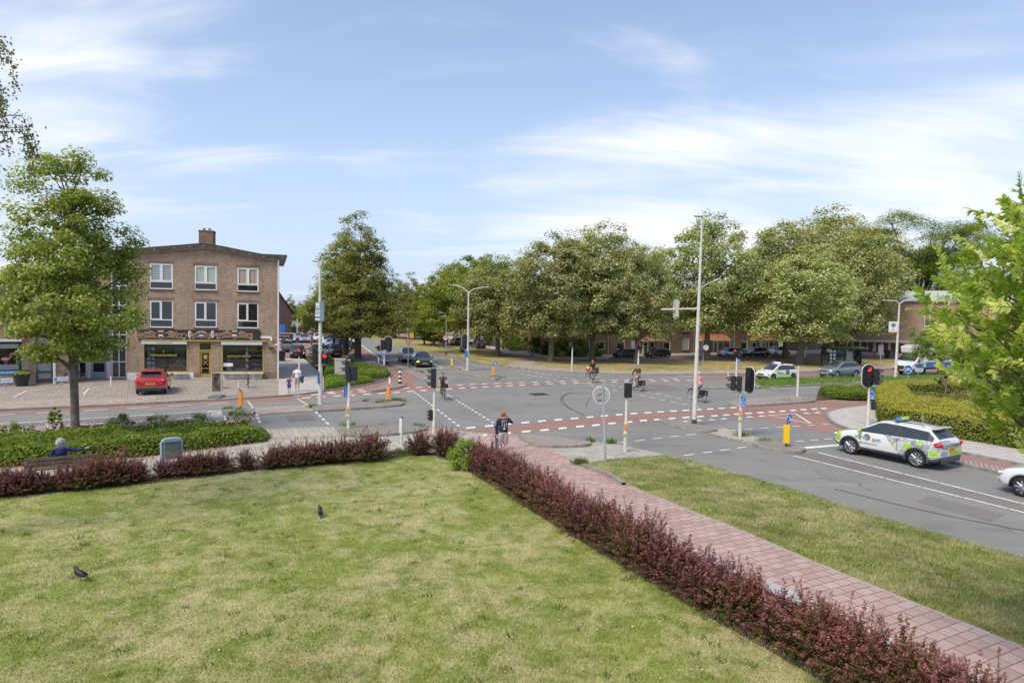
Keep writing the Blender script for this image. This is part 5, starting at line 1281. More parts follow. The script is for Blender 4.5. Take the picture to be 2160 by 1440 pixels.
pk=F1.rect(516,741,524.5,777);barber_pole(b1,(pk[0]+pk[2])/2,.22,pk[1],pk[3],.12)
st=plate(F1.rect(471,765.5,491,772.5),WHITE,'window_sticker',.032,.006);text('CO',.16,mat('sticker_blue',(.05,.12,.5),.5),st,(F1.uz(475.5,769)[0],.026,F1.uz(475.5,769)[1]),(PI/2,0,0))
for a,b in(((300,719.7),(395.5,725.5)),((467.5,720.8),(554,727))):
    r=F1.rect(*a,*b);aw=plate(r,mat('awning_cloth',(.5,.5,.52),.8,vary=.1),'awning',-.16,.12)
    if a[0]==300:text('NAPOLEON PRINCE',.12,ANTHR,aw,((r[0]+r[2])/2,-.225,(r[1]+r[3])/2),(PI/2,0,0))
# door
u0,z0,u1,z1=dr;zt=F1.uz(430,739)[1]
mb=MB()
for a,c,b,d in((u0,0.1,u0+.09,z1),(u1-.09,0.1,u1,z1),(u0+.09,z1-.09,u1-.09,z1),(u0+.09,zt-.06,u1-.09,zt+.06)):mb.box(((a+b)/2,.05,(c+d)/2),(b-a,.1,d-c))
mb.build('door_frame',OCHRE,b1)
mb=MB();a,b=u0+.1,u1-.1
for q in((a,.12,b,.45),(a,.45,a+.13,zt-.07),(b-.13,.45,b,zt-.07),(a+.13,zt-.2,b-.13,zt-.07),(a+.13,.82,b-.13,.87)):mb.box(((q[0]+q[2])/2,.09,(q[1]+q[3])/2),(q[2]-q[0],.06,q[3]-q[1]))
dro=mb.build('door',OCHRE,b1)
mb=MB();mb.face([(a,.10,.45),(b,.10,.45),(b,.10,z1-.09),(a,.10,z1-.09)]);mb.build('pane',GLASS_T,dro)
mb=MB();mb.tube([(a+.07,.03,1.05),(a+.07,.03,1.25)],.018,6);mb.build('handle',ZINC,dro)
mb=MB();uu=(a+b)/2;mb.ring((uu,.085,1.75),(0,1,0),.17,.014,14,4);mb.box((uu,.085,1.75),(.18,.01,.2));mb.tube([(uu-.17,.085,1.1),(uu+.17,.085,1.5)],.014,4);mb.tube([(uu+.17,.085,1.1),(uu-.17,.085,1.5)],.014,4);mb.build('gold_emblem',GLD,dro)
mb=MB();mb.box(((u0+u1)/2,-.3,.05),(1.6,.7,.14));mb.build('doorstep',mat('step_stone',(.35,.33,.29),.9),b1)
# bench shelves before the windows
for a,b in((357,397),(467,557)):
    ua_,ub_=F1.uz(a,788)[0],F1.uz(b,788)[0];t=thing('wall_bench','long pale bench under the %s shop window'%('left' if a==357 else 'right'),'bench',F1.O+F1.u*ua_-F1.n*.28,F1.rz)
    mb=MB();mb.box(((ub_-ua_)/2,0,.50),(ub_-ua_,.4,.06));mb.build('seat',mat('bench_paint',(.55,.53,.45),.7,vary=.15),t)
    for q in(.12,.55,.9):mb=MB();x_=(ub_-ua_)*q;mb.box((x_,.1,.24),(.06,.06,.48));mb.tube([(x_,.1,.1),(x_,-.1,.45)],.03,4);mb.build('leg',MATS['bench_paint'],t)
# ---- set-back entrance bay left of it (same building)
off=0.9
def uzb(px,py):return F1.uz(px,py,off)
e0=F1.uz(149,790,off)[0];zr=rp[0][1]
bay=[F1.rect(235,560,267,727,off),F1.rect(235,729,267,799,off),F1.rect(192,728,225,800,off),F1.rect(150,729,182,799,off),F1.rect(155,636,200,690,off),F1.rect(155,560,200,610,off)]
bay[1:4]=[(r[0],.06,r[2],r[3])for r in bay[1:4]]
mb=MB();wall_open(mb,e0,0.0,-.05,zr-.1,bay,y=off);mb.build('wall',BR1,b1)
mb=MB();mb.box(((e0)/2,off+4.5,zr),(-e0,10,.16));mb.build('roof',ROOFB,b1)
mb=MB();mb.face([(e0,off,0),(e0,off+9,0),(e0,off+9,zr),(e0,off,zr)]);mb.build('wall',BR1,b1)
def grid_win(r,nx,nz,fm=WHITE,gm=GLASS_D,nm='window',fw=.07):
    u0,z0,u1,z1=r;mb=MB()
    for i in range(nx+1):u=u0+fw/2+(u1-u0-fw)*i/nx;mb.box((u,off+.05,(z0+z1)/2),(fw,.08,z1-z0))
    for i in range(nz+1):z=z0+fw/2+(z1-z0-fw)*i/nz;mb.box(((u0+u1)/2,off+.052,z),(u1-u0-.02,.07,fw))
    o=mb.build(nm,fm,b1);mb=MB();mb.face([(u0,off+.07,z0),(u1,off+.07,z0),(u1,off+.07,z1),(u0,off+.07,z1)]);mb.build('pane',gm,o)
grid_win(bay[0],2,8);grid_win(bay[1],2,2);grid_win(bay[3],2,2);grid_win(bay[4],2,1);grid_win(bay[5],2,1)
BLUEG=mat('blue_grey_paint',(.27,.31,.40),.5);r=bay[2];mb=MB()
for q in((r[0],r[1],r[0]+.14,r[3]),(r[2]-.14,r[1],r[2],r[3]),(r[0]+.14,r[1],r[2]-.14,r[1]+.45),(r[0]+.14,1.2,r[2]-.14,1.34),(r[0]+.14,2.1,r[2]-.14,2.22),(r[0]+.14,r[3]-.1,r[2]-.14,r[3])):mb.box(((q[0]+q[2])/2,off+.05,(q[1]+q[3])/2),(q[2]-q[0],.08,q[3]-q[1]))
o=mb.build('door',BLUEG,b1);mb=MB();mb.face([(r[0],off+.07,.1),(r[2],off+.07,.1),(r[2],off+.07,r[3]),(r[0],off+.07,r[3])]);mb.build('pane',GLASS_D,o)
mb=MB()
for a,b in((bay[3][2]+.02,bay[2][0]-.02),(bay[2][2]+.02,bay[1][0]-.02)):
    mb.box(((a+b)/2,off-.03,1.4),(b-a,.08,2.8))
    for k in range(6):mb.box((a+(b-a)*(k+.5)/6,off-.08,1.4),(.02,.03,2.75))
mb.build('white_panelling',WHITE,b1);text('163',.14,ANTHR,b1,((bay[2][2]+bay[1][0])/2,off-.11,1.9),(PI/2,0,0))
# ---- low shop at the far left
F2=Fac(G(-120,819,.08),G(147,807.5,.08))
b2_=thing('shop_building','brick shop with flamingo window decoration and a dark glazed door, at the left edge','building',F2.O,F2.rz);b1_old=b1;b1=b2_
L2=F2.len;wl_=F2.rect(-100,718,44.7,791);dd=F2.rect(75,700,112.5,808);dd=(dd[0],.1,dd[2],dd[3]);up_=[F2.rect(-60,638,22,684),F2.rect(60,640,100,686)]
H2=F2.uz(60,600)[1]
mb=MB();wall_open(mb,0,L2,.0,H2,[wl_,dd]+up_)
mb.face([(L2,0,0),(L2,4,0),(L2,4,H2),(L2,0,H2)]);mb.build('wall',BR1,b2_)
mb=MB();mb.box((L2/2,4,H2+.08),(L2+.3,9,.16));mb.build('roof',ROOFB,b2_)
mb=MB()
for a,b in((0,dd[0]-.05),(dd[2]+.05,L2)):mb.box(((a+b)/2,0,.33),(b-a,.05,.66))
n=NB('zigzag_plinth');cc,ff=n.brick(n.map((R(-90),0,0)),(.46,.44,.38),(.55,.53,.47),(.14,.13,.11),.24,.12,.02,.5);mb.build('plinth',n.out(cc,.9),b2_)
for r in up_:window(b2_,r,kind='one',curtain=CURT_W)
f=frame(wl_,BLACKP,'shop_window',.13);mb=MB();mb.face([(wl_[0],.05,wl_[1]),(wl_[2],.05,wl_[1]),(wl_[2],.05,wl_[3]),(wl_[0],.05,wl_[3])]);mb.build('pane',GLASS_D,f)
plate(F2.rect(-100,783.5,43,789.5),mat('sky_blue_vinyl',(.12,.42,.75),.5),'window_strip',-.03,.03,b2_);plate(F2.rect(-100,726,42,735),mat('frosted',(.34,.40,.38),.7),'blind_box',.03,.03,b2_)
plate(F2.rect(-100,770,42,781),mat('frosted_blue',(.22,.28,.28),.6),'frosted_film',.035,.01,b2_);plate(F2.rect(-100,715.5,46,720),WHITE,'canopy',-.25,.5,b2_)
text('WWW.BABY.NL',.2,WHITE,b2_,(F2.uz(15,787)[0],-.05,F2.uz(15,786.5)[1]),(PI/2,0,0),sx=1.1)
fx,fz=F2.uz(11,757);mb=MB();mb.ell((fx,.02,fz),(.24,.02,.12),12,6);mb.tube([(fx+.18,.02,fz+.04),(fx+.32,.02,fz+.14),(fx+.24,.02,fz+.3),(fx+.36,.02,fz+.4),(fx+.46,.02,fz+.33)],[.05,.04,.035,.05,.02],6);mb.tube([(fx,.02,fz-.1),(fx-.02,.02,fz-.42)],.012,4);mb.tube([(fx+.08,.02,fz-.1),(fx+.1,.02,fz-.42)],.012,4);mb.build('flamingo_decal',mat('flamingo_pink',(.7,.25,.25),.6),b2_)
px_,pz_=F2.uz(35,768);mb=MB();mb.tube([(px_,.02,pz_),(px_+.05,.02,pz_+.6)],[.05,.03],6)
for k in range(7):
    a=PI*(k/6);mb.tube([(px_+.05,.02,pz_+.6),(px_+.05+math.cos(a)*.2,.02,pz_+.68+math.sin(a)*.1),(px_+.05+math.cos(a)*.4,.02,pz_+.58)],[.04,.05,.01],5)
mb.build('palm_decal',mat('palm_green',(.22,.24,.1),.7),b2_)
mb=MB();u0,z0,u1,z1=dd
zt=F2.uz(90,742)[1]
for q in((u0,.1,u0+.13,z1),(u1-.13,.1,u1,z1),(u0+.13,.1,u1-.13,.4),(u0+.13,.78,u1-.13,.92),(u0+.13,zt,u1-.13,zt+.28),(u0+.13,z1-.1,u1-.13,z1)):mb.box(((q[0]+q[2])/2,.05,(q[1]+q[3])/2),(q[2]-q[0],.09,q[3]-q[1]))
o=mb.build('door',ANTHR,b2_);mb=MB();mb.face([(u0,.07,.3),(u1,.07,.3),(u1,.07,z1),(u0,.07,z1)]);mb.build('pane',mat('frosted_door',(.24,.27,.26),.25),o)
mb=MB();mb.tube([(u0+.08,-.02,1.1),(u0+.08,-.02,1.4)],.02,6);mb.build('handle',ZINC,o)
bx,bz=(u0+u1)/2,2.0;mb=MB();mb.ell((bx,.045,bz+.2),(.17,.02,.17),12,6);mb.ell((bx+.02,.045,bz-.28),(.09,.02,.1),8,5);mb.build('baby_decal',mat('skin_decal',(.7,.5,.32),.7),o);mb=MB();mb.ell((bx-.02,.04,bz-.08),(.2,.02,.13),10,6);mb.build('blue_decal',mat('sky_decal',(.15,.5,.8),.6),o);text('babyspa',.12,WHITE,o,(bx,.04,1.52),(PI/2,0,0))
plate(F2.rect(94,731,112,742),mat('magenta_sign',(.75,.02,.22),.5),'sign_panel',-.04,.04,b2_);text('spa',.2,mat('sky_decal2',(.3,.6,.85),.5),b2_,(F2.uz(100,737)[0],-.07,F2.uz(100,737)[1]),(PI/2,0,0))
mb=MB();ud_=F2.uz(115,790)[0];mb.tube([(ud_,-.09,0),(ud_,-.09,F2.uz(115,700)[1])],.09,8);mb.build('drainpipe',WHITE,b2_)
plate(F2.rect(53,780,65,791.5),ANTHR,'letter_box',-.12,.22,b2_)
pn=F2.rect(46,712,54,733);mb=MB();mb.box(((pn[0]+pn[2])/2,-.3,(pn[1]+pn[3])/2),(.03,.5,1.0));mb.build('banner',MATS['magenta_sign'],b2_)
b1=b1_old
# ---- far gable building by the car park
def simple_house(name,label,fa,L0,L1,depth_,H_,roof_h,wallm,roofm,axis='x',group=None,gable=True):
    t=thing(name,label,'house',fa.O+fa.u*L0,fa.rz,group);Lh=L1-L0
    mb=MB()
    for q in(((0,0),(Lh,0)),((Lh,0),(Lh,depth_)),((Lh,depth_),(0,depth_)),((0,depth_),(0,0))):
        (a,b),(c,d)=q;mb.face([(a,b,-.1),(c,d,-.1),(c,d,H_),(a,b,H_)])
    if axis=='y':
        for y in(0,depth_):mb.face([(0,y,H_),(Lh,y,H_),(Lh/2,y,H_+roof_h-.05)])
    else:
        for x in(0,Lh):mb.face([(x,0,H_),(x,depth_,H_),(x,depth_/2,H_+roof_h-.05)])
    w_=mb.build('wall',wallm,t);mb=MB();o_=.35
    if axis=='y':
        for a,b in(((-o_,H_-.15),(Lh/2,H_+roof_h)),((Lh/2,H_+roof_h),(Lh+o_,H_-.15))):
            mb.face([(a[0],-.2,a[1]),(b[0],-.2,b[1]),(b[0],depth_+.2,b[1]),(a[0],depth_+.2,a[1])]);mb.face([(a[0],-.2,a[1]-.12),(b[0],-.2,b[1]-.12),(b[0],-.2,b[1]),(a[0],-.2,a[1])])
    else:
        for a,b in(((-o_,H_-.15),(depth_/2,H_+roof_h)),((depth_/2,H_+roof_h),(depth_+o_,H_-.15))):
            mb.face([(-.05,a[0],a[1]),(-.05,b[0],b[1]),(Lh+.05,b[0],b[1]),(Lh+.05,a[0],a[1])])
        mb.box((Lh/2,-.32,H_-.16),(Lh+.1,.14,.12))
    mb.build('roof',roofm,t);return t
F3=Fac(G(520,726,0),G(615.5,722,0))
simple_house('gable_building','far dark brick gable building behind the corner shop',F3,0,F3.len,14,hgt(G(615.5,722,0),660),5.5,BR2,ROOFB,'y')
t3=thing('shop_sign_box','small white box sign on the wall end of the far gable','sign',G(619,722,0),F3.rz);h3=hgt(G(619,722,0),686);mb=MB();mb.box((0,0,h3),(.9,.3,.42));mb.build('case',WHITE,t3);mb=MB();mb.box((0,-.16,h3),(.6,.02,.2));mb.build('lettering',ANTHR,t3)
# ---- terrace on the side street
F4=Fac(G(1180,750,.1),G(1642,740.5,.1));PW=mat('porch_white',(.62,.62,.58),.6);DOORG=mat('door_blue_grey',(.075,.09,.11),.5)
def U4(px):return F4.uz(px,735)[0]
he=hgt(G(1450,745,.1),656)
spans=[(1180,1284,'brick end house half hidden by the corner garden'),(1284,1390,'terraced house behind the two black parked cars'),(1390,1464,'terraced house with tall front window left of the lamp mast'),(1464,1549,'terraced house with tiled porch behind the forked lime'),(1549,1642,'end terraced house with wide orange porch roof')]
for k,(a,b,lab)in enumerate(spans):
    ua_,ub_=U4(a),U4(b);wins={0:[(1205,716,1218,737),(1262,718,1276,737),(1205,684,1218,697),(1262,684,1274,697)],1:[(1301,716,1318,736.5),(1371,718,1381,733),(1331,716,1339,738),(1307,683,1319,697.5),(1362,683,1376,697.5)],2:[(1400,718,1414,738),(1438.7,713,1453.5,738),(1439,685,1454,699),(1400,685,1414,699)],3:[(1477,717,1485,738),(1517,718,1526,732),(1529.5,718,1540,735),(1500,685,1514,698)],4:[(1563,718.5,1577,736.5),(1588,717,1596,737),(1602.6,718,1610,732),(1624,718,1632,731),(1565,685,1579,698),(1610,685,1624,698)]}[k]
    doors={0:1249,1:1361,3:1508.5,4:1617}
    ops_=[F4.rect(*w_)for w_ in wins]
    t=thing('terraced_house',lab,'house',F4.O,F4.rz,'brown brick terraced houses on the side street');mb=MB();dd_=[]
    if k in doors:q=U4(doors[k]);dd_=[(q-.38,0,q+.38,2.15*.8)]
    wall_open(mb,ua_,ub_,0,he,ops_+dd_,.1);mb.face([(ub_,0,0),(ub_,8,0),(ub_,8,he),(ub_,0,he)]);mb.face([(ua_,8,0),(ua_,0,0),(ua_,0,he),(ua_,8,he)])
    if k in(0,4):x=ua_ if k==0 else ub_;mb.face([(x,0,he),(x,8,he),(x,4,he+3.2)])
    mb.build('wall',BR2,t)
    for i,r in enumerate(ops_):window(t,r,kind='top' if(r[2]-r[0])>.8 else 'cross',fw=.06,curtain=CURT_W if(i+k)%3==0 else None)
    mb=MB();mb.face([(ua_+.01,-.4,he-.1),(ub_-.01,-.4,he-.1),(ub_-.01,4,he+3.2),(ua_+.01,4,he+3.2)]);mb.face([(ub_-.01,8.3,he-.1),(ua_+.01,8.3,he-.1),(ua_+.01,4,he+3.2),(ub_-.01,4,he+3.2)]);rf4=mb.build('roof',TILE,t)
    mb=MB();mb.box(((ua_+ub_)/2,-.42,he-.1),(ub_-ua_-.04,.16,.14));mb.build('gutter',WHITE,t)
    mb=MB();mb.box((ub_-1.0,4,he+3.5),(.8,.6,1.2));mb.build('chimney',BR2,rf4)
    if k in doors:
        q=U4(doors[k]);mb=MB();mb.box((q,.06,.86),(.66,.05,1.66));o=mb.build('door',DOORG,t);mb=MB();mb.box((q,.03,.95),(.12,.02,.05));mb.build('letter_flap',ZINC,o);mb=MB();mb.box((q,.03,1.45),(.4,.02,.3));mb.build('pane',GLASS_D,o)
        mb=MB()
        for s_ in(-1,1):mb.box((q+s_*.44,-.03,.95),(.14,.16,1.9))
        mb.box((q,-.03,1.82),(1.02,.16,.18));mb.build('door_frame',PW,t)
    if k in(1,3,4):
        pr={1:(1350,1390),3:(1473,1532),4:(1583,1641)}[k];a_,b_=U4(pr[0])-.1,U4(pr[1])+.1;zb=F4.uz(1600,715)[1]
        mb=MB();mb.face([(a_,-.75,zb),(b_,-.75,zb),(b_-.5,0.0,zb+.85),(a_+.5,0.0,zb+.85)]);mb.face([(a_,0,zb),(a_,-.75,zb),(a_+.5,0,zb+.85)]);mb.face([(b_,-.75,zb),(b_,0,zb),(b_-.5,0,zb+.85)]);pr_=mb.build('porch_roof',TILE,t)
        mb=MB();mb.box(((a_+b_)/2,-.42,zb-.07),(b_-a_+.06,.8,.12));mb.build('porch_fascia',PW,t)
    mb=MB();mb.tube([(ub_-.12,-.06,0),(ub_-.12,-.06,he-.1)],.04,6);mb.build('drainpipe',ZINC,t)
# houses down the avenue
for i,(a,b,top,lab)in enumerate((((1000,716),(1062,716.5),668,'brick house with white windows behind the small parked car'),((935,705),(988,708),668,'distant house with an orange roof glimpsed between the verge trees'),((1085,738),(1165,744),650,'brick house rising behind the corner garden shrubs'))):
    f_=Fac(G(*a,0),G(*b,0));h_=hgt(G(*a,0),top+12);t=simple_house('garden_house',lab,f_,0,f_.len,8,h_,3.2,BR2,TILE)
    for q in np.linspace(.12,.88,5):
        for z_ in(.22,.68):
            u=f_.len*q;mb=MB();mb.box((u,-.02,h_*z_+.3),(1.1,.06,1.1));o=mb.build('window',WHITE,t);mb=MB();mb.box((u,-.05,h_*z_+.3),(.9,.03,.9));mb.build('pane',GLASS_D,o)
# ---- garages with flats above
F5=Fac(G(1745,746.5,.05),G(1950,755.5,.05));g5=thing('garage_block','salmon brick flats above a row of dark red garage doors','building',F5.O,F5.rz)
drs=[(1758.6,1784),(1787.5,1812.5),(1816,1842),(1847,1874),(1878,1906)];zt5=F5.uz(1830,721)[1];zb5=F5.uz(1830,716.5)[1]
ops5=[(F5.uz(a,735)[0],.02,F5.uz(b,735)[0],zt5)for a,b in drs];L5=F5.len+22
mb=MB();wall_open(mb,0,L5,0,zt5+.05,ops5,.12);H5=hgt(G(1937,752,.05),633)
r5=[F5.rect(1858,686,1884,704,3),F5.rect(1760,686,1790,704,3),F5.rect(1810,686,1836,704,3),F5.rect(2000,660,2012,690,3),F5.rect(1950,655,1962,688,3)]
wall_open(mb,0,L5,zb5,H5,r5,.1,y=3.0);mb.face([(0,3,0),(0,3,H5),(0,12,H5),(0,12,0)]);mb.build('wall',BR3,g5)
mb=MB();mb.box((L5/2,1.45,zb5-.12),(L5+.3,3.1,.28));mb.build('canopy',mat('pale_band',(.5,.47,.41),.8),g5)
mb=MB();mb.face([(-.3,2.6,H5),(L5,2.6,H5+.01),(L5,8,H5+1.6),(-.3,8,H5+1.6)]);mb.box((L5/2,2.65,H5-.1),(L5+.6,.2,.3));mb.build('roof',mat('pale_roof',(.42,.46,.45),.7),g5)
for o_ in ops5:
    um=(o_[0]+o_[2])/2;mb=MB()
    for s_ in(-1,1):
        w_=(o_[2]-o_[0])/2-.06;mb.box((um+s_*(w_/2+.03),.08,(o_[3]+.6)/2),(w_,.06,o_[3]-.62))
    d_=mb.build('garage_door',mat('oxblood',(.065,.022,.028),.6,vary=.2),g5);mb=MB();mb.box((um,.07,.3),(o_[2]-o_[0]-.08,.06,.5));mb.build('kick_panel',mat('pale_panel',(.42,.40,.38),.8),d_);mb=MB();mb.box((um,.04,o_[3]*.55),(.07,.08,o_[3]*.9));mb.build('door_post',ZINC,d_)
for r in r5:
    mb=MB();mb.box(((r[0]+r[2])/2,3.02,(r[1]+r[3])/2),(r[2]-r[0],.06,r[3]-r[1]));o=mb.build('window',WHITE,g5);mb=MB();mb.box(((r[0]+r[2])/2,2.98,(r[1]+r[3])/2),(r[2]-r[0]-.25,.04,r[3]-r[1]-.25));mb.build('pane',GLASS_D,o)
F6=Fac(G(1665,739.5,.05),G(1746,738,.05));t=thing('wooden_fence','weathered grey plank fence between the end house and the garages','fence',F6.O,F6.rz);hf=F6.uz(1700,720)[1]
mb=MB();n6=int(F6.len/.3)
for i in range(n6):mb.box((F6.len*(i+.5)/n6,0,hf/2),(F6.len/n6-.02,.04,hf))
mb.build('planks',mat('grey_wood',(.30,.27,.22),.9,vary=.3,vscale=4),t);mb=MB()
for i in range(5):mb.box((F6.len*i/4,.05,hf/2),(.1,.1,hf+.1))
mb.build('post',mat('grey_wood2',(.36,.33,.28),.9),t)
F7=Fac(G(1020,727,.05),G(1190,755,.05));t=thing('garden_wall','low brick wall round the corner garden','wall',F7.O,F7.rz);mb=MB();mb.box((F7.len/2,0,.35),(F7.len,.2,.8));mb.build('wall',BR2,t);mb=MB();mb.box((F7.len/2,0,.78),(F7.len+.05,.26,.07));mb.build('coping',KERB,t)
# ================================================================== STREET FURNITURE
CREAM=mat('pole_cream',(.58,.56,.49),.6,vary=.12,vscale=3)
GALV=mat('galvanised',(.42,.44,.46),.45,.4,vary=.12,vscale=5)
HEADM=mat('signal_black',(.014,.015,.018),.5)
LENS_R=mat('lens_red_lit',(.6,.02,.02),.3,emit=(1.0,.03,.02),estr=.9)
LENS_r=mat('lens_red',(.16,.02,.015),.25);LENS_a=mat('lens_amber',(.22,.06,.01),.25);LENS_g=mat('lens_green',(.01,.07,.055),.25)
SIGN_BLUE=mat('sign_blue',(.03,.15,.50),.45);SIGN_W=mat('sign_white',(.72,.73,.74),.5)
ORANGE=mat('beacon_orange',(.85,.30,.02),.5);YELLOW=mat('beacon_yellow',(.85,.55,.01),.5);ORANGE2=mat('push_orange',(.8,.3,.03),.5)
SIDE={'L':Vector((-1,0,0)),'R':Vector((1,0,0)),'N':Vector((0,-1,0)),'F':Vector((0,1,0)),'NL':Vector((-.7,-.7,0)),'NR':Vector((.75,-.66,0)),'FR':Vector((.5,.87,0)),'LF':Vector((-.9,.43,0)),'RF':Vector((.93,.37,0)),'NW':Vector((.25,-.97,0))}
def head(par,x,y,z0,z1,face,n=3,wdt=.32,plate_=None,lit=None,big=False):
    f=SIDE[face];s=Vector((-f.y,f.x,0));h=z1-z0;zc=(z0+z1)/2;rz=math.atan2(s.y,s.x);d=.2
    mb=MB();mb.box((x,y,zc),(wdt,d,h),rz)
    for k in range(1,n):mb.box((x,y,z0+h*k/n),(wdt+.012,d+.012,.012),rz)
    if plate_:
        pw,ph=plate_;nn=12;c=Vector((x,y,zc))+f*.02;pts=[]
        for i in range(nn+1):a=PI*i/nn;pts.append((math.cos(a)*pw/2,ph/2-pw/2+math.sin(a)*pw/2))
        for i in range(nn+1):a=PI+PI*i/nn;pts.append((math.cos(a)*pw/2,-(ph/2-pw/2)+math.sin(a)*pw/2))
        A=[c+s*a+Vector((0,0,b))for a,b in pts];B=[p+f*.025 for p in A];k=len(A)
        mb.raw(A+B,[tuple(range(k)),tuple(reversed(range(k,2*k)))]+[(i,(i+1)%k,k+(i+1)%k,k+i)for i in range(k)])
    o=mb.build('signal_head',HEADM,par,None)
    if plate_:
        mb=MB();R_=[c+s*a*1.02+Vector((0,0,b*1.01))+f*.012 for a,b in pts];mb.tube(R_+[R_[0]],.017,4,cap=False);mb.build('backplate_rim',SIGN_W,o)
    for k in range(n):
        zc_=z1-h*(k+.5)/n;r=min(wdt,h/n)*.40;c=Vector((x,y,zc_))+f*(d/2)
        mb=MB();mb.disc(c+f*.012,f,r,.02,14);li=(lit==k)
        mb.build('lens',LENS_R if(li and k==0)else((LENS_r,LENS_a,LENS_g)[k]if n==3 else(LENS_r,LENS_g)[min(k,1)]),o)
        mb=MB();V=[]
        for i in range(9):
            a=-.25+(PI+.5)*i/8;p=c+(s*math.cos(a)+Vector((0,0,math.sin(a))))*(r*1.12);V.append((p,p+f*(r*2.1*(0.45+0.55*max(0,math.sin(a))))-Vector((0,0,r*.3))))
        for(a0,a1),(b0,b1_)in zip(V[:-1],V[1:]):mb.face([a0,b0,b1_,a1]);
        vo=mb.build('visor',HEADM,o);so=vo.modifiers.new('solid','SOLIDIFY');so.thickness=.012
    return o
def rel(base,px,py):
    v=Vector(base)-Vector((0,0,CAM_H));dist=v.dot(FWD);p=atdist(px,py,dist)-Vector(base);return p
def signal(label,px,py,ty,heads=(),r=.075,group='traffic signals of the junction',name='traffic_signal',z=0.12,extras=(),thick=None,bars=True,m=None,r2=None):
    b=G(px,py,z);H_=hgt(b,ty);t=thing(name,label,'traffic light',b,0,group)
    mb=MB();r2=r2 or r*.72;k=min(1.6,H_*.5)if thick is None else thick
    mb.tube([(0,0,-.1),(0,0,k),(0,0,k+.12),(0,0,H_)],[r,r*.97,r2,r2*.95],12)
    mb.ring((0,0,k+.02),(0,0,1),r,.012,12,4);mb.build('pole',m or CREAM,t,50)
    for h in heads:
        x0,y0,x1,y1,face,n=h[:6];kw=h[6]if len(h)>6 else{}
        xc=(x0+x1)/2;top=rel(b,xc,y0);bot=rel(b,xc,y1)
        X=(top.x+bot.x)/2;Y=kw.pop('y',0.0);hh=top.z-bot.z
        o=head(t,X,Y,bot.z,top.z,face,n,**kw);kw['y']=Y
        if bars:mb=MB();mb.tube([(0,0,bot.z+.04),(X*.9+.001,Y*.9,bot.z-.02),(X,Y,bot.z-.02),(X,Y,bot.z+.05)],.028,6);mb.build('bracket',CREAM,t)
    for e in extras:
        kind=e[0];x0,y0,x1,y1=e[1:5];a=rel(b,(x0+x1)/2,(y0+y1)/2);s=mpp(b);w_,h_=(x1-x0)*s,(y1-y0)*s
        if kind=='blue':
            rz=e[5]if len(e)>5 else 0;mb=MB();mb.box((a.x,-.06+a.y*0,a.z),(max(w_,.2)if not rz else .34,.03,h_),rz);o=mb.build('info_plate',SIGN_BLUE,t)
            mb=MB();W_=(max(w_,.2)if not rz else .34);M_=Matrix.Rotation(rz,3,'Z');rgk=random.Random(int(px))
            for q in range(4):
                for c_ in range(3):
                    if rgk.random()<.8:v=M_@Vector(((c_-1)*W_*.28,-.02,h_*(.36-q*.2)));mb.box((a.x+v.x,-.06+v.y,a.z+v.z),(W_*rgk.uniform(.10,.2),.008,h_*rgk.uniform(.06,.12)),rz)
            v=M_@Vector((0,-.02,-h_*.42));mb.box((a.x+v.x,-.06+v.y,a.z+v.z),(W_*.8,.008,h_*.05),rz);mb.build('pictograms',SIGN_W,o)
        elif kind=='button':mb=MB();mb.box((-r*.6,-r-.02,a.z),(.09,.07,.22));mb.build('sticker',ORANGE2,t);mb=MB();mb.ell((-r*.9,-r-.03,a.z-.32),(.06,.06,.07),10,6);mb.build('push_button',mat('button_yellow',(.7,.5,.1),.5),t)
        elif kind=='box':mb=MB();mb.box((a.x,-.02,a.z),(w_,.22,h_));mb.build('control_box',e[5]if len(e)>5 else HEADM,t)
        elif kind=='bar':mb=MB();mb.tube([(rel(b,x0,y0).x,0,a.z),(rel(b,x1,y0).x,0,a.z)],.03,6);mb.build('crossbar',CREAM,t)
    return t
signal('signal pole behind the hedge corner with hooded lamps facing left above a cyclist signal',915,924,790,[(911,776.5,920,816.5,'L',3,dict(wdt=.32)),(907,864,912.5,886,'L',3,dict(wdt=.14))],.082,z=.02)
signal('signal pole on the paved near island at left, twin black heads and a blue plate',735.5,903,758,[(731.5,759.5,740,786,'L',2,dict(wdt=.3)),(733,786,742,804,'L',1,dict(wdt=.3)),(742,772,753.5,802,'F',3,dict(wdt=.3))],.09,extras=[('blue',731,812.5,736,836.5,.9),('button',734,858,736,868)])
signal('signal pole seen from behind on the paved verge point',1319,951.5,836,[(1316.5,807.5,1331,837,'F',2,dict(wdt=.3))],.085,z=.03,extras=[('button',1319,893,1321,902)])
signal('signal pole on the centre island with an edge-on white rimmed shield and blue plate',1560.5,921.5,822,[(1541,792.5,1549,822,'LF',2,dict(wdt=.3,lit=0)),(1553,793,1563,824,'LF',2,dict(wdt=.3)),(1573,775,1584,827,'RF',3,dict(wdt=.3,plate_=(.62,1.22)))],.085,z=.03,extras=[('blue',1560,834,1570.5,857),('button',1561,866,1563,873),('bar',1545,827,1585,827)])
signal('red showing signal with a black white-rimmed shield on the right corner pavement',1830,900,812,[(1815.5,770,1841,814.5,'N',3,dict(wdt=.3,plate_=(.66,1.2),lit=0)),(1843,777,1852,810,'NR',3,dict(wdt=.28)),(1836.5,845.5,1841.5,862.5,'NR',3,dict(wdt=.15,y=-.1))],.085,extras=[('blue',1832,822.5,1842,842),('bar',1824,814,1855,814)])
signal('signal pole on the brick island before the median, single head seen from behind',1682,836,770,[(1679,754.5,1688.5,769.5,'FR',2,dict(wdt=.36))],.085)
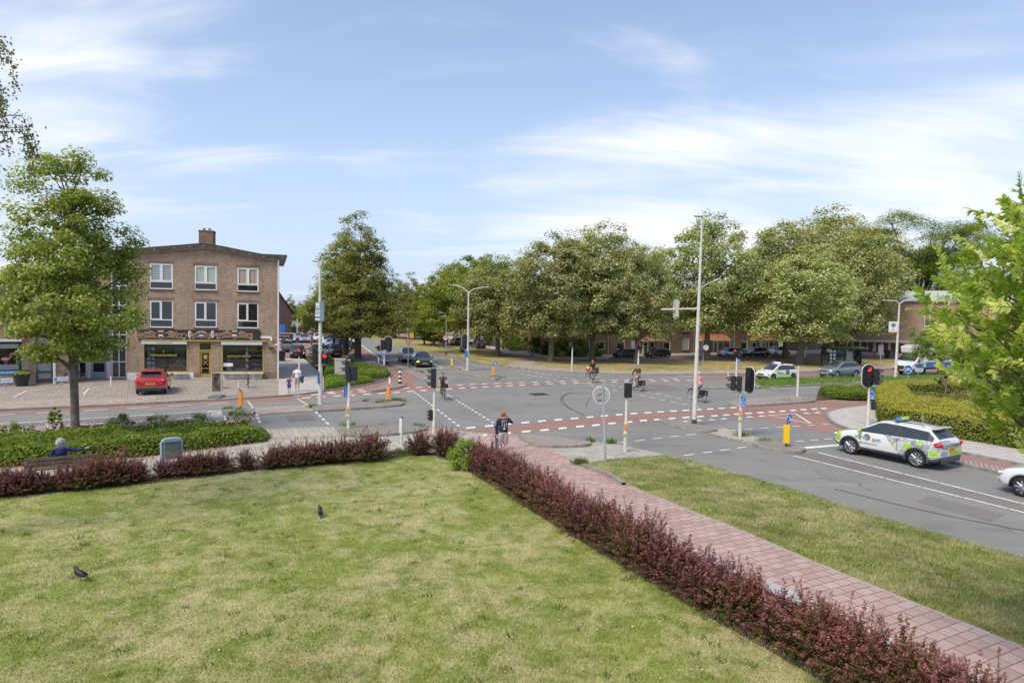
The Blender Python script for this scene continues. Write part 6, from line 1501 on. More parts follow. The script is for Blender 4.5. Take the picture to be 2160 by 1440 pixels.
signal('signal group with an oval shield seen from behind, left of the avenue carriageway',810.4,780,740,[(814,713.5,825,739,'F',3,dict(wdt=.36,plate_=(.72,1.5))),(804.5,716.5,810.5,738,'F',3,dict(wdt=.34)),(796,729,802.5,738.5,'L',1,dict(wdt=.34))],.10,extras=[('bar',797,740,820,740),('blue',806,743,814,754)])
signal('far signal pole on the green kerb with one hooded head',1206.3,782.5,731,[(1202.5,721,1209.5,732.5,'LF',2,dict(wdt=.4))],.09)
signal('far signal pole before the narrow silver lime',1346,780.5,740,[(1341.5,728,1346,740,'LF',2,dict(wdt=.3)),(1347.5,731,1352.5,737,'RF',1,dict(wdt=.3))],.09)
signal('far signal pole left of the green and white hatchback with a pair of black heads',1553,792,754,[(1549,736,1554,753,'NL',3,dict(wdt=.34,lit=0)),(1554.5,737,1559.5,752,'NR',3,dict(wdt=.34))],.10,extras=[('blue',1556,757,1559,769)])
signal('pedestrian signal showing red at the edge of the car park',631,800,751,[(628,733,637.5,751,'N',2,dict(wdt=.36,lit=0))],.075)
# thin signal box pole and small posts
def post(name,label,px,py,ty,r,mtl,cat='post',z=.1,lean=0.0,group=None):
    b=G(px,py,z);H_=hgt(b,ty);t=thing(name,label,cat,b,0,group)
    mb=MB();mb.tube([(0,0,-.08),(lean,0,H_)],r,10);mb.build('post',mtl,t,50);return t,b,H_
t,b,H_=post('sign_post','slim grey post with small sign heads beside the tall mast, on the far pavement',1482,785,735,.035,GALV,'sign')
mb=MB();mb.box((-.25,0,H_-.3),(.55,.25,.6));mb.build('signal_head',ANTHR,t);mb=MB();mb.disc((.25,0,H_+.1),(0.3,1,0),.28,.03,14);mb.build('sign_face',ZINC,t)
t,b,H_=post('push_button_post','low white push-button post before the far signal pole on the right',1536,793,772,.07,CREAM)
mb=MB();mb.box((0,-.08,H_-.2),(.12,.08,.3));mb.build('button_box',ORANGE2,t)
t,b,H_=post('push_button_post','low white push-button post beside the red cycle path at the avenue',798.6,779.5,755,.08,CREAM)
mb=MB();mb.box((-.12,0,H_-.35),(.06,.3,.4));mb.build('blue_plate',SIGN_BLUE,t)
t,b,H_=post('push_button_post','short weathered white post with a button head behind the far hedge row',847,936,882,.06,CREAM,z=.02)
mb=MB();mb.box((-.04,0,H_-.32),(.11,.13,.62));mb.build('cover',SIGN_W,t);mb=MB();mb.tube([(0,0,H_),(.03,0,H_+.06)],.05,8);mb.build('cap',ANTHR,t)
t,b,H_=post('utility_box_post','small grey post with a box between the golden hedge and the livery car',1945,912,876,.06,mat('weathered_wood',(.3,.26,.2),.9))
mb=MB();mb.box((.14,-.02,H_-.35),(.28,.2,.32));mb.build('box',GALV,t)
# lamp posts
LAMPM=mat('lamp_head_grey',(.42,.43,.43),.5,vary=.05)
def lamp(label,px,py,arms,ztop=None,r=.09,z=.05,m=GALV,group='lamp posts along the roads',lean=0.0,r2=None,base=None):
    b=G(px,py,z);t=thing('street_lamp',label,'street lamp',b,0,group);J=rel(b,*arms[0]);
    mb=MB();mb.tube([(0,0,-.1),(J.x*.5,0,J.z*.5),(J.x,0,J.z)],[r,(r+(r2 or r*.55))/2,r2 or r*.55],12);mb.build('pole',m,t,50)
    for a in arms[1:]:
        pts=[rel(b,*q)for q in a];pts=[Vector((J.x,0,J.z))]+[Vector((p.x,0,p.z))for p in pts]
        mb=MB();mb.tube(pts[:-1]+[pts[-2].lerp(pts[-1],.35)],.035 if r<.12 else .05,6);o=mb.build('arm',m,t,50)
        e,f=pts[-1],pts[-2];c=f.lerp(e,.65);d=(e-f);L=max(d.length*.7,.4);an=math.atan2(d.z,d.x)
        mb=MB();M_=Matrix.Rotation(-an,3,'Y');mb.ell(c,(L/2,.14,.055),14,6,M=M_);mb.build('lamp_head',LAMPM,t,60)
    return t,b,J
t,b,J=lamp('lamp post on the left median island carrying a parking guidance board',676.5,852,[(678.5,565),[(675,553),(664,551.5)],[(683.5,551),(684,544),(698,542)]],r=.15,z=.12,m=CREAM,r2=.06)
a=rel(b,677,637);c=rel(b,677,677);mb=MB();mb.box((a.x+.06,-.12,(a.z+c.z)/2),(.50,.14,a.z-c.z));brd=mb.build('guidance_board',mat('board_grey',(.19,.23,.28),.5),t)
for k,(h0,h1)in enumerate(((.02,.36),(.42,.48),(.52,.58),(.63,.76),(.86,.95))):
    zt_,zb_=a.z-(a.z-c.z)*h0,a.z-(a.z-c.z)*h1;mb=MB();mb.box((a.x-.05,-.195,(zt_+zb_)/2),(.2 if k==0 else .3,.012,(zt_-zb_)*.8));mb.build('board_line',SIGN_W,brd)
text('P',.2,ANTHR,brd,(a.x-.05,-.205,a.z-.3),(PI/2,0,0))
b0=t
# signals strapped to that pole
for(x0,y0,x1,y1,f_,n_,kw)in((661,733,672,768,'L',3,dict(wdt=.32)),(683,743,694,766.5,'N',2,dict(wdt=.42,lit=0))):
    top=rel(b,(x0+x1)/2,y0);bot=rel(b,(x0+x1)/2,y1);head(t,top.x,-.05,bot.z,top.z,f_,n_,**kw)
    mb=MB();mb.tube([(0,0,bot.z-.05),(top.x,-.05,bot.z-.05)],.03,6);mb.build('bracket',CREAM,t)
q=rel(b,674,795);mb=MB();mb.box((q.x,-.1,q.z),(.05,.3,.72));mb.build('info_plate',SIGN_BLUE,t)
t,b,J=lamp('two-armed lamp post on the avenue median with signals seen from behind',986.5,781,[(989,617),[(975,606),(961,602),(946,600.5)],[(1000,610),(1013,607),(1033,605)]],r=.14,m=CREAM,r2=.07)
for(x0,y0,x1,y1,f_,n_,kw)in((977,708,985.5,732,'F',3,dict(wdt=.42,plate_=(.6,1.5))),(990.5,719.5,995.5,728.5,'RF',1,dict(wdt=.3))):
    top=rel(b,(x0+x1)/2,y0);bot=rel(b,(x0+x1)/2,y1);head(t,top.x,0,bot.z,top.z,f_,n_,**kw)
q=rel(b,984,746);mb=MB();mb.box((q.x,-.12,q.z),(.3,.03,.6));mb.build('info_plate',SIGN_BLUE,t)
t,b,J=lamp('hooked lamp post behind the give-way sign',861.5,738,[(860,664),[(859,660.5),(853,660)]],r=.10)
t,b,J=lamp('slim lamp post on the verge carrying the thirty zone sign',941,748.5,[(941.8,668),[(940,660.5),(924,658.5)]],r=.09)
q=rel(b,941.5,712);mb=MB();mb.disc((q.x-.1,-.12,q.z),(0,1,0),.36,.03,20);o=mb.build('zone_sign',SIGN_W,t);mb=MB();mb.ring((q.x-.1,-.14,q.z),(0,1,0),.32,.045,20,4);mb.build('sign_ring',mat('sign_red',(.55,.02,.03),.5),o);text('30',.4,BLACKP,o,(q.x-.1,-.145,q.z),(PI/2,0,0));mb=MB();mb.tube([(0,0,-.05),(0,0,.45)],.1,10);mb.build('black_sleeve',BLACKP,t)
t,b,J=lamp('two-armed lamp post on the right median with a bus stop sign',1888.6,798,[(1893,641),[(1886,634.5),(1872,634),(1855,633.5)],[(1901,635),(1920,631),(1936,629.5)]],r=.14,m=CREAM,r2=.07)
A_,B_=rel(b,1871,678),rel(b,1889,701);mb=MB();mb.box(((A_.x+B_.x)/2,-.1,(A_.z+B_.z)/2),(B_.x-A_.x,.05,A_.z-B_.z));bs=mb.build('stop_sign_panel',SIGN_W,t)
w_=B_.x-A_.x;h_=A_.z-B_.z;mb=MB();mb.box(((A_.x+B_.x)/2,-.13,B_.z+h_*.07),(w_*.98,.012,h_*.13));mb.build('yellow_band',mat('band_yellow',(.8,.5,.05),.5),bs)
mb=MB();mb.disc(((A_.x+B_.x)/2,-.13,B_.z+h_*.70),(0,1,0),h_*.16,.01,18,sx=1.35);mb.build('stop_emblem',mat('emblem_green',(.02,.12,.10),.5),bs);text('BUS',h_*.16,MATS['band_yellow'],bs,((A_.x+B_.x)/2,-.14,B_.z+h_*.70),(PI/2,0,0));text('halte',h_*.14,MATS['emblem_green'],bs,((A_.x+B_.x)/2,-.13,B_.z+h_*.48),(PI/2,0,0));text('bus',h_*.2,ANTHR,bs,((A_.x+B_.x)/2,-.13,B_.z+h_*.28),(PI/2,0,0))
# tall mast
b=G(1464,893,.12);t=thing('lamp_mast','tall tapered mast on the near centre island with three lamps and a signal arm','lamp mast',b,0);J=rel(b,1475.5,461)
mb=MB();P0=rel(b,1466.5,884);mb.tube([(0,0,-.1),(P0.x*.2,0,P0.z)],[.135,.135],16);mb.build('base_sleeve',ANTHR,t,50)
mb=MB();mb.tube([(P0.x*.2,0,P0.z),(J.x*.45,0,J.z*.45),(J.x,0,J.z)],[.12,.092,.045],16);mb.build('pole',CREAM,t,50)
def lhead(p0,p1,th=.07):
    c=(p0+p1)/2;d=p1-p0;mb=MB();mb.ell(c,(d.length/2,.13,th),14,6,M=Matrix.Rotation(-math.atan2(d.z,d.x),3,'Y'));mb.build('lamp_head',LAMPM,t,60)
def R3(x,y):q=rel(b,x,y);return Vector((q.x,0,q.z))
mb=MB();mb.tube([(J.x,0,J.z),(J.x,0,J.z+.04)],.05,8);mb.build('top_cap',GALV,t);lhead(R3(1456.5,458.5),R3(1478,459.5),.05)
jn=R3(1471.5,608)
for pts in([(1450,598)],[(1500,594)]):mb=MB();mb.tube([jn,R3(*pts[0])],.03,8);mb.build('arm',GALV,t)
lhead(R3(1433,596),R3(1450,598.5),.035);lhead(R3(1499,594.5),R3(1516,587.5),.05)
mb=MB();mb.tube([R3(1392,652.5),R3(1467,651)],.045,10);mb.build('signal_arm',CREAM,t,50)
c=R3(1425,652);mb=MB();pts=[];pw,ph=.30,1.0
for i in range(13):a=PI*i/12;pts.append((math.cos(a)*pw/2,ph/2-pw/2+math.sin(a)*pw/2))
for i in range(13):a=PI+PI*i/12;pts.append((math.cos(a)*pw/2,-(ph/2-pw/2)+math.sin(a)*pw/2))
A=[c+Vector((a*1.0,.10,z))for a,z in pts];B=[p+Vector((0,.03,0))for p in A];k=len(A);mb.raw(A+B,[tuple(range(k)),tuple(reversed(range(k,2*k)))]+[(i,(i+1)%k,k+(i+1)%k,k+i)for i in range(k)])
sh=mb.build('signal_backplate',mat('backplate_grey',(.34,.34,.31),.6),t);mb=MB();mb.box(c+Vector((0,.02,0)),(.15,.14,.78));mb.build('signal_housing',mat('housing_yellowed',(.5,.47,.34),.6),sh);mb=MB();mb.tube(A+[A[0]],.012,4,cap=False);mb.build('backplate_rim',SIGN_W,sh)
# round sign seen from behind
b=G(1277.5,974.5,.05);t=thing('road_sign','round road sign seen from behind on a leaning grey post at the verge point','road sign',b,0);tp=rel(b,1270,813.5)
mb=MB();mb.tube([(0,0,-.1),(tp.x*.42,0,tp.z*.42),(tp.x*.42,0,tp.z*.43),(tp.x,0,tp.z)],[.042,.042,.032,.032],10);mb.build('post',GALV,t,50)
c=rel(b,1267.8,833);k=mpp(b);mb=MB();mb.disc((c.x,.06,c.z),(.35,.94,0),17.8*k,.025,32);o=mb.build('sign_face',mat('sign_back',(.33,.34,.34),.5,.3,vary=.2,vscale=6),t)
mb=MB();mb.ring((c.x,.06,c.z),(.35,.94,0),17.8*k,.018,32,5);mb.build('sign_rim',SIGN_W,o);mb=MB();mb.box((c.x+tp.x*0,.02,c.z+.1),(.4,.03,.035));mb.box((c.x,.02,c.z-.12),(.4,.03,.035));mb.build('clamp',GALV,o);mb=MB();mb.box((c.x-.24,.03,c.z),(.05,.01,.04));mb.build('sticker',ORANGE2,o)
# keep-right bollards
def arrow_disc(par,c,r,ax=(0,1,0),edge=False,white=True):
    mb=MB();mb.disc(c,ax,r,.03,24,sx=1.0);o=mb.build('sign_face',SIGN_BLUE if white else SIGN_W,par);
    if white:
        mb=MB();mb.ring(Vector(c)-Vector(ax)*.012,ax,r*.94,.010,24,4);mb.build('sign_rim',SIGN_W,o)
        mb=MB();s=Vector((-ax[1],ax[0],0));
        for a,b_ in(((-.35,.4),(.3,-.35)),((.3,-.35),(-.15,-.35)),((.3,-.35),(.3,.1))):mb.tube([Vector(c)-Vector(ax)*.03-s*a[0]*r+Vector((0,0,a[1]*r)),Vector(c)-Vector(ax)*.03-s*b_[0]*r+Vector((0,0,b_[1]*r))],r*.13,4)
        mb.build('arrow',SIGN_W,o)
    return o
def bollard(label,px,py,y0,y1,wpx,mtl,sy0,sy1,sx,ax,z=.12,face=True):
    b=G(px,py,z);t=thing('island_bollard',label,'bollard',b,0,'keep-right bollards on the islands');a,c=rel(b,px,y0),rel(b,px,y1);w_=wpx*mpp(b)
    mb=MB();mb.tube([(0,0,-.1),(0,0,c.z+.05)],.05,8);mb.build('foot',ANTHR,t);mb=MB()
    mb.box((0,0,(a.z+c.z)/2),(w_,w_*.8,a.z-c.z));mb.build('beacon',mtl,t,mod=.02)
    s0,s1=rel(b,sx,sy0),rel(b,sx,sy1);r=(s0.z-s1.z)/2;mb=MB();mb.tube([(0,0,a.z),(s0.x*.6,0,a.z+.1)],.03,6);mb.build('neck',ANTHR,t)
    arrow_disc(t,(s0.x,-.02,(s0.z+s1.z)/2),r,ax,white=face)
bollard('orange bollard with an edge-on sign before the barber shop',507.5,861,824.5,857,6.6,ORANGE,805,823,506,(.97,.22,0),face=False)
bollard('orange bollard at the right tip of the left median island',819,845.5,813.5,842,6.6,ORANGE,796,812.5,822.5,(.93,.36,0),face=False)
bollard('yellow bollard with a blue sign on the avenue median beyond the black hatchback',953,775,755.5,771.5,4.2,YELLOW,746,754,954,(0.1,1,0))
bollard('orange bollard with a blue sign at the tip of the avenue median',1040.5,793.5,772.5,791.5,5.0,YELLOW if False else ORANGE,760,770,1044,(-.1,1,0))
bollard('yellow bollard with a blue arrow sign at the near end of the centre island',1658,941.5,895,934.5,10.5,YELLOW,871.5,892.5,1663.5,(-.6,.8,0))
# blue cycle path sign
b=G(1916.5,824,.1);t=thing('cycle_path_sign','round blue sign with a white bicycle standing behind the golden hedge','road sign',b,0);c=rel(b,1913,778.5);k=mpp(b);r=9.2*k
mb=MB();mb.tube([(0,0,-.1),(c.x,0,c.z+r)],.035,8);mb.build('post',GALV,t);mb=MB();mb.disc((c.x,-.05,c.z),(0,1,0),r,.03,28);o=mb.build('sign_face',SIGN_BLUE,t)
mb=MB();mb.ring((c.x,-.065,c.z),(0,1,0),r*.95,.012,28,4);mb.build('sign_rim',SIGN_W,o);mb=MB();q=r*.26;y_=-.085
for s_ in(-1,1):mb.ring((c.x+s_*q*1.55,y_,c.z-q*.5),(0,1,0),q,.016,16,4)
W1,W2=(c.x-q*1.55,y_,c.z-q*.5),(c.x+q*1.55,y_,c.z-q*.5);Bt,St,Hd=(c.x-q*.1,y_,c.z-q*.5),(c.x-q*.7,y_,c.z+q*.9),(c.x+q*.9,y_,c.z+q*.9)
for a,d in((W1,Bt),(W1,St),(St,Bt),(Bt,Hd),(St,Hd),(Hd,W2)):mb.tube([a,d],.014,4)
mb.build('bicycle_symbol',SIGN_W,o)
# give way, diversion and other small signs
b=G(860.5,776,.1);t=thing('give_way_sign','inverted triangle sign seen from behind before the beige car','road sign',b,0);c=rel(b,862,724);k=mpp(b);s_=6.5*k
mb=MB();mb.tube([(0,0,-.1),(c.x,0,c.z+s_)],.035,8);mb.build('post',GALV,t);mb=MB();mb.raw([(c.x-s_*1.05,.04,c.z+s_*.85),(c.x+s_*1.05,.04,c.z+s_*.85),(c.x,.04,c.z-s_),(c.x-s_*1.05,.08,c.z+s_*.85),(c.x+s_*1.05,.08,c.z+s_*.85),(c.x,.08,c.z-s_)],[(0,2,1),(3,4,5),(0,1,4,3),(1,2,5,4),(2,0,3,5)]);o=mb.build('sign_face',MATS['sign_back'],t)
mb=MB();q=[(c.x-s_*1.05,.04,c.z+s_*.85),(c.x+s_*1.05,.04,c.z+s_*.85),(c.x,.04,c.z-s_)];mb.tube(q+[q[0]],.03,4);mb.build('sign_rim',MATS['sign_red'],o)
b=G(868,735,.05);t=thing('diversion_sign','small yellow diversion sign on the verge','road sign',b,0);c=rel(b,868,706.5);k=mpp(b)
mb=MB();mb.tube([(0,0,-.1),(0,0,c.z+.3)],.04,8);mb.build('post',GALV,t);mb=MB();mb.box((0,-.06,c.z),(8.2*k,.03,11.5*k));o=mb.build('sign_face',mat('diversion_yellow',(.8,.42,.02),.5),t);mb=MB();mb.tube([(-.25,-.09,c.z+.25),(0,-.09,c.z+.38),(.25,-.09,c.z+.25)],.03,4);mb.build('arrow',BLACKP,o);text('3',.5,BLACKP,o,(0,-.085,c.z-.1),(PI/2,0,0))
# striped posts
STRIPE=[BLACKP,SIGN_W]
for px,py,ty,r,lab in((843.5,808.5,782,.105,'black and white striped bollard at the cycle path island'),(816.3,765,746,.11,'black and white striped bollard beside the avenue signal group')):
    b=G(px,py,.12);H_=hgt(b,ty);t=thing('striped_bollard',lab,'bollard',b,0,'striped bollards');mb=MB()
    for k in range(6):mb.tube([(0,0,H_*k/6),(0,0,H_*(k+1)/6)],r,12,m=(k+0)%2)
    mb.build('post',STRIPE,t);mb=MB();mb.tube([(0,0,-.05),(0,0,.08)],.2,12);mb.build('foot',BLACKP,t)
# bus shelter
b=G(1745,771,.1);e=G(1813,771,.1);k=mpp(b);L=(e-b).length;t=thing('bus_shelter','glass bus shelter with a green planted roof on the far pavement','bus shelter',b,0);H_=hgt(b,734.5)
SHM=mat('shelter_dark',(.04,.05,.055),.5);D_=1.5
for x in(.05,L*.34,L*.62,L*.9):
    mb=MB();mb.box((x,D_,H_/2),(.1,.1,H_));mb.build('post',SHM,t)
mb=MB();mb.box((L*.52,.75,H_+.02),(L*1.1,2.1,.14));ro=mb.build('roof',SHM,t);rq=np.random.default_rng(5);pp=np.column_stack([rq.uniform(0,L*1.05,1500),rq.uniform(-.2,1.7,1500),H_+.11+rq.random(1500)*.07]);fast_mesh('sedum',leaf_quads(pp,unit(rq.normal(0,.5,(1500,3))+np.array([0,0,1])),.16,.12,rq),0,4,LF_CHART,ro,rq.random(1500))
for a,c_,n_ in((.36,.60,'glass_panel'),(.64,.88,'glass_panel'),(.07,.32,'glass_panel')):
    mb=MB();mb.box((L*(a+c_)/2,D_,H_*.52),(L*(c_-a),.02,H_*.8));mb.build(n_,GLASS_T,t)
mb=MB();mb.box((L*.91,.8,H_*.52),(.03,1.3,H_*.85));mb.build('glass_panel',GLASS_T,t)
mb=MB();mb.box((L*.75,D_-.05,H_*.55),(L*.16,.03,H_*.5));mb.build('timetable_poster',mat('poster',(.55,.6,.6),.6),t)
mb=MB();mb.box((L*.14,.2,H_*.5),(L*.22,.2,H_*.98));ad=mb.build('advert_case',SHM,t)
for q in range(4):
    for c_ in range(2):mb=MB();mb.box((L*(.10+.09*c_),.08,H_*(.82-q*.2)),(L*.055,.02,H_*.12));mb.build('advert_tile',SIGN_W,ad)
mb=MB();mb.box((L*.03,.1,H_*.92),(.5,.3,.5));mb.build('stop_flag',GALV,t);mb=MB();mb.box((L*.6,D_-.4,.5),(L*.4,.35,.05));mb.build('seat',ZINC,t)
b=G(1812,771,.1);t=thing('litter_bin','dark green litter bin at the right end of the bus shelter','bin',b,0);mb=MB();mb.tube([(0,0,0),(0,0,.3)],.04,8);mb.build('post',GALV,t);mb=MB();mb.tube([(0,0,.3),(0,0,1.2)],[.26,.3],12);mb.build('container',mat('bin_green',(.03,.08,.06),.5),t)
# containers and cabinets by the garages
b=G(1879,756,.05);t=thing('waste_container','dark grey waste container in front of the garages','container',b,0.05);k=mpp(b);mb=MB();mb.box((0,0,.55),(17*k,1.2,1.1));mb.build('body',mat('container_grey',(.05,.065,.065),.6),t,mod=.05);mb=MB();mb.box((0,0,1.14),(18*k,1.3,.1));mb.build('lid',SHM,t)
b=G(1857.5,757,.05);t=thing('sign_board','pale grey board seen from behind before the garages','sign',b,0);k=mpp(b);mb=MB();mb.tube([(0,0,0),(0,0,hgt(b,724))],.05,8);mb.build('post',GALV,t);mb=MB();z0,z1=hgt(b,748),hgt(b,727);mb.box((0,.05,(z0+z1)/2),(11*k,.05,z1-z0));mb.build('panel',GALV,t)
for px,py,ty,lab in((1856.6,773,733,'thin grey post on the green right of the bus shelter'),(1121,753,688,'dark thin post at the side street pavement beside the corner garden'),(1697,752,731,'leaning white stake by the nearest silver lime')):
    post('thin_post',lab,px,py,ty,.05 if px!=1697 else .09,GALV if px>1800 else(ANTHR if px<1200 else SIGN_W),lean=.25 if px==1697 else 0)
# concrete pillar cabinet in the corner bed
b=G(717,796,.1);t=thing('stone_pillar','pale concrete block standing in the corner flower bed','pillar',b,.25);H_=hgt(b,758);mb=MB();mb.box((0,0,H_/2),(.85,.5,H_));mb.build('block',mat('pale_concrete',(.46,.44,.39),.85,vary=.15,vscale=3),t,mod=.02);mb=MB();mb.box((0,0,H_+.03),(.92,.56,.07));mb.build('cap',MATS['pale_concrete'],t)
# blue totem sign
b=G(713,748,.05);t=thing('totem_sign','tall dark blue shop directory sign behind the left corner lime','sign',b,.15);k=mpp(b);z0,z1=hgt(b,727),hgt(b,677);W_=22*k;TB=mat('totem_blue',(.02,.05,.28),.45)
mb=MB();mb.box((0,0,(z0+z1)/2),(W_,.35,z1-z0));o=mb.build('panel',TB,t)
for s_ in(-1,1):mb=MB();mb.box((s_*W_*.4,0,z0/2),(.12,.12,z0));mb.build('leg',TB,t)
for q in range(8):mb=MB();zz_=z0+(z1-z0)*(.07+q*.085);mb.box((random.uniform(-.1,.1)*W_,-.19,zz_),(W_*random.uniform(.35,.7),.01,.12));mb.build('directory_line',SIGN_W,o)
text('P',.9,SIGN_W,o,(0,-.19,z1-.6),(PI/2,0,0))
for px,py,ty,r in((702.5,744,0,0),):pass
b=G(694.5,720,.05);post('flag_pole','white bare pole between the parking lot and the avenue',694.8,720,677,.09,SIGN_W)
for px,ty in((627,671),(636.5,671)):post('flag_pole','white pole top behind the conifer, %s of the pair'%('left' if px<630 else 'right'),px,704,ty,.09,SIGN_W)
# round sign and box by the corner limes
b=G(749,752,.05);t=thing('road_sign','round sign seen from behind with a small box below, between the corner limes','road sign',b,0);mb=MB();mb.tube([(0,0,-.1),(0,0,hgt(b,703))],.04,8);mb.build('post',GALV,t);mb=MB();mb.disc((0,.06,hgt(b,709)),(0,1,0),4.6*mpp(b),.03,20);mb.build('sign_face',MATS['sign_back'],t);mb=MB();mb.box((-.1,0,hgt(b,726)),(.5,.2,.62));mb.build('box',mat('box_olive',(.09,.10,.08),.6),t)
# parking bay signs on the plaza
for px,py,lab in((8,822,'low white parking sign before the flamingo window'),(126,818,'low white parking sign just left of the lime trunk')):
    b=G(px+4,py,.08);t=thing('parking_sign',lab,'sign',b,F2.rz,'low parking bay signs');k=mpp(b);mb=MB();mb.tube([(0,0,0),(0,0,.5)],.03,8);mb.build('post',GALV,t);mb=MB();mb.box((-.05,-.03,.62),(.85,.03,.27));o=mb.build('sign_face',SIGN_W,t);mb=MB();mb.box((-.34,-.05,.62),(.17,.01,.17));mb.build('parking_symbol',SIGN_BLUE,o);text('P',.16,SIGN_W,o,(-.34,-.06,.62),(PI/2,0,0));text('KLANTEN',.09,ANTHR,o,(.1,-.05,.62),(PI/2,0,0))
b=G(234,812,.08);t=thing('low_post','short white post before the entrance bay','post',b,0);mb=MB();mb.tube([(0,0,0),(0,0,.62)],.05,8);mb.build('post',SIGN_W,t);mb=MB();mb.ell((0,0,.64),(.055,.055,.04),8,5);mb.build('cap',MATS['magenta_sign'],t)
# planter
b=G(46,814,.08);t=thing('planter','black tapered planter with yellow-green plants before the low shop','planter',b,0);mb=MB();mb.tube([(0,0,0),(0,0,.72),(0,0,.78)],[.32,.46,.48],20);mb.build('pot',BLACKP,t,40);rq=np.random.default_rng(9);pp=np.column_stack([rq.normal(0,.2,700),rq.normal(0,.2,700),.8+rq.random(700)*.18]);fast_mesh('plants',leaf_quads(pp,unit(rq.normal(0,.5,(700,3))+np.array([0,0,1])),.09,.06,rq),0,4,LF_CHART,t,rq.random(700))
# A-board
b=G(457,838,.08);t=thing('pavement_sign','framed poster stand on a grey foot before the barber shop','sign',b,F1.rz-.25);H_=hgt(b,786);W_=20*mpp(b)
mb=MB();mb.box((0,0,.06),(W_*1.35,.75,.12));mb.build('foot',mat('foot_grey',(.14,.15,.17),.7),t,mod=.03)
for s_ in(-1,1):mb=MB();mb.tube([(s_*W_*.35,0,.1),(s_*W_*.35,0,.35)],.03,6);mb.build('spring',ZINC,t)
mb=MB()
for q in(((0,0,.36),(W_,.06,.05)),((0,0,H_),(W_,.06,.05)),((-W_/2,0,(H_+.36)/2),(.05,.06,H_-.3)),((W_/2,0,(H_+.36)/2),(.05,.06,H_-.3))):mb.box(*q)
mb.build('frame',ZINC,t);n=NB('poster_photo');po=n.out(n.ramp(n.noise(2.2,6,.7,vec=n.map((0,.6,0),(1,1,.5)),dist=1.2),[(.35,(.03,.02,.018)),(.5,(.12,.075,.05)),(.62,(.26,.19,.14)),(.75,(.10,.11,.09))]),.4);mb=MB();mb.box((0,0,(H_+.36)/2),(W_-.06,.02,H_-.42));mb.build('poster',po,t)
# small things beside the shop corner
b=G(594.5,762,.08);t=thing('wheelie_bin','black wheelie bin at the corner of the barber shop','bin',b,.2);mb=MB();mb.raw([(-.27,-.3,.08),(.27,-.3,.08),(.27,.3,.08),(-.27,.3,.08),(-.33,-.38,1.0),(.33,-.38,1.0),(.33,.38,1.0),(-.33,.38,1.0)],[(0,3,2,1),(4,5,6,7),(0,1,5,4),(1,2,6,5),(2,3,7,6),(3,0,4,7)]);mb.build('body',BLACKP,t,mod=.02);mb=MB();mb.box((0,0,1.06),(.72,.84,.1));mb.build('lid',BLACKP,t,mod=.03)
for s_ in(-1,1):mb=MB();mb.disc((s_*.3,.28,.1),(1,0,0),.1,.06,14);mb.build('wheel',BLACKP,t)
b=G(591.8,760,.08);t=thing('barber_pole','striped red white and blue barber pole on the side wall corner','barber pole',b,0);z0,z1=hgt(b,737),hgt(b,720);barber_pole(t,0,0,z0,z1,.16);mb=MB();mb.box((-.25,0,(z0+z1)/2),(.3,.05,.05));mb.build('bracket',BLACKP,t)
b=G(600,745,.05);t=thing('advertising_trailer','black advertising trailer board behind the shop corner','sign',b,.05);k=mpp(b);z0,z1=hgt(b,715),hgt(b,702);mb=MB();mb.box((.2,0,(z0+z1)/2),(31*k,.15,z1-z0));o=mb.build('board',SIGN_W,t);mb=MB();mb.box((.2,-.09,(z0+z1)/2),(29*k,.02,(z1-z0)*.86));bo=mb.build('picture',BLACKP,o)
text('NAPOLEON',.3,MATS['sign_cream'],o,(-.1,-.105,(z0+z1)/2),(PI/2,0,0))
for s_ in(-1,1):mb=MB();mb.box((.2+s_*12*k,0,z0/2),(.08,.08,z0));mb.build('leg',ANTHR,t)
b=G(594,742,.05);t=thing('banner_flag','blue beach flag behind the shop corner','flag',b,0);mb=MB();mb.tube([(-.2,0,0),(-.2,0,hgt(b,685))],.03,6);mb.build('pole',GALV,t);z0,z1=hgt(b,701),hgt(b,684);mb=MB();V=[]
for i in range(7):
    for j in range(5):V.append((-.2+10*mpp(b)*i/6,.08*math.sin(i*1.3+j),z0+(z1-z0)*j/4-.05*i*(j==0)*0))
mb.raw(V,[(i*5+j,(i+1)*5+j,(i+1)*5+j+1,i*5+j+1)for i in range(6)for j in range(4)]);mb.build('cloth',mat('flag_blue',(.02,.14,.55),.7),t,60)
# waste bin by the bench path
b=G(362,985,.02);t=thing('waste_bin','grey steel framed waste bin at the path behind the hedge','bin',b,ang(G(0,985),G(560,930)));k=mpp(b);W_=39*k*.95;H_=hgt(b,925)
fr_=[(-W_/2,0,0),(-W_/2,0,H_-.12),(-W_/2+.04,0,H_-.04),(-W_/2+.12,0,H_),(W_/2-.12,0,H_),(W_/2-.04,0,H_-.04),(W_/2,0,H_-.12),(W_/2,0,0)]
mb=MB();mb.tube(fr_,.05,8);mb.build('frame',mat('bin_frame',(.30,.36,.44),.5),t,60);mb=MB();mb.box((0,.08,(H_-.1+.3)/2),(W_-.12,.42,H_-.42));mb.build('container',mat('bin_body',(.16,.18,.13),.6,vary=.4,vscale=7),t,mod=.02);mb=MB();mb.box((0,.06,H_-.08),(W_-.08,.5,.09));mb.build('lid',mat('bin_lid',(.10,.17,.19),.5),t,mod=.03)
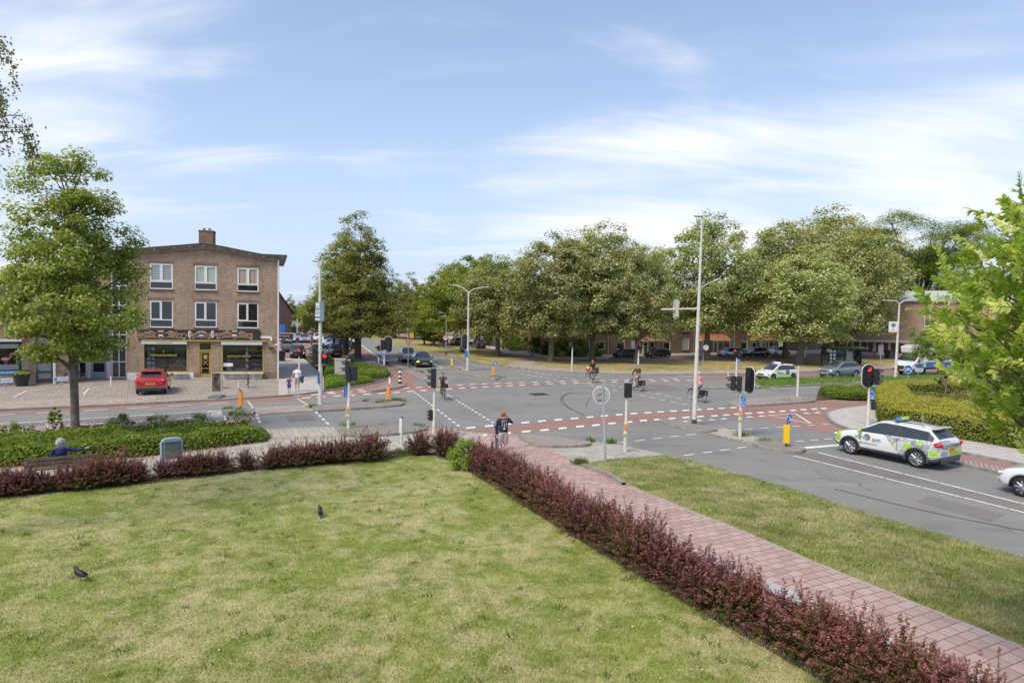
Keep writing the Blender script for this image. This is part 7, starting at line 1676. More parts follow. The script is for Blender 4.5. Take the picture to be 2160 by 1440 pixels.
# bench
BZ=ang(G(0,1000),G(300,975));b=G(128,1013,.02);t=thing('park_bench','wooden bench facing the road behind the far hedge row','bench',b,BZ,None,.86);WD=mat('bench_wood',(.16,.11,.075),.85,vary=.3,vscale=5)
mb=MB()
for k in range(3):mb.box((0,.12+k*.15,.45),(2.2,.12,.04))
mb.build('seat',WD,t);mb=MB()
for k in range(3):mb.box((0,-.02-k*.02,.62+k*.13),(2.2,.035,.11))
mb.build('backrest',WD,t)
for s_ in(-1,1):mb=MB();mb.tube([(s_*.9,.4,0),(s_*.9,.4,.43),(s_*.9,0,.43),(s_*.9,-.06,.92)],.03,6);mb.tube([(s_*.9,.02,0),(s_*.9,.02,.43)],.03,6);mb.build('leg',ANTHR,t)
# fallen twigs on the lawn
for pts,lab in(([(60,1104),(90,1107),(100,1109)],'forked dead twig on the left of the lawn'),([(162,1108),(190,1103),(218,1098)],'straight dead twig lying on the left of the lawn'),([(745,1424),(760,1418),(772,1404)],'pale dead twig at the bottom edge of the lawn')):
    P=[G(x,y,.09)for x,y in pts];mb=MB();mb.tube([p-P[0]for p in P],[.014,.01,.006],6)
    if pts[0][0]==60:mb.tube([P[1]-P[0],G(94,1094,.2)-P[0]],[.012,.006],6)
    o=mb.build('fallen_twig',mat('dead_twig',(.24,.21,.16),.9),None);o.location=P[0];tag(o,lab,'twig','dead twigs on the lawn')
# cycle stands
b=G(537,822,.08)
t=thing('bike_rack','grey steel hoop stand beside the bicycle before the barber shop','bike rack',b,0);mb=MB();mb.tube([(0,-.3,0),(0,-.3,.7),(0,-.2,.8),(0,.3,.8),(0,.4,.7),(0,.4,0)],.025,6);mb.build('hoop',GALV,t)
# ================================================================== VEHICLES
TYRE=mat('tyre',(.018,.018,.019),.85);RIM=mat('rim_silver',(.45,.46,.48),.3,.8);RIMD=mat('rim_dark',(.12,.12,.13),.35,.7)
CLAD=mat('grey_cladding',(.075,.08,.085),.6);PLAST=mat('black_plastic',(.03,.031,.034),.6);CGLASS=m_glass('car_glass',(.02,.024,.024),.05);PLATE=mat('plate_yellow',(.75,.40,.02),.5)
HLITE=mat('headlight_glass',(.55,.58,.6),.08,.3);TLITE=mat('taillight_red',(.55,.015,.015),.12);AMB=mat('indicator_lit',(.9,.3,.02),.3,emit=(1,.35,.03),estr=2.0)
def paint(name,c,metal=0.0,rough=.28):return mat(name,c,rough,metal,coat=.8,vary=.04,vscale=1.2)
P_WHITE=paint('paint_white',(.66,.67,.67));P_BLACK=paint('paint_black',(.012,.012,.014));P_RED=paint('paint_red',(.40,.012,.014));P_SILVER=paint('paint_silver',(.42,.44,.46),.5);P_GREY=paint('paint_grey',(.055,.06,.065),.4);P_BLUEG=paint('paint_blue_grey',(.20,.26,.28),.4);P_BEIGE=paint('paint_beige',(.34,.30,.22),.5);P_BLUE=paint('paint_blue',(.02,.12,.40));P_LBLUE=paint('paint_light_blue',(.45,.55,.60),.3)
TYPES={
 'hatch':dict(L=3.95,W=1.70,H=1.45,wb=2.5,r=.30,gc=.2,belt=.92,belt_r=.98,hood=.86,xh=1.78,xw=1.12,xr=.30,xe=-1.45,xb=-1.80,zb=1.0),
 'suv':dict(L=4.20,W=1.80,H=1.58,wb=2.6,r=.345,gc=.25,belt=1.03,belt_r=1.10,hood=1.0,xh=1.95,xw=1.10,xr=.25,xe=-1.62,xb=-1.98,zb=1.12),
 'mpv':dict(L=4.05,W=1.70,H=1.62,wb=2.6,r=.30,gc=.2,belt=.98,belt_r=1.03,hood=.92,xh=1.85,xw=1.42,xr=.55,xe=-1.72,xb=-1.92,zb=1.05),
 'saloon':dict(L=4.50,W=1.80,H=1.43,wb=2.75,r=.32,gc=.18,belt=.93,belt_r=.98,hood=.88,xh=2.05,xw=1.00,xr=.15,xe=-1.0,xb=-1.75,zb=1.03),
 'small':dict(L=3.45,W=1.62,H=1.46,wb=2.34,r=.28,gc=.18,belt=.93,belt_r=1.0,hood=.86,xh=1.55,xw=1.05,xr=.35,xe=-1.35,xb=-1.62,zb=1.02),
}
def car(label,kind,pm,loc,rz,scale=1.0,lower=None,rims=RIM,rails=False,lit=False,rearlamp='side',ns=56,group=None,roundlamps=False,seams=False,mirror=None,cat='car'):
    T=TYPES[kind];L,W_,H=T['L'],T['W'],T['H'];hw=W_/2;t=thing('parked_car' if cat=='car' else 'car',label,'car',loc,rz,group,scale)
    wx=(T['wb']/2+.02,-T['wb']/2+.02);Ra=T['r']+.06
    xs=set(np.linspace(-L/2,L/2,ns));
    for c in wx:
        for q in np.linspace(-1,1,9):xs.add(c+Ra*math.sin(q*PI/2))
    for q in(T['xh'],T['xw'],T['xr'],T['xe'],T['xb']):xs.add(q)
    xs=sorted(xs);xs=[x for i,x in enumerate(xs)if i==0 or x-xs[i-1]>.012]
    kx=[-L/2,-L/2+.05,T['xb'],T['xe'],-.6 if kind!='saloon' else-.5,0.0,T['xr'],T['xw'],T['xh'],L/2-.06,L/2]
    kz=[T['zb']-.12,T['zb']-.03,T['zb']+.02,H-.07,H-.01,H,H-.03,T['hood']+.09,T['hood']-.10,T['hood']-.22,T['hood']-.32]
    top=lambda x:float(np.interp(x,kx,kz));belt=lambda x:float(np.interp(x,[-L/2,T['xe'],T['xw'],T['xh'],L/2],[T['belt_r']-.04,T['belt_r'],T['belt'],T['hood']-.16,T['hood']-.40]))
    def sec(x):
        e=max(0,(abs(x)-(L/2-.55))/.55);wb_=hw*(1-.16*e**2.4);zt=top(x);zb=min(belt(x),zt-.03);k=min(max((zt-zb-.06)/(H-T['belt']-.05),0),1)
        gc=T['gc']+.12*e**3;za=0
        for c in wx:
            dx=abs(x-c)
            if dx<Ra:za=max(za,T['r']+math.sqrt(Ra*Ra-dx*dx))
        z1=max(gc,0);z2=max(gc+.09,za);z3=max(gc+.17,za+.035);wg=hw-.26
        zm=max((gc+zb)/2+.08,z3+.02)
        return[(0,gc),(wb_-.24,z1),(wb_-.03,z2),(wb_+.0,z3),(wb_,min(zm,zb-.08)),(wb_-.015,zb-.07),(wb_-.05,zb),((wb_-.10)*(1-k)+wg*k*(wb_/hw),zb+(zt-zb)*(.55+.33*k)),((wb_-.24)*(1-k)+(wg-.11)*k*(wb_/hw),zt-.018),((wb_-.24)*.5,zt-.004),(0,zt)]
    S=[sec(x)for x in xs];n=len(S[0]);V=[];idx={}
    for i,x in enumerate(xs):
        for j,(y,z)in enumerate(S[i]):
            idx[(i,j,1)]=len(V);V.append((x,y,z))
            if y<1e-6:idx[(i,j,-1)]=idx[(i,j,1)]
            else:idx[(i,j,-1)]=len(V);V.append((x,-y,z))
    groups={'body':([],[]),'windscreen':([],[]),'rear_window':([],[]),'sw_1_f':([],[]),'sw_1_r':([],[]),'sw_-1_f':([],[]),'sw_-1_r':([],[])}
    xmid=(T['xr']+T['xe'])/2+.12;xd=T['xe']+.28
    for i in range(len(xs)-1):
        xm=(xs[i]+xs[i+1])/2
        for j in range(n-1):
            g,m='body',0
            if j in(0,1):m=1
            elif j==2:m=1 if lower else 0
            elif j==3 and lower=='high':m=0
            if j==6 and T['xb']+.12<xm<T['xw']-.06:
                if abs(xm-xmid)<.045 or xm<T['xe']+.02 and kind in('suv','mpv','hatch','small')and abs(xm-(T['xe']-.02))<.06:m=2
                elif xm>xmid:g='sw_%d_f'
                elif xm>T['xe']-.10:g='sw_%d_r'
                elif kind=='suv':m=2
            if j>=7 and T['xr']-.02<xm<T['xw']-.02:g='windscreen' if not(j==7)else 'body'
            if j>=8 and T['xb']+.03<xm<T['xe']-.02:g='rear_window'
            for s in(1,-1):
                gg=g%s if '%d' in g else g
                f=(idx[(i,j,s)],idx[(i+1,j,s)],idx[(i+1,j+1,s)],idx[(i,j+1,s)])
                if s>0:f=f[::-1]
                f=tuple(dict.fromkeys(f))
                if len(f)>2:groups[gg][0].append(f);groups[gg][1].append(m)
    for i,fl in((0,False),(len(xs)-1,True)):
        for j in range(n-1):
            f=tuple(dict.fromkeys([idx[(i,j,1)],idx[(i,j+1,1)],idx[(i,j+1,-1)],idx[(i,j,-1)]]));f=f if fl else f[::-1]
            if len(f)>2:groups['body'][0].append(f);groups['body'][1].append(1 if j<(3 if lower else 2)else 0)
    for gname,(F,M_)in groups.items():
        if not F:continue
        used=sorted({v for f in F for v in f});mp_={v:k for k,v in enumerate(used)};mb=MB();mb.v=[V[v]for v in used];mb.f=[tuple(mp_[v]for v in f)for f in F];mb.m=M_
        if gname=='body':body=mb.build('body',[pm,CLAD if lower else PLAST,PLAST],t,38)
        else:mb.build('side_window' if gname[:2]=='sw' else gname,CGLASS,t,38)
    for c in wx:
        for s in(1,-1):
            y=s*(hw-.115);mb=MB();mb.ring((c,y,T['r']),(0,1,0),T['r']-.085,.085,26,8);
            o=mb.build('wheel',TYRE,t,60);mb=MB();ax=Vector((0,s,0));mb.disc((c,y+s*.055,T['r']),ax,T['r']*.64,.02,22,m=1)
            nsp=9
            for k in range(nsp):
                a=2*PI*k/nsp;d=Vector((math.cos(a),0,math.sin(a)));mb.tube([Vector((c,y+s*.075,T['r']))+d*T['r']*.1,Vector((c,y+s*.07,T['r']))+d*T['r']*.66],[.022,.032],4)
            mb.ring((c,y+s*.06,T['r']),(0,1,0),T['r']*.66,.018,24,5);mb.disc((c,y+s*.08,T['r']),ax,T['r']*.13,.02,10);mb.build('rim',[rims,RIMD],o)
            mb=MB();mb.box((c,s*(hw-.30),T['r']+.1),(Ra*1.7,.1,Ra*1.5));mb.build('wheel_well',BLACKP,t)
            if lower:mb=MB();mb.tube([(c+math.cos(a)*(Ra+.015),s*(hw-.012),T['r']+math.sin(a)*(Ra+.015))for a in np.linspace(-.15,PI+.15,14)],.038,6);mb.build('wheel_arch_trim',CLAD,t,60)
    zf=T['hood']-.27
    for s in(1,-1):
        M2=Matrix.Rotation(-s*.5,3,'Z');mb=MB()
        if roundlamps:mb.ell((L/2-.13,s*(hw-.30),zf+.02),(.12,.17,.11),14,8)
        else:mb.ell((L/2-.17,s*(hw-.24),zf+.03),(.10,.25,.075),14,8,M=M2)
        mb.build('headlight',AMB if(lit and s<0)else HLITE,t,60);mb=MB()
        if kind in('saloon',):mb.ell((-L/2+.09,s*(hw-.27),T['zb']-.18),(.07,.2,.08),12,8)
        elif kind in('hatch','suv'):mb.ell((-L/2+.13,s*(hw-.18),T['zb']-.13),(.17,.19,.095),12,8,M=Matrix.Rotation(s*.45,3,'Z'))
        else:mb.ell((-L/2+.10,s*(hw-.14),T['zb']-.08),(.09,.09,.22),12,8)
        mb.build('tail_light',TLITE,t,60)
        mb=MB();mb.ell((T['xw']-.22,s*(hw+.09),T['belt']+.07),(.07,.11,.075),10,8);mb.tube([(T['xw']-.2,s*(hw-.06),T['belt']+.02),(T['xw']-.2,s*(hw+.05),T['belt']+.05)],.025,6);mb.build('mirror',mirror or(pm if not lower else PLAST),t,60)
        for xh_ in(xmid+.12,xmid-.62):
            mb=MB();mb.box((xh_,s*(hw+.004),T['belt']-.16),(.16,.025,.03));mb.build('door_handle',pm,t)
        if rails:mb=MB();mb.tube([(T['xe']+.25,s*(hw-.36),H-.01),(T['xe']+.35,s*(hw-.36),H+.045),(T['xr']-.3,s*(hw-.36),H+.055),(T['xr']-.15,s*(hw-.37),H+.01)],.018,6);mb.build('roof_rail',PLAST,t)
        if seams:
            for xq in(T['xw']-.22,xmid,xmid-.95 if kind!='small' else xmid-.8):
                mb=MB();mb.box((xq,s*(hw+.001),(T['gc']+.25+T['belt'])/2),(.012,.012,T['belt']-T['gc']-.34));mb.build('door_seam',BLACKP,t)
    for x,nm in((L/2+.005,'number_plate'),(-L/2-.005,'number_plate')):
        z=(T['gc']+.24)if x>0 else(T['zb']-.32);mb=MB();mb.box((x,0,z),(.02,.50,.11));o=mb.build(nm,PLATE,t);mb=MB();mb.box((x*1.004,.0,z),(.012,.36,.045));mb.build('plate_characters',mat('plate_text',(.22,.13,.02),.6),o)
    mb=MB();mb.box((L/2-.01,0,zf-.02),(.05,W_*.42,.12));mb.build('grille',PLAST,t);mb=MB();mb.box((L/2-.015,0,T['gc']+.14),(.06,W_*.62,.10));mb.build('lower_grille',PLAST,t)
    mb=MB();mb.box((-L/2+.01,0,T['gc']+.15),(.06,W_*.74,.16));mb.build('rear_bumper',CLAD if lower else PLAST,t,mod=.02)
    if kind!='saloon':mb=MB();mb.box((T['xe']-.08,0,H-.05),(.22,W_*.62,.035));mb.build('roof_spoiler',pm,t,mod=.012);mb=MB();mb.tube([(T['xb']+.08,-.05,T['zb']+.1),(T['xb']+.17,.32,T['zb']+.22)],.012,4);mb.build('wiper',BLACKP,t)
    return t,T
def by_side(label,kind,pm,f,r,side=1,z=0.0,sc_=None,**kw):
    """place from the contact points of front and rear wheel on the visible side (side=1: the car's left)"""
    T=TYPES[kind];A,B=G(*f,z),G(*r,z);d=(A-B);s=min(max(d.length/T['wb'],.8),1.15)if sc_ is None else sc_
    d.normalize();nrm=Vector((-d.y,d.x,0))*side;c=(A+B)/2-nrm*(T['W']/2-.1)*s-d*.02
    return car(label,kind,pm,c,math.atan2(d.y,d.x),s,**kw)
def by_axle(label,kind,pm,p,vp,toward,sc_=1.0,z=0.0,**kw):
    """place from the midpoint of the nearer axle on the ground; the car's long axis points at vp on the horizon"""
    T=TYPES[kind];A=G(*p,z);h=ray(vp,660+ROLL*(vp-1080));h.z=0;h.normalize();hd=-h if toward else h
    c=A-hd*(T['wb']/2)*sc_*(1 if toward else-1)
    return car(label,kind,pm,c,math.atan2(hd.y,hd.x),sc_,**kw)
# the car with the map livery
n=NB('map_livery');sx=n.t.nodes.new('ShaderNodeSeparateXYZ');n.put(sx.inputs[0],n.co)
vv=n.map((0,.5,0),(1.6,.2,1.9));vo=n.t.nodes.new('ShaderNodeTexVoronoi');vo.feature='DISTANCE_TO_EDGE';vo.inputs['Scale'].default_value=2.3;vo.inputs['Randomness'].default_value=.75;n.put(vo.inputs['Vector'],vv)
v2=n.t.nodes.new('ShaderNodeTexVoronoi');v2.inputs['Scale'].default_value=2.3;v2.inputs['Randomness'].default_value=.75;n.put(v2.inputs['Vector'],vv);sp=n.t.nodes.new('ShaderNodeSeparateColor');n.put(sp.inputs[0],v2.outputs['Color'])
cell=n.ramp(sp.outputs[0],[(0,(.24,.25,.26)),(.34,(.36,.37,.38)),(.5,(.30,.55,.02)),(.61,(.28,.29,.30)),(.8,(.48,.49,.5)),(.92,(.15,.42,.62)),(.94,(.33,.34,.35))])
for nd in n.t.nodes:
    if nd.type=='VALTORGB':nd.color_ramp.interpolation='CONSTANT'
edge=n.math('LESS_THAN',vo.outputs['Distance'],.035);cc=n.mix(edge,cell,(.68,.69,.69))
edge2=n.math('LESS_THAN',n.math('ABSOLUTE',n.math('SINE',n.math('MULTIPLY',n.math('ADD',sx.outputs[0],n.math('MULTIPLY',sx.outputs[2],.7)),16.0))),.10);cc=n.mix(n.math('MULTIPLY',edge2,.8),cc,(.68,.69,.69))
lim=n.math('ADD',n.math('MULTIPLY',n.math('SUBTRACT',sx.outputs[2],.45),.95),-.62);m1=n.math('LESS_THAN',sx.outputs[0],lim);m1=n.math('MULTIPLY',m1,n.math('LESS_THAN',sx.outputs[2],1.12))
m2=n.math('MULTIPLY',n.math('GREATER_THAN',sx.outputs[0],1.72),n.math('GREATER_THAN',sx.outputs[2],.52));m2=n.math('MULTIPLY',m2,n.math('GREATER_THAN',n.math('ABSOLUTE',sx.outputs[1]),.45))
cc2=n.mix(m1,(.66,.67,.67),cc);cc2=n.mix(m2,cc2,n.mix(edge2,(.30,.55,.02),(.68,.69,.69)));LIV=n.out(cc2,.28);n.b.inputs['Coat Weight'].default_value=.8;n.b.inputs['Specular IOR Level'].default_value=.5
vd,T=by_side('white compact car with a grey and green street-map livery and a learner roof sign','suv',LIV,(1794,957.5),(1933,986),1,lower=True,rails=True,seams=True,ns=80,mirror=mat('mirror_lime',(.35,.6,.05),.4),cat='x')
VD_RZ=vd.rotation_euler.z;ys=T['W']/2+.012
LG,TG=mat('letter_green',(.16,.36,.015),.5),mat('letter_grey',(.16,.17,.18),.5)
text('van',.29,LG,vd,(.92,ys,.83),(PI/2,0,PI),align='CENTER');text('am',.30,TG,vd,(.22,ys,.80),(PI/2,0,PI));text('VERKEERSSCHOOL',.075,TG,vd,(.55,ys,.60),(PI/2,0,PI),sx=1.2)
mb=MB();mb.disc((.60,ys,.86),(0,1,0),.13,.006,18);o=mb.build('emblem',TG,vd);mb=MB();mb.disc((.66,ys+.005,.82),(0,1,0),.06,.006,12);mb.build('emblem_blue',mat('emb_blue',(.1,.4,.7),.5),o);mb=MB();mb.disc((.53,ys+.005,.84),(0,1,0),.055,.006,12);mb.build('emblem_red',mat('emb_red',(.6,.1,.06),.5),o);mb=MB();mb.disc((.6,ys+.006,.77),(0,1,0),.045,.006,12);mb.build('emblem_green',LG,o)
mb=MB();mb.box((-.35,-.02,T['H']+.12),(.06,.26,.17));o=mb.build('roof_sign',mat('learner_blue',(.05,.2,.75),.4),vd,mod=.02);text('L',.15,SIGN_W,vd,(-.385,-.02+.0,T['H']+.12),(PI/2,0,-PI/2));
o.location=(0,.48,0);KIDS[vd.name][-1].location.y+=.48
mb=MB();mb.box((-.35,0,T['H']+.12),(.06,.62,.13));mb.build('roof_sign',mat('sign_lime',(.35,.6,.03),.4),vd);text('VAN DAM',.12,SIGN_W,vd,(-.385,0,T['H']+.12),(PI/2,0,-PI/2))
mb=MB();mb.box((-.35,.1,T['H']+.03),(.1,1.0,.03));mb.build('sign_base',PLAST,vd)
mb=MB();mb.box((-T['L']/2+.06,0,T['H']-.06),(.02,.0001,.0001));
mb=MB();mb.box((T['xe']-.19,0,T['H']-.055),(.03,.4,.03));mb.build('brake_light',TLITE,vd)
# white car entering at the right edge, same lane
A=G(2166,1049.5);d_=Vector((math.cos(VD_RZ-.015),math.sin(VD_RZ-.015),0));T=TYPES['suv'];c=A-d_*(T['wb']/2)-Vector((-d_.y,d_.x,0))*(T['W']/2-.1)
car('white car just entering at the right picture edge behind the livery car','hatch',P_WHITE,c,VD_RZ-.015,1.1,ns=70,seams=True,cat='x')
# hatchback with green livery
gr,T=by_side('white hatchback with a lime green sill stripe and learner roof sign on the far carriageway','hatch',P_WHITE,(1630,803),(1671.5,801.3),1,rims=RIMD,mirror=mat('mirror_lime',(.35,.6,.05),.4),cat='x')
ys=T['W']/2+.012;text('Groei',.30,mat('letter_dark',(.05,.1,.09),.5),gr,(.42,ys,.72),(PI/2,0,PI));mb=MB();mb.box((-.45,ys,.76),(.42,.008,.36));o=mb.build('logo_square',mat('logo_dark',(.02,.10,.06),.5),gr);mb=MB();mb.tube([(-.3,ys+.01,.68),(-.42,ys+.01,.80),(-.48,ys+.01,.74),(-.60,ys+.01,.88)],.022,4);mb.build('logo_line',LG,o)
mb=MB();mb.box((0,ys-.005,.34),(1.85,.012,.12));mb.build('green_stripe',mat('lime_vinyl',(.35,.75,.02),.4),gr);mb=MB();mb.box((T['L']/2-.35,ys-.06,.30),(.5,.02,.09));mb.build('green_stripe',MATS['lime_vinyl'],gr)
mb=MB();mb.box((0,.1,T['H']+.11),(.10,.75,.15));o=mb.build('roof_sign',SIGN_W,gr,mod=.015);mb=MB();mb.box((0,-.40,T['H']+.11),(.11,.24,.17));mb.build('roof_sign',MATS['learner_blue'],gr);text('L',.15,SIGN_W,gr,(.06,-.40,T['H']+.11),(PI/2,0,PI/2))
sv,T=by_side('blue-grey off-road car with a chrome bull bar on the far carriageway','suv',P_BLUEG,(1764.5,798),(1803.7,796.5),1,lower=True,rails=True,roundlamps=True,cat='x')
mb=MB();x=T['L']/2+.08
for y in np.linspace(-.42,.42,6):mb.tube([(x,y,.30),(x+.03,y,.5),(x,y,.62)],.02,5)
mb.tube([(x,-.55,.32),(x+.02,-.5,.78),(x+.02,.5,.78),(x,.55,.32)],.03,6);mb.build('bull_bar',ZINC,sv)
rd,T=by_axle('red hatchback parked on the plaza before the barber shop, seen from behind','hatch',P_RED,(320,830.5),470,False,1.06,z=.08,cat='car')
mb=MB();mb.box((-T['L']/2-.01,0,T['gc']+.26),(.06,T['W']*.9,.12));mb.build('rear_trim',mat('trim_grey',(.09,.09,.095),.6),rd,mod=.02)
by_axle('beige people carrier waiting on the avenue behind the black hatchback','mpv',P_BEIGE,(862,764),655,True,1.0,cat='x')
by_axle('black hatchback with a glowing orange lamp turning out of the avenue','hatch',P_BLACK,(894,774.5),655,True,1.02,lit=True,cat='x')
PK='cars parked in the side street'
by_side('black people carrier parked partly behind the narrow lime','mpv',P_BLACK,(1310.5,756),(1337,755.5),1,.03,group=PK)
by_side('black five door hatchback parked right of the narrow lime','hatch',P_BLACK,(1377.6,755.2),(1407,754.8),1,.03,group=PK)
by_side('silver people carrier parked behind the red far signal','mpv',P_SILVER,(1533,754.2),(1560,753.8),1,.03,group=PK)
by_side('black small hatchback parked between the silver and the white car','hatch',P_BLACK,(1586.5,753.5),(1613,753),1,.03,group=PK)
by_side('white crossover with dark trim parked beside the leaning lime','suv',P_WHITE,(1635,753.2),(1661,752.6),1,.03,lower=True,group=PK)
by_axle('small grey hatchback with red tail lamps parked on the verge street, seen from behind','small',P_GREY,(1013.5,735.5),560,False,1.0,z=.03,group=PK)
by_axle('dark hatchback parked further up the verge street, behind the green tree trunk','small',P_GREY,(968,729.5),560,False,1.0,z=.03,group=PK)
by_axle('dark car parked beyond the thirty zone sign','hatch',P_BLACK,(935,723.5),600,False,1.0,z=.03,group=PK)
by_axle('dark car parked far up the verge street beyond the slim trees','hatch',P_BLACK,(905,718.5),600,False,1.0,z=.03,group=PK)
LT='cars in the car park'
by_axle('black small hatchback facing the camera in the car park behind the red pedestrian signal','hatch',P_BLACK,(628,755.5),604,True,1.05,.03,group=LT)
by_axle('grey hatchback seen from behind at the shop corner','hatch',paint('paint_mid_grey',(.16,.19,.22),.4),(605,742.5),596,False,1.05,.03,group=LT)
by_axle('white car facing the camera under the advertising trailer','hatch',P_WHITE,(613,722.5),602,True,1.0,.03,group=LT)
by_axle('silver hatchback at the back of the car park, left of the silver saloon','hatch',P_SILVER,(631,718.5),700,True,1.0,.03,group=LT)
by_axle('silver saloon facing the camera before the flowering shrubs','saloon',P_SILVER,(642.5,722.5),618,True,1.0,.03,group=LT)
by_axle('white off-road car facing the camera left of the flag pole','suv',P_WHITE,(672,722),640,True,1.0,.03,lower=True,group=LT)
by_axle('pale blue car behind the lamp post with the parking board','hatch',P_LBLUE,(691,728.5),790,True,1.0,.03,group=LT)
by_axle('pale silver car partly behind the dark coupe-like off-road car','hatch',P_SILVER,(697,735),800,True,1.0,.03,group=LT)
by_side('dark grey off-road car seen side-on behind the left corner lime','suv',P_GREY,(695.5,742.5),(734,742),1,.03,group=LT,sc_=1.05)
by_axle('dark grey car facing the camera beside the left corner lime trunk','saloon',P_GREY,(711,753),640,True,1.05,.03,group=LT)
by_axle('black saloon facing the camera behind the left median lamp post','saloon',P_BLACK,(672,754),660,True,1.08,.03,group=LT)
by_axle('blue car in the distance between the two corner lime trunks','hatch',P_BLUE,(737,713.5),1400,True,1.0,.03,group=LT)
# delivery truck
A,B=G(1936,792.5),G(1993,790.5);d=(A-B).normalized();wbT=3.6;sT=min(max((A-B).length/wbT,.8),1.0);nrm=Vector((-d.y,d.x,0));c=A-d*1.8*sT-nrm*.95*sT
tk=thing('delivery_truck','white box truck with a blue stripe and a green tick on the far carriageway','truck',c,math.atan2(d.y,d.x),scale=sT)
WT=2.0
def sideprism(pts,y0,y1,name,m,par,bev=None):
    k=len(pts);mb=MB();mb.raw([(x,y0,z)for x,z in pts]+[(x,y1,z)for x,z in pts],[tuple(range(k)),tuple(reversed(range(k,2*k)))]+[(i,k+i,k+(i+1)%k,(i+1)%k)for i in range(k)]);return mb.build(name,m,par,mod=bev)
sideprism([(.95,.35),(.95,2.25),(1.55,2.3),(2.25,1.45),(2.75,1.25),(2.88,.9),(2.88,.42),(2.3,.38)],-1,1,'cab',P_WHITE,tk,.08)
sideprism([(2.30,.40),(2.90,.40),(2.91,.75),(2.35,.75)],-1.005,1.005,'bumper',PLAST,tk,.04)
mb=MB();mb.face([(1.62,-.86,2.235),(1.62,.86,2.235),(2.235,.92,1.52),(2.235,-.92,1.52)][::-1]);mb.build('windscreen',CGLASS,tk).location=(.025,0,.03)
for s in(1,-1):
    sideprism([(1.12,1.42),(1.12,2.1),(1.5,2.12),(2.02,1.42)],s*.985,s*1.012,'side_window',CGLASS,tk);mb=MB();mb.box((2.0,s*1.16,1.5),(.1,.16,.34));mb.build('mirror',PLAST,tk,mod=.03)
    mb=MB();mb.ell((2.78,s*.8,1.02),(.12,.2,.13),12,8);mb.build('headlight',HLITE,tk,60);sideprism([(1.0,.82),(1.0,1.3),(2.5,1.18),(2.1,.82)],s*.99,s*1.008,'blue_stripe',P_BLUE,tk)
mb=MB();mb.box((-1.2,0,2.0),(4.3,2.12,2.3));bx=mb.build('cargo_box',P_WHITE,tk,mod=.03);mb=MB();mb.box((-1.2,0,.72),(4.3,1.9,.14));mb.build('chassis',PLAST,tk)
for s in(1,-1):mb=MB();mb.box((-1.25,s*1.065,1.15),(4.1,.012,.5));mb.build('blue_stripe',P_BLUE,bx)
sideprism([(.95,2.25),(.95,3.15),(1.9,2.95),(1.75,2.3)],-1.0,1.0,'roof_fairing',P_WHITE,tk,.08)
mb=MB();mb.tube([(1.45,1.02,1.15),(1.3,1.02,.95),(1.0,1.02,1.42)],.045,4);mb.build('green_tick',LG,tk);mb=MB();mb.box((2.9,0,.85),(.02,1.1,.3));mb.build('grille',PLAST,tk);mb=MB();mb.box((2.93,0,.55),(.02,.5,.11));mb.build('number_plate',PLATE,tk)
for x in(1.8,-1.8):
    for s in(1,-1):mb=MB();mb.ring((x,s*.86,.34),(0,1,0),.24,.1,24,8);o=mb.build('wheel',TYRE,tk,60);mb=MB();mb.disc((x,s*.93,.34),(0,s,0),.2,.03,18);mb.build('rim',RIM,o)
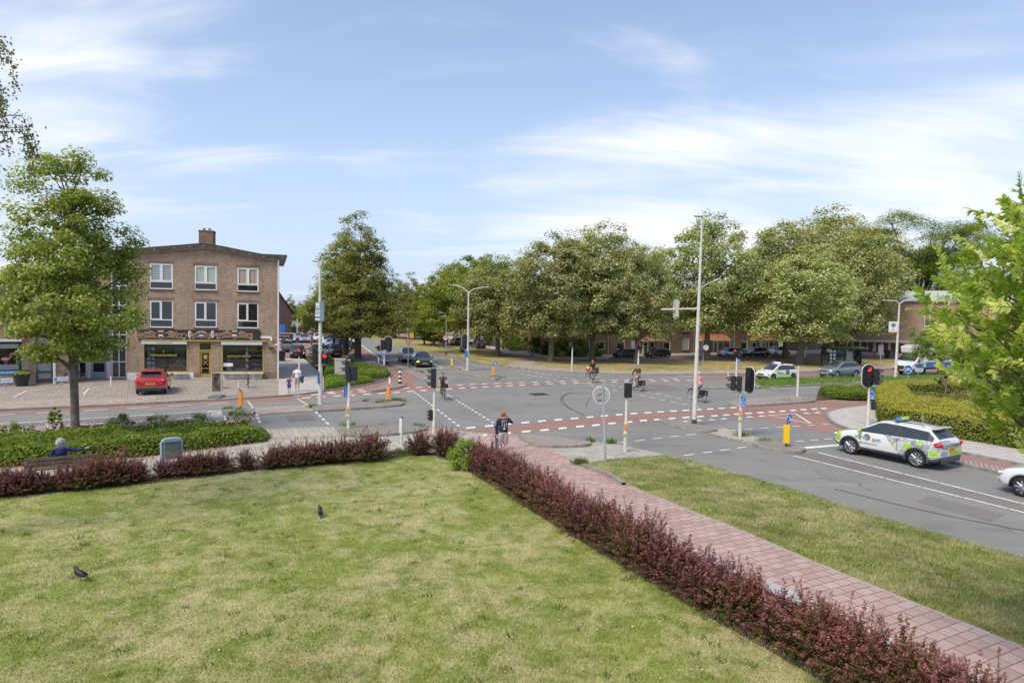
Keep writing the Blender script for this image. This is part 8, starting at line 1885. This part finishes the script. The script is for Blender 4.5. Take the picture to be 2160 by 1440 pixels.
# ================================================================== PEOPLE, BICYCLES, BIRDS
def cloth(name,c):return mat(name,c,.85,vary=.12,vscale=9)
SKIN=mat('skin',(.52,.30,.21),.55);SKIN_P=mat('skin_pale',(.62,.42,.33),.55)
def remesh(o,v=.012):
    m=o.modifiers.new('fuse','REMESH');m.mode='VOXEL';m.voxel_size=v;m.use_smooth_shade=True;return o
def vx(*a):return Vector(a)
STAND=dict(hip=(0,0,.93),chest=(.0,0,1.30),neck=(.01,0,1.50),head=(.03,0,1.635),sh=.19,el={1:(-.03,.25,1.15),-1:(-.03,-.25,1.15)},wr={1:(.03,.27,.90),-1:(.03,-.27,.90)},kn={1:(.03,.10,.50),-1:(.03,-.10,.50)},an={1:(0,.10,.08),-1:(0,-.10,.08)},toe={1:(.17,.12,.04),-1:(.17,-.12,.04)})
def person(label,loc,rz,H_,pose=None,skin=SKIN,top=(.3,.3,.3),sleeve='short',legs=(.2,.2,.25),leglen='long',hair=(.1,.06,.04),hairlong=0,shoes=(.5,.5,.5),sx=1.0,headturn=0.0,vox=.012,group=None,bald=False,hands=True):
    P=dict(STAND);P.update(pose or{});s=H_/1.76;t=thing('person',label,'person',loc,rz,group,s)
    hip,chest,neck,hd=(vx(*P[k])for k in('hip','chest','neck','head'));up=(neck-chest).normalized();fw=vx(1,0,0)
    def torso(mb,e=0.0,low=True):
        ax=(chest-hip).normalized();M_=ax.to_track_quat('Z','Y').to_matrix()
        yy=vx(0,1,0);xx=yy.cross(ax).normalized();M_=Matrix((xx,yy,ax)).transposed()
        if low:mb.ell(hip,(.115+e,.165+e,.12+e),14,9,M=M_)
        mb.ell(hip.lerp(chest,.45),(.10+e,(.135+e)*sx,.17),14,9,M=M_);mb.ell(chest+ax*.0,(.115+e,.165+e,.17+e),14,9,M=M_)
        mb.ell(chest+ax*.12,(.085+e,.185+e,.07+e),14,9,M=M_)
        return M_,ax
    def shp(sd):ax=(chest-hip).normalized();return chest+ax*.12+vx(0,sd*P['sh'],0)
    def hipj(sd):return hip+vx(0,sd*.09,-.03)
    mb=MB();M_,ax=torso(mb);mb.tube([chest+ax*.12,neck,neck.lerp(hd,.6)],[.07,.052,.055],10)
    H3=Matrix.Rotation(headturn,3,'Z');mb.ell(hd,(.093,.075,.112),14,10,M=H3);mb.ell(hd+H3@vx(.04,0,-.055),(.055,.05,.06),10,8,M=H3)
    mb.ell(hd+H3@vx(.10,0,-.015),(.022,.014,.024),8,6);[mb.ell(hd+H3@vx(-.005,sd*.076,-.01),(.02,.012,.032),8,6)for sd in(1,-1)]
    for sd in(1,-1):
        a,e_,w_=shp(sd),vx(*P['el'][sd]),vx(*P['wr'][sd]);mb.tube([a,a.lerp(e_,.5),e_,e_.lerp(w_,.4),w_],[.055,.048,.038,.037,.026],10)
        d=(w_-e_).normalized();q=d.cross(vx(0,1,0)if abs(d.y)<.8 else vx(1,0,0)).normalized();pc=w_+d*.05;sd2=d.cross(q).normalized()
        mb.ell(pc,(.048,.018,.040),10,8,M=Matrix((d,q,sd2)).transposed())
        if hands:
            for k,ln in enumerate((.062,.074,.070,.055)):
                o=(k-1.5)*.021;b=w_+d*.085+sd2*o;c=b+d*ln*.5-q*.006*sd;mb.tube([b,c,c+d*ln*.32-q*.022],[.0105,.010,.0085],6)
            b=w_+d*.035+sd2*.036;mb.tube([b,b+d*.03+sd2*.022,b+d*.058+sd2*.026],[.013,.011,.010],6)
        h,k_,a_=hipj(sd),vx(*P['kn'][sd]),vx(*P['an'][sd]);mb.tube([h,h.lerp(k_,.5),k_,k_.lerp(a_,.3),a_],[.09,.075,.054,.054,.036],10)
        tt=vx(*P['toe'][sd]);mb.tube([a_+vx(-.03,0,-.03),a_.lerp(tt,.5),tt],[.038,.035,.025],8)
    body=remesh(mb.build('body',skin,t),vox)
    mb=MB();[mb.ell(hd+H3@vx(.083,sd*.031,.012),(.010,.012,.008),8,5)for sd in(1,-1)];mb.ell(hd+H3@vx(.082,0,-.062),(.012,.022,.005),8,5);mb.build('face_details',mat('eyes_dark',(.05,.02,.018),.4),t)
    mb=MB();torso(mb,.016,low=False);mb.ell(hip+ax*.06,(.12,.17,.10),14,8,M=M_)
    for sd in(1,-1):
        a,e_,w_=shp(sd),vx(*P['el'][sd]),vx(*P['wr'][sd])
        if sleeve=='short':mb.tube([a,a.lerp(e_,.62)],[.075,.064],10)
        elif sleeve=='long':mb.tube([a,e_,e_.lerp(w_,.95)],[.072,.056,.042],10)
    remesh(mb.build('shirt',top if not isinstance(top,tuple)else cloth('cloth_%d_%d_%d'%tuple(int(c*99)for c in top),top),t),.014)
    mb=MB();mb.ell(hip+ax*.02,(.125,.175,.12),14,8,M=M_)
    for sd in(1,-1):
        h,k_,a_=hipj(sd),vx(*P['kn'][sd]),vx(*P['an'][sd])
        if leglen=='long':mb.tube([h,k_,a_+(k_-a_).normalized()*.03],[.108,.072,.055],10)
        else:mb.tube([h,h.lerp(k_,.88)],[.112,.092],10)
    remesh(mb.build('trousers' if leglen=='long' else 'shorts',cloth('cloth_%d_%d_%d'%tuple(int(c*99)for c in legs),legs),t),.014)
    for sd in(1,-1):
        a_,tt=vx(*P['an'][sd]),vx(*P['toe'][sd]);mb=MB();mb.tube([a_+vx(-.045,0,-.035),a_.lerp(tt,.45)+vx(0,0,-.01),tt+vx(.02,0,0)],[.05,.05,.038],10);mb.build('shoe',cloth('shoe_%d_%d_%d'%tuple(int(c*99)for c in shoes),shoes),t,60)
    if not bald:
        mb=MB();mb.ell(hd+H3@vx(-.024,0,.03),(.108,.098,.112),14,10,M=H3)
        if hairlong:mb.ell(hd+H3@vx(-.06,0,-.05-hairlong*.3),(.055,.08,.09+hairlong*.5),12,8)
        o=mb.build('hair',mat('hair_%d_%d_%d'%tuple(int(c*99)for c in hair),hair,.8,vary=.3,vscale=40,bump=.5,bscale=60),t,80)
    return t
def bicycle(label,loc,rz,s=1.0,frame=(.03,.03,.035),crate=False,pann=None,childseat=False,basket=None):
    t=thing('bicycle',label,'bicycle',loc,rz,'bicycles at the junction',s);FM=mat('bike_frame_%d_%d_%d'%tuple(int(c*99)for c in frame),frame,.35,.3);r=.345
    Rr,Fr,BB,SE,HT,HB=vx(-.55,0,r),vx(.57,0,r),vx(-.08,0,.29),vx(-.26,0,.93),vx(.36,0,.90),vx(.40,0,.70)
    for c in(Rr,Fr):
        mb=MB();mb.ring(c,(0,1,0),r-.018,.018,32,6);w_=mb.build('wheel',TYRE,t,60);mb=MB();mb.ring(c,(0,1,0),r-.045,.010,28,4)
        for k in range(14):a=2*PI*k/14;mb.tube([c,c+vx(math.cos(a),0,math.sin(a))*(r-.045)],.0025,3,cap=False)
        mb.tube([c-vx(0,.04,0),c+vx(0,.04,0)],.02,8);mb.build('rim',ZINC,w_)
        mb=MB();pts=[c+vx(math.cos(a),0,math.sin(a))*(r+.02)for a in np.linspace(.35 if c is Fr else .1,2.6 if c is Fr else 3.0,12)];mb.tube(pts,.02,5);mb.build('mudguard',FM,t,60)
    mb=MB();top=HB+vx(-.05,0,.06)
    for a,b,q in((SE-vx(0,0,.08),BB,.017),(BB,HB,.018),(top,BB.lerp(SE,.45),.016),(HT+vx(0,0,.06),Fr-vx(.02,0,-.32),.018)):mb.tube([a,b],q,8)
    for sd in(1,-1):mb.tube([BB,Rr+vx(0,sd*.05,0)],.010,6);mb.tube([BB.lerp(SE,.72),Rr+vx(0,sd*.05,0)],.008,6);mb.tube([Fr+vx(-.04,sd*.045,.30),Fr+vx(0,sd*.05,0)],.011,6)
    mb.tube([Rr+vx(-.12,0,r+.06),BB.lerp(SE,.75)],.01,5);mb.build('frame',FM,t,60)
    mb=MB();mb.tube([vx(.12,.29,1.03),vx(.28,.27,1.06),vx(.33,.10,1.04),vx(.33,-.10,1.04),vx(.28,-.27,1.06),vx(.12,-.29,1.03)],.012,8);mb.tube([HT,vx(.33,0,1.04)],.014,8);mb.build('handlebar',ZINC,t,60)
    mb=MB();mb.ell(SE+vx(-.04,0,.01),(.13,.085,.035),12,8);mb.ell(SE+vx(.08,0,.01),(.09,.03,.025),10,6);mb.build('saddle',BLACKP,t,60)
    mb=MB();mb.disc(BB,(0,1,0),.09,.01,18);mb.tube([BB+vx(0,.05,0),BB+vx(.12,.07,-.11)],.011,5);mb.tube([BB-vx(0,.05,0),BB+vx(-.12,-.07,.11)],.011,5);mb.box(BB+vx(.12,.12,-.11),(.09,.09,.02));mb.box(BB+vx(-.12,-.12,.11),(.09,.09,.02));mb.box(BB+vx(-.25,.04,.02),(.42,.012,.07));mb.build('crank',BLACKP,t)
    mb=MB();mb.box(vx(-.58,0,.745),(.36,.13,.02));mb.tube([vx(-.68,.06,.74),Rr+vx(0,.06,0)],.006,4);mb.tube([vx(-.68,-.06,.74),Rr+vx(0,-.06,0)],.006,4);mb.build('carrier',FM,t)
    mb=MB();mb.ell(vx(-.88,0,.62),(.02,.03,.03),8,6);mb.build('rear_lamp',TLITE,t);mb=MB();mb.ell(vx(.46,0,.86),(.04,.035,.035),8,6);mb.build('head_lamp',HLITE,t)
    if crate:
        mb=MB();mb.box(vx(.62,0,.88),(.32,.46,.02))
        for(c,d)in((vx(.62,.23,1.0),(.32,.02,.24)),(vx(.62,-.23,1.0),(.32,.02,.24)),(vx(.78,0,1.0),(.02,.46,.24)),(vx(.46,0,1.0),(.02,.46,.24))):mb.box(c,d)
        mb.build('crate',BLACKP,t)
    if basket:mb=MB();mb.tube([vx(.56,0,.84),vx(.58,0,1.12)],[.17,.22],12);mb.build('basket',cloth('basket_bag',basket),t);mb=MB();mb.ell(vx(.54,.05,1.15),(.16,.14,.1),10,8);mb.build('bag',cloth('bag_yellow',(.7,.55,.05)),t)
    if pann:
        for sd in(1,-1):mb=MB();mb.box(vx(-.60,sd*.15,.58),(.36,.13,.32));mb.build('pannier',cloth('pannier',pann),t,mod=.04)
    if childseat:mb=MB();mb.box(vx(-.52,0,.84),(.30,.30,.06));mb.box(vx(-.68,0,1.08),(.06,.30,.46));[mb.box(vx(-.56,sd*.15,.96),(.26,.03,.22))for sd in(1,-1)];mb.build('child_seat',cloth('seat_brown',(.08,.055,.04)),t,mod=.03)
    return t
RIDE=dict(hip=(-.24,0,1.02),chest=(-.12,0,1.37),neck=(-.06,0,1.56),head=(-.02,0,1.70),sh=.19,el={1:(.02,.27,1.25),-1:(.02,-.27,1.25)},wr={1:(.14,.28,1.08),-1:(.14,-.28,1.08)},kn={1:(.18,.11,.72),-1:(.12,-.11,.86)},an={1:(.0,.13,.27),-1:(-.22,-.13,.47)},toe={1:(.13,.13,.20),-1:(-.09,-.13,.42)})
def ride(px_f,px_r,z=0.012):
    A,B=G(*px_f,z),G(*px_r,z);d=A-B;s=min(max(d.length/1.12,.75),1.1);return(A+B)/2,math.atan2(d.y,d.x),s
def rider(lab_p,lab_b,f,r,bk,pk):
    c,rz,s=ride(f,r);b=bicycle(lab_b,c,rz,s,**bk);p=person(lab_p,c,rz,1.76*s,RIDE,**pk);return b,p
# cyclists
c,s=G(934,842,.012),1.0;rz=ang(G(926,833),G(939,845));bicycle('city bicycle with a large black front crate ridden towards the camera',c,rz,.95,crate=True,frame=(.12,.13,.14))
p1=person('cyclist in dark T-shirt and beige trousers with rucksack riding towards the camera',c,rz,1.68,RIDE,top=(.05,.055,.05),legs=(.36,.28,.2),hair=(.10,.06,.04),shoes=(.02,.03,.08))
mb=MB();[mb.tube([vx(.02,s_*.1,1.25),vx(.04,s_*.12,1.40),vx(-.08,s_*.11,1.54)],.02,5)for s_ in(1,-1)];mb.box((-.27,0,1.32),(.16,.3,.42));mb.build('rucksack',cloth('ruck',(.35,.30,.22)),p1)
b,p=rider('woman with long orange-red hair in a black top cycling left on the far red path','bicycle with a bag-filled front basket and brown child seat',(1240,805),(1257,808),dict(basket=(.5,.05,.05),childseat=True,frame=(.3,.3,.3)),dict(top=(.015,.015,.018),legs=(.07,.07,.055),hair=(.55,.13,.03),hairlong=.28,skin=SKIN_P,shoes=(.3,.3,.3)))
b,p=rider('grey balding man in an olive jacket and pale shorts cycling left','black bicycle with panniers under the man in olive',(1331.5,821),(1353.5,825.8),dict(pann=(.015,.015,.017)),dict(top=(.07,.07,.03),sleeve='long',legs=(.42,.38,.32),leglen='short',hair=(.3,.28,.26),skin=SKIN_P,shoes=(.05,.05,.06)))
mb=MB();mb.ell(vx(-.42,.12,1.12),(.10,.06,.12),10,8);mb.build('shoulder_bag',cloth('bag_orange',(.5,.14,.03)),p)
b,p=rider('woman with short blond-white hair in a pink top cycling left behind the tall mast','black bicycle with a rear bag under the woman in pink',(1455.5,843.5),(1484.5,849.7),dict(pann=(.015,.015,.017)),dict(top=(.72,.25,.29),sleeve='long',legs=(.25,.19,.15),leglen='short',hair=(.75,.66,.42),skin=SKIN_P,shoes=(.04,.06,.2)))
# walkers
def stand(px,py,ty,z):b=G(px,py,z);return b,hgt(b,ty)
b,h=stand(1061,966,867,.02)
pose=dict(el={1:(-.02,.27,1.14),-1:(.16,-.33,1.30)},wr={1:(.04,.24,.90),-1:(.13,-.16,1.50)},kn={1:(.02,.10,.50),-1:(.08,-.10,.50)},an={1:(-.02,.10,.08),-1:(.02,-.11,.08)},toe={1:(.15,.12,.04),-1:(.19,-.13,.04)},head=(.03,.02,1.635))
pr=person('ginger-haired person in black sponsor jacket and beige shorts standing on the red path',b,PI/2+.08,h,pose,top=(.012,.012,.014),sleeve='long',legs=(.42,.38,.32),leglen='short',hair=(.36,.13,.035),shoes=(.55,.57,.62),skin=SKIN_P,vox=.010,sx=1.15)
rgp=random.Random(4);cols=[SIGN_W,SIGN_W,mat('logo_blue',(.08,.2,.55),.6),mat('logo_red',(.55,.05,.04),.6),SIGN_W,mat('logo_yellow',(.6,.5,.1),.6)]
mb=MB();mb.box((-.152,-.02,1.44),(.012,.21,.024));mb.build('sponsor_logo',mat('logo_red2',(.5,.2,.2),.6),pr)
for i in range(6):
    for j in range(3):mb=MB();mb.box((-.150+.005*(i>3),-.02+(j-1)*.075,1.40-i*.045),(.02,rgp.uniform(.035,.055),rgp.uniform(.014,.026)));mb.build('sponsor_logo',cols[rgp.randrange(6)],pr)
mb=MB();mb.box((-.13,-.02,1.12),(.04,.09,.03));mb.build('sponsor_logo',SIGN_W,pr)
b,h=stand(1051,951,882,.02);person('shorter person in blue partly hidden in front of the ginger-haired person',b,PI/2+.3,h,skin=SKIN,top=(.08,.12,.3),legs=(.02,.06,.28),hair=(.13,.07,.04),hands=True)
b,h=stand(627,825.5,771,.09);pose=dict(el={1:(.02,.26,1.14),-1:(.03,-.28,1.15)},wr={1:(.10,.30,.92),-1:(.08,-.36,.93)})
pm_=person('man in white T-shirt and grey shorts holding a boy\'s hand beside the shop corner',b,-PI/2-.1,h,pose,top=(.72,.72,.72),legs=(.30,.28,.24),leglen='short',hair=(.04,.03,.025),shoes=(.6,.6,.6),headturn=.7)
mb=MB();mb.ell(vx(.12,.36,.82),(.09,.12,.24),12,9,M=Matrix.Rotation(.4,3,'X'));mb.ell(vx(.1,.42,.98),(.07,.10,.13),10,8);mb.build('carried_jacket',cloth('navy',(.02,.03,.09)),pm_)
b,h=stand(610,829,794,.09);pose=dict(el={1:(.05,.30,1.22),-1:(0,-.26,1.15)},wr={1:(.08,.44,1.22),-1:(.05,-.27,.90)})
pb_=person('small boy in a blue and red striped football shirt holding the man\'s hand',b,-PI/2,h,pose,top=(.04,.06,.35),legs=(.03,.05,.3),leglen='short',hair=(.22,.13,.06),shoes=(.5,.4,.3))
mb=MB();[mb.box((.145,q*.11,1.26),(.012,.045,.34))for q in(-1,0,1)];mb.build('shirt_stripes',mat('stripe_claret',(.45,.02,.06),.7),pb_)
b,h=stand(1122.5,757,731,.09);person('pedestrian in a black top and blue jeans walking on the path across the green',b,-PI/2+.2,h,dict(kn={1:(.14,.10,.52),-1:(-.02,-.10,.50)},an={1:(.18,.10,.08),-1:(-.2,-.10,.12)},toe={1:(.34,.11,.05),-1:(-.06,-.11,.03)}),top=(.012,.012,.014),legs=(.04,.08,.2),hair=(.3,.17,.08),hairlong=.12,vox=.02)
b,h=stand(657.5,729.5,708,.03);person('man in dark clothes walking across the car park',b,PI,h,top=(.02,.02,.022),legs=(.05,.05,.06),leglen='long',hair=(.05,.03,.02),vox=.02)
b,h=stand(742.5,721,706.5,.03);person('person in a pale pink top at the far end of the car park',b,PI,h,top=(.5,.32,.28),legs=(.12,.15,.28),vox=.02)
# in the barber shop
for x,y,rz,lab,tp_ in((F1.uz(477,760)[0],1.2,-.4,'man in a grey T-shirt standing inside the right shop window',(.33,.35,.37)),(F1.uz(340,760)[0],1.4,PI/2,'barber in black seen inside the left shop window',(.015,.015,.015))):
    person(lab,F1.O+F1.u*x+F1.n*y+vx(0,0,.12),F1.rz+rz,1.76,top=tp_,legs=(.03,.03,.04),hair=(.02,.015,.01))
# woman on the bench
b0_=G(128,1013,.02);bx_=vx(math.cos(BZ),math.sin(BZ),0);sit=dict(hip=(-.02,0,.53),chest=(-.10,0,.90),neck=(-.07,0,1.09),head=(-.03,0,1.225),el={1:(-.12,.26,.80),-1:(-.10,-.42,.93)},wr={1:(.12,.20,.62),-1:(-.08,-.66,.98)},kn={1:(.42,.12,.50),-1:(.42,-.10,.50)},an={1:(.40,.12,.08),-1:(.42,-.12,.08)},toe={1:(.56,.13,.04),-1:(.58,-.13,.04)})
pw=person('white-haired woman in navy jacket with red collar sitting on the bench',b0_+bx_*0.0+vx(-math.sin(BZ),math.cos(BZ),0)*.24,BZ+PI/2,1.74,sit,skin=SKIN_P,top=(.02,.03,.12),sleeve='long',legs=(.08,.09,.12),hair=(.72,.70,.66),hairlong=.16,shoes=(.2,.2,.2),sx=1.25)
rq=np.random.default_rng(3);dd_=unit(rq.normal(size=(420,3))*np.array([1,1,.9])+np.array([-.45,0,.1]));fast_mesh('hair',leaf_quads(np.array([-.055,0,1.235])+dd_*np.array([.115,.125,.125])*(.9+.25*rq.random((420,1))),unit(dd_+rq.normal(0,.5,(420,3))),.085,.035,rq,.4),0,4,m_leaf('grey_hair',[(0,(.50,.48,.44)),(1,(.82,.80,.76))],.1),pw,rq.random(420))
mb=MB();mb.ring((-.08,0,1.02),(0,0,1),.085,.028,16,6);mb.build('collar',mat('collar_red',(.6,.02,.03),.7),pw)
# parked bicycles
bicycle('dark bicycle parked against the right bench of the barber shop',G(523.5,817,.08),F1.rz+PI/2+.15,.95)
bicycle('bicycle half hidden behind the framed poster stand',G(466.5,818,.08),F1.rz+PI/2+.1,.95,frame=(.3,.3,.32))
bicycle('black bicycle standing before the entrance bay, right of the lime trunk',G(157,806,.08),F1.rz+PI/2-.5,.95)
# jackdaws
def bird(label,px,py,rz,s=1.0,tilt=.5):
    b=G(px,py,.075);t=thing('jackdaw',label,'bird',b,rz,'jackdaws on the lawn',s);BK=mat('feather_black',(.016,.017,.022),.5);GY=mat('feather_grey',(.10,.10,.12),.7)
    M_=Matrix.Rotation(-tilt,3,'Y');c=vx(0,0,.145)
    mb=MB();mb.ell(c,(.115,.058,.062),16,10,M=M_);mb.ell(c+M_@vx(.07,0,.015),(.06,.05,.055),12,8,M=M_);mb.tube([c+M_@vx(.08,0,.02),c+vx(.095,0,.10)],[.042,.034],10);mb.ell(c+vx(.105,0,.115),(.04,.032,.034),12,8)
    mb.tube([c+M_@vx(-.07,0,.0),c+M_@vx(-.14,0,-.005),c+M_@vx(-.23,0,-.01)],[.04,.026,.02],8,flat=.5);remesh(mb.build('body',BK,t),.007)
    for sd in(1,-1):mb=MB();mb.ell(c+M_@vx(-.045,sd*.045,.012),(.12,.018,.045),14,8,M=M_);mb.build('wing',BK,t,60);mb=MB();mb.tube([c+vx(-.01,sd*.025,-.05),vx(.0,sd*.025,.04),vx(.005,sd*.025,0)],.006,5);mb.tube([vx(-.02,sd*.025,.004),vx(.04,sd*.03,.004)],.005,4);mb.build('leg',BLACKP,t)
    mb=MB();mb.tube([c+vx(.135,0,.113),c+vx(.18,0,.102)],[.012,.003],8);mb.build('beak',BLACKP,t);mb=MB();mb.ell(c+vx(.085,0,.10),(.038,.036,.036),12,8);mb.build('nape',GY,t,60)
bird('jackdaw at the lower left of the lawn, walking left',168,1223,PI-.2,1.02,.3)
bird('jackdaw standing upright in the middle of the lawn',675,1088,PI/2+.5,1.0,1.0)
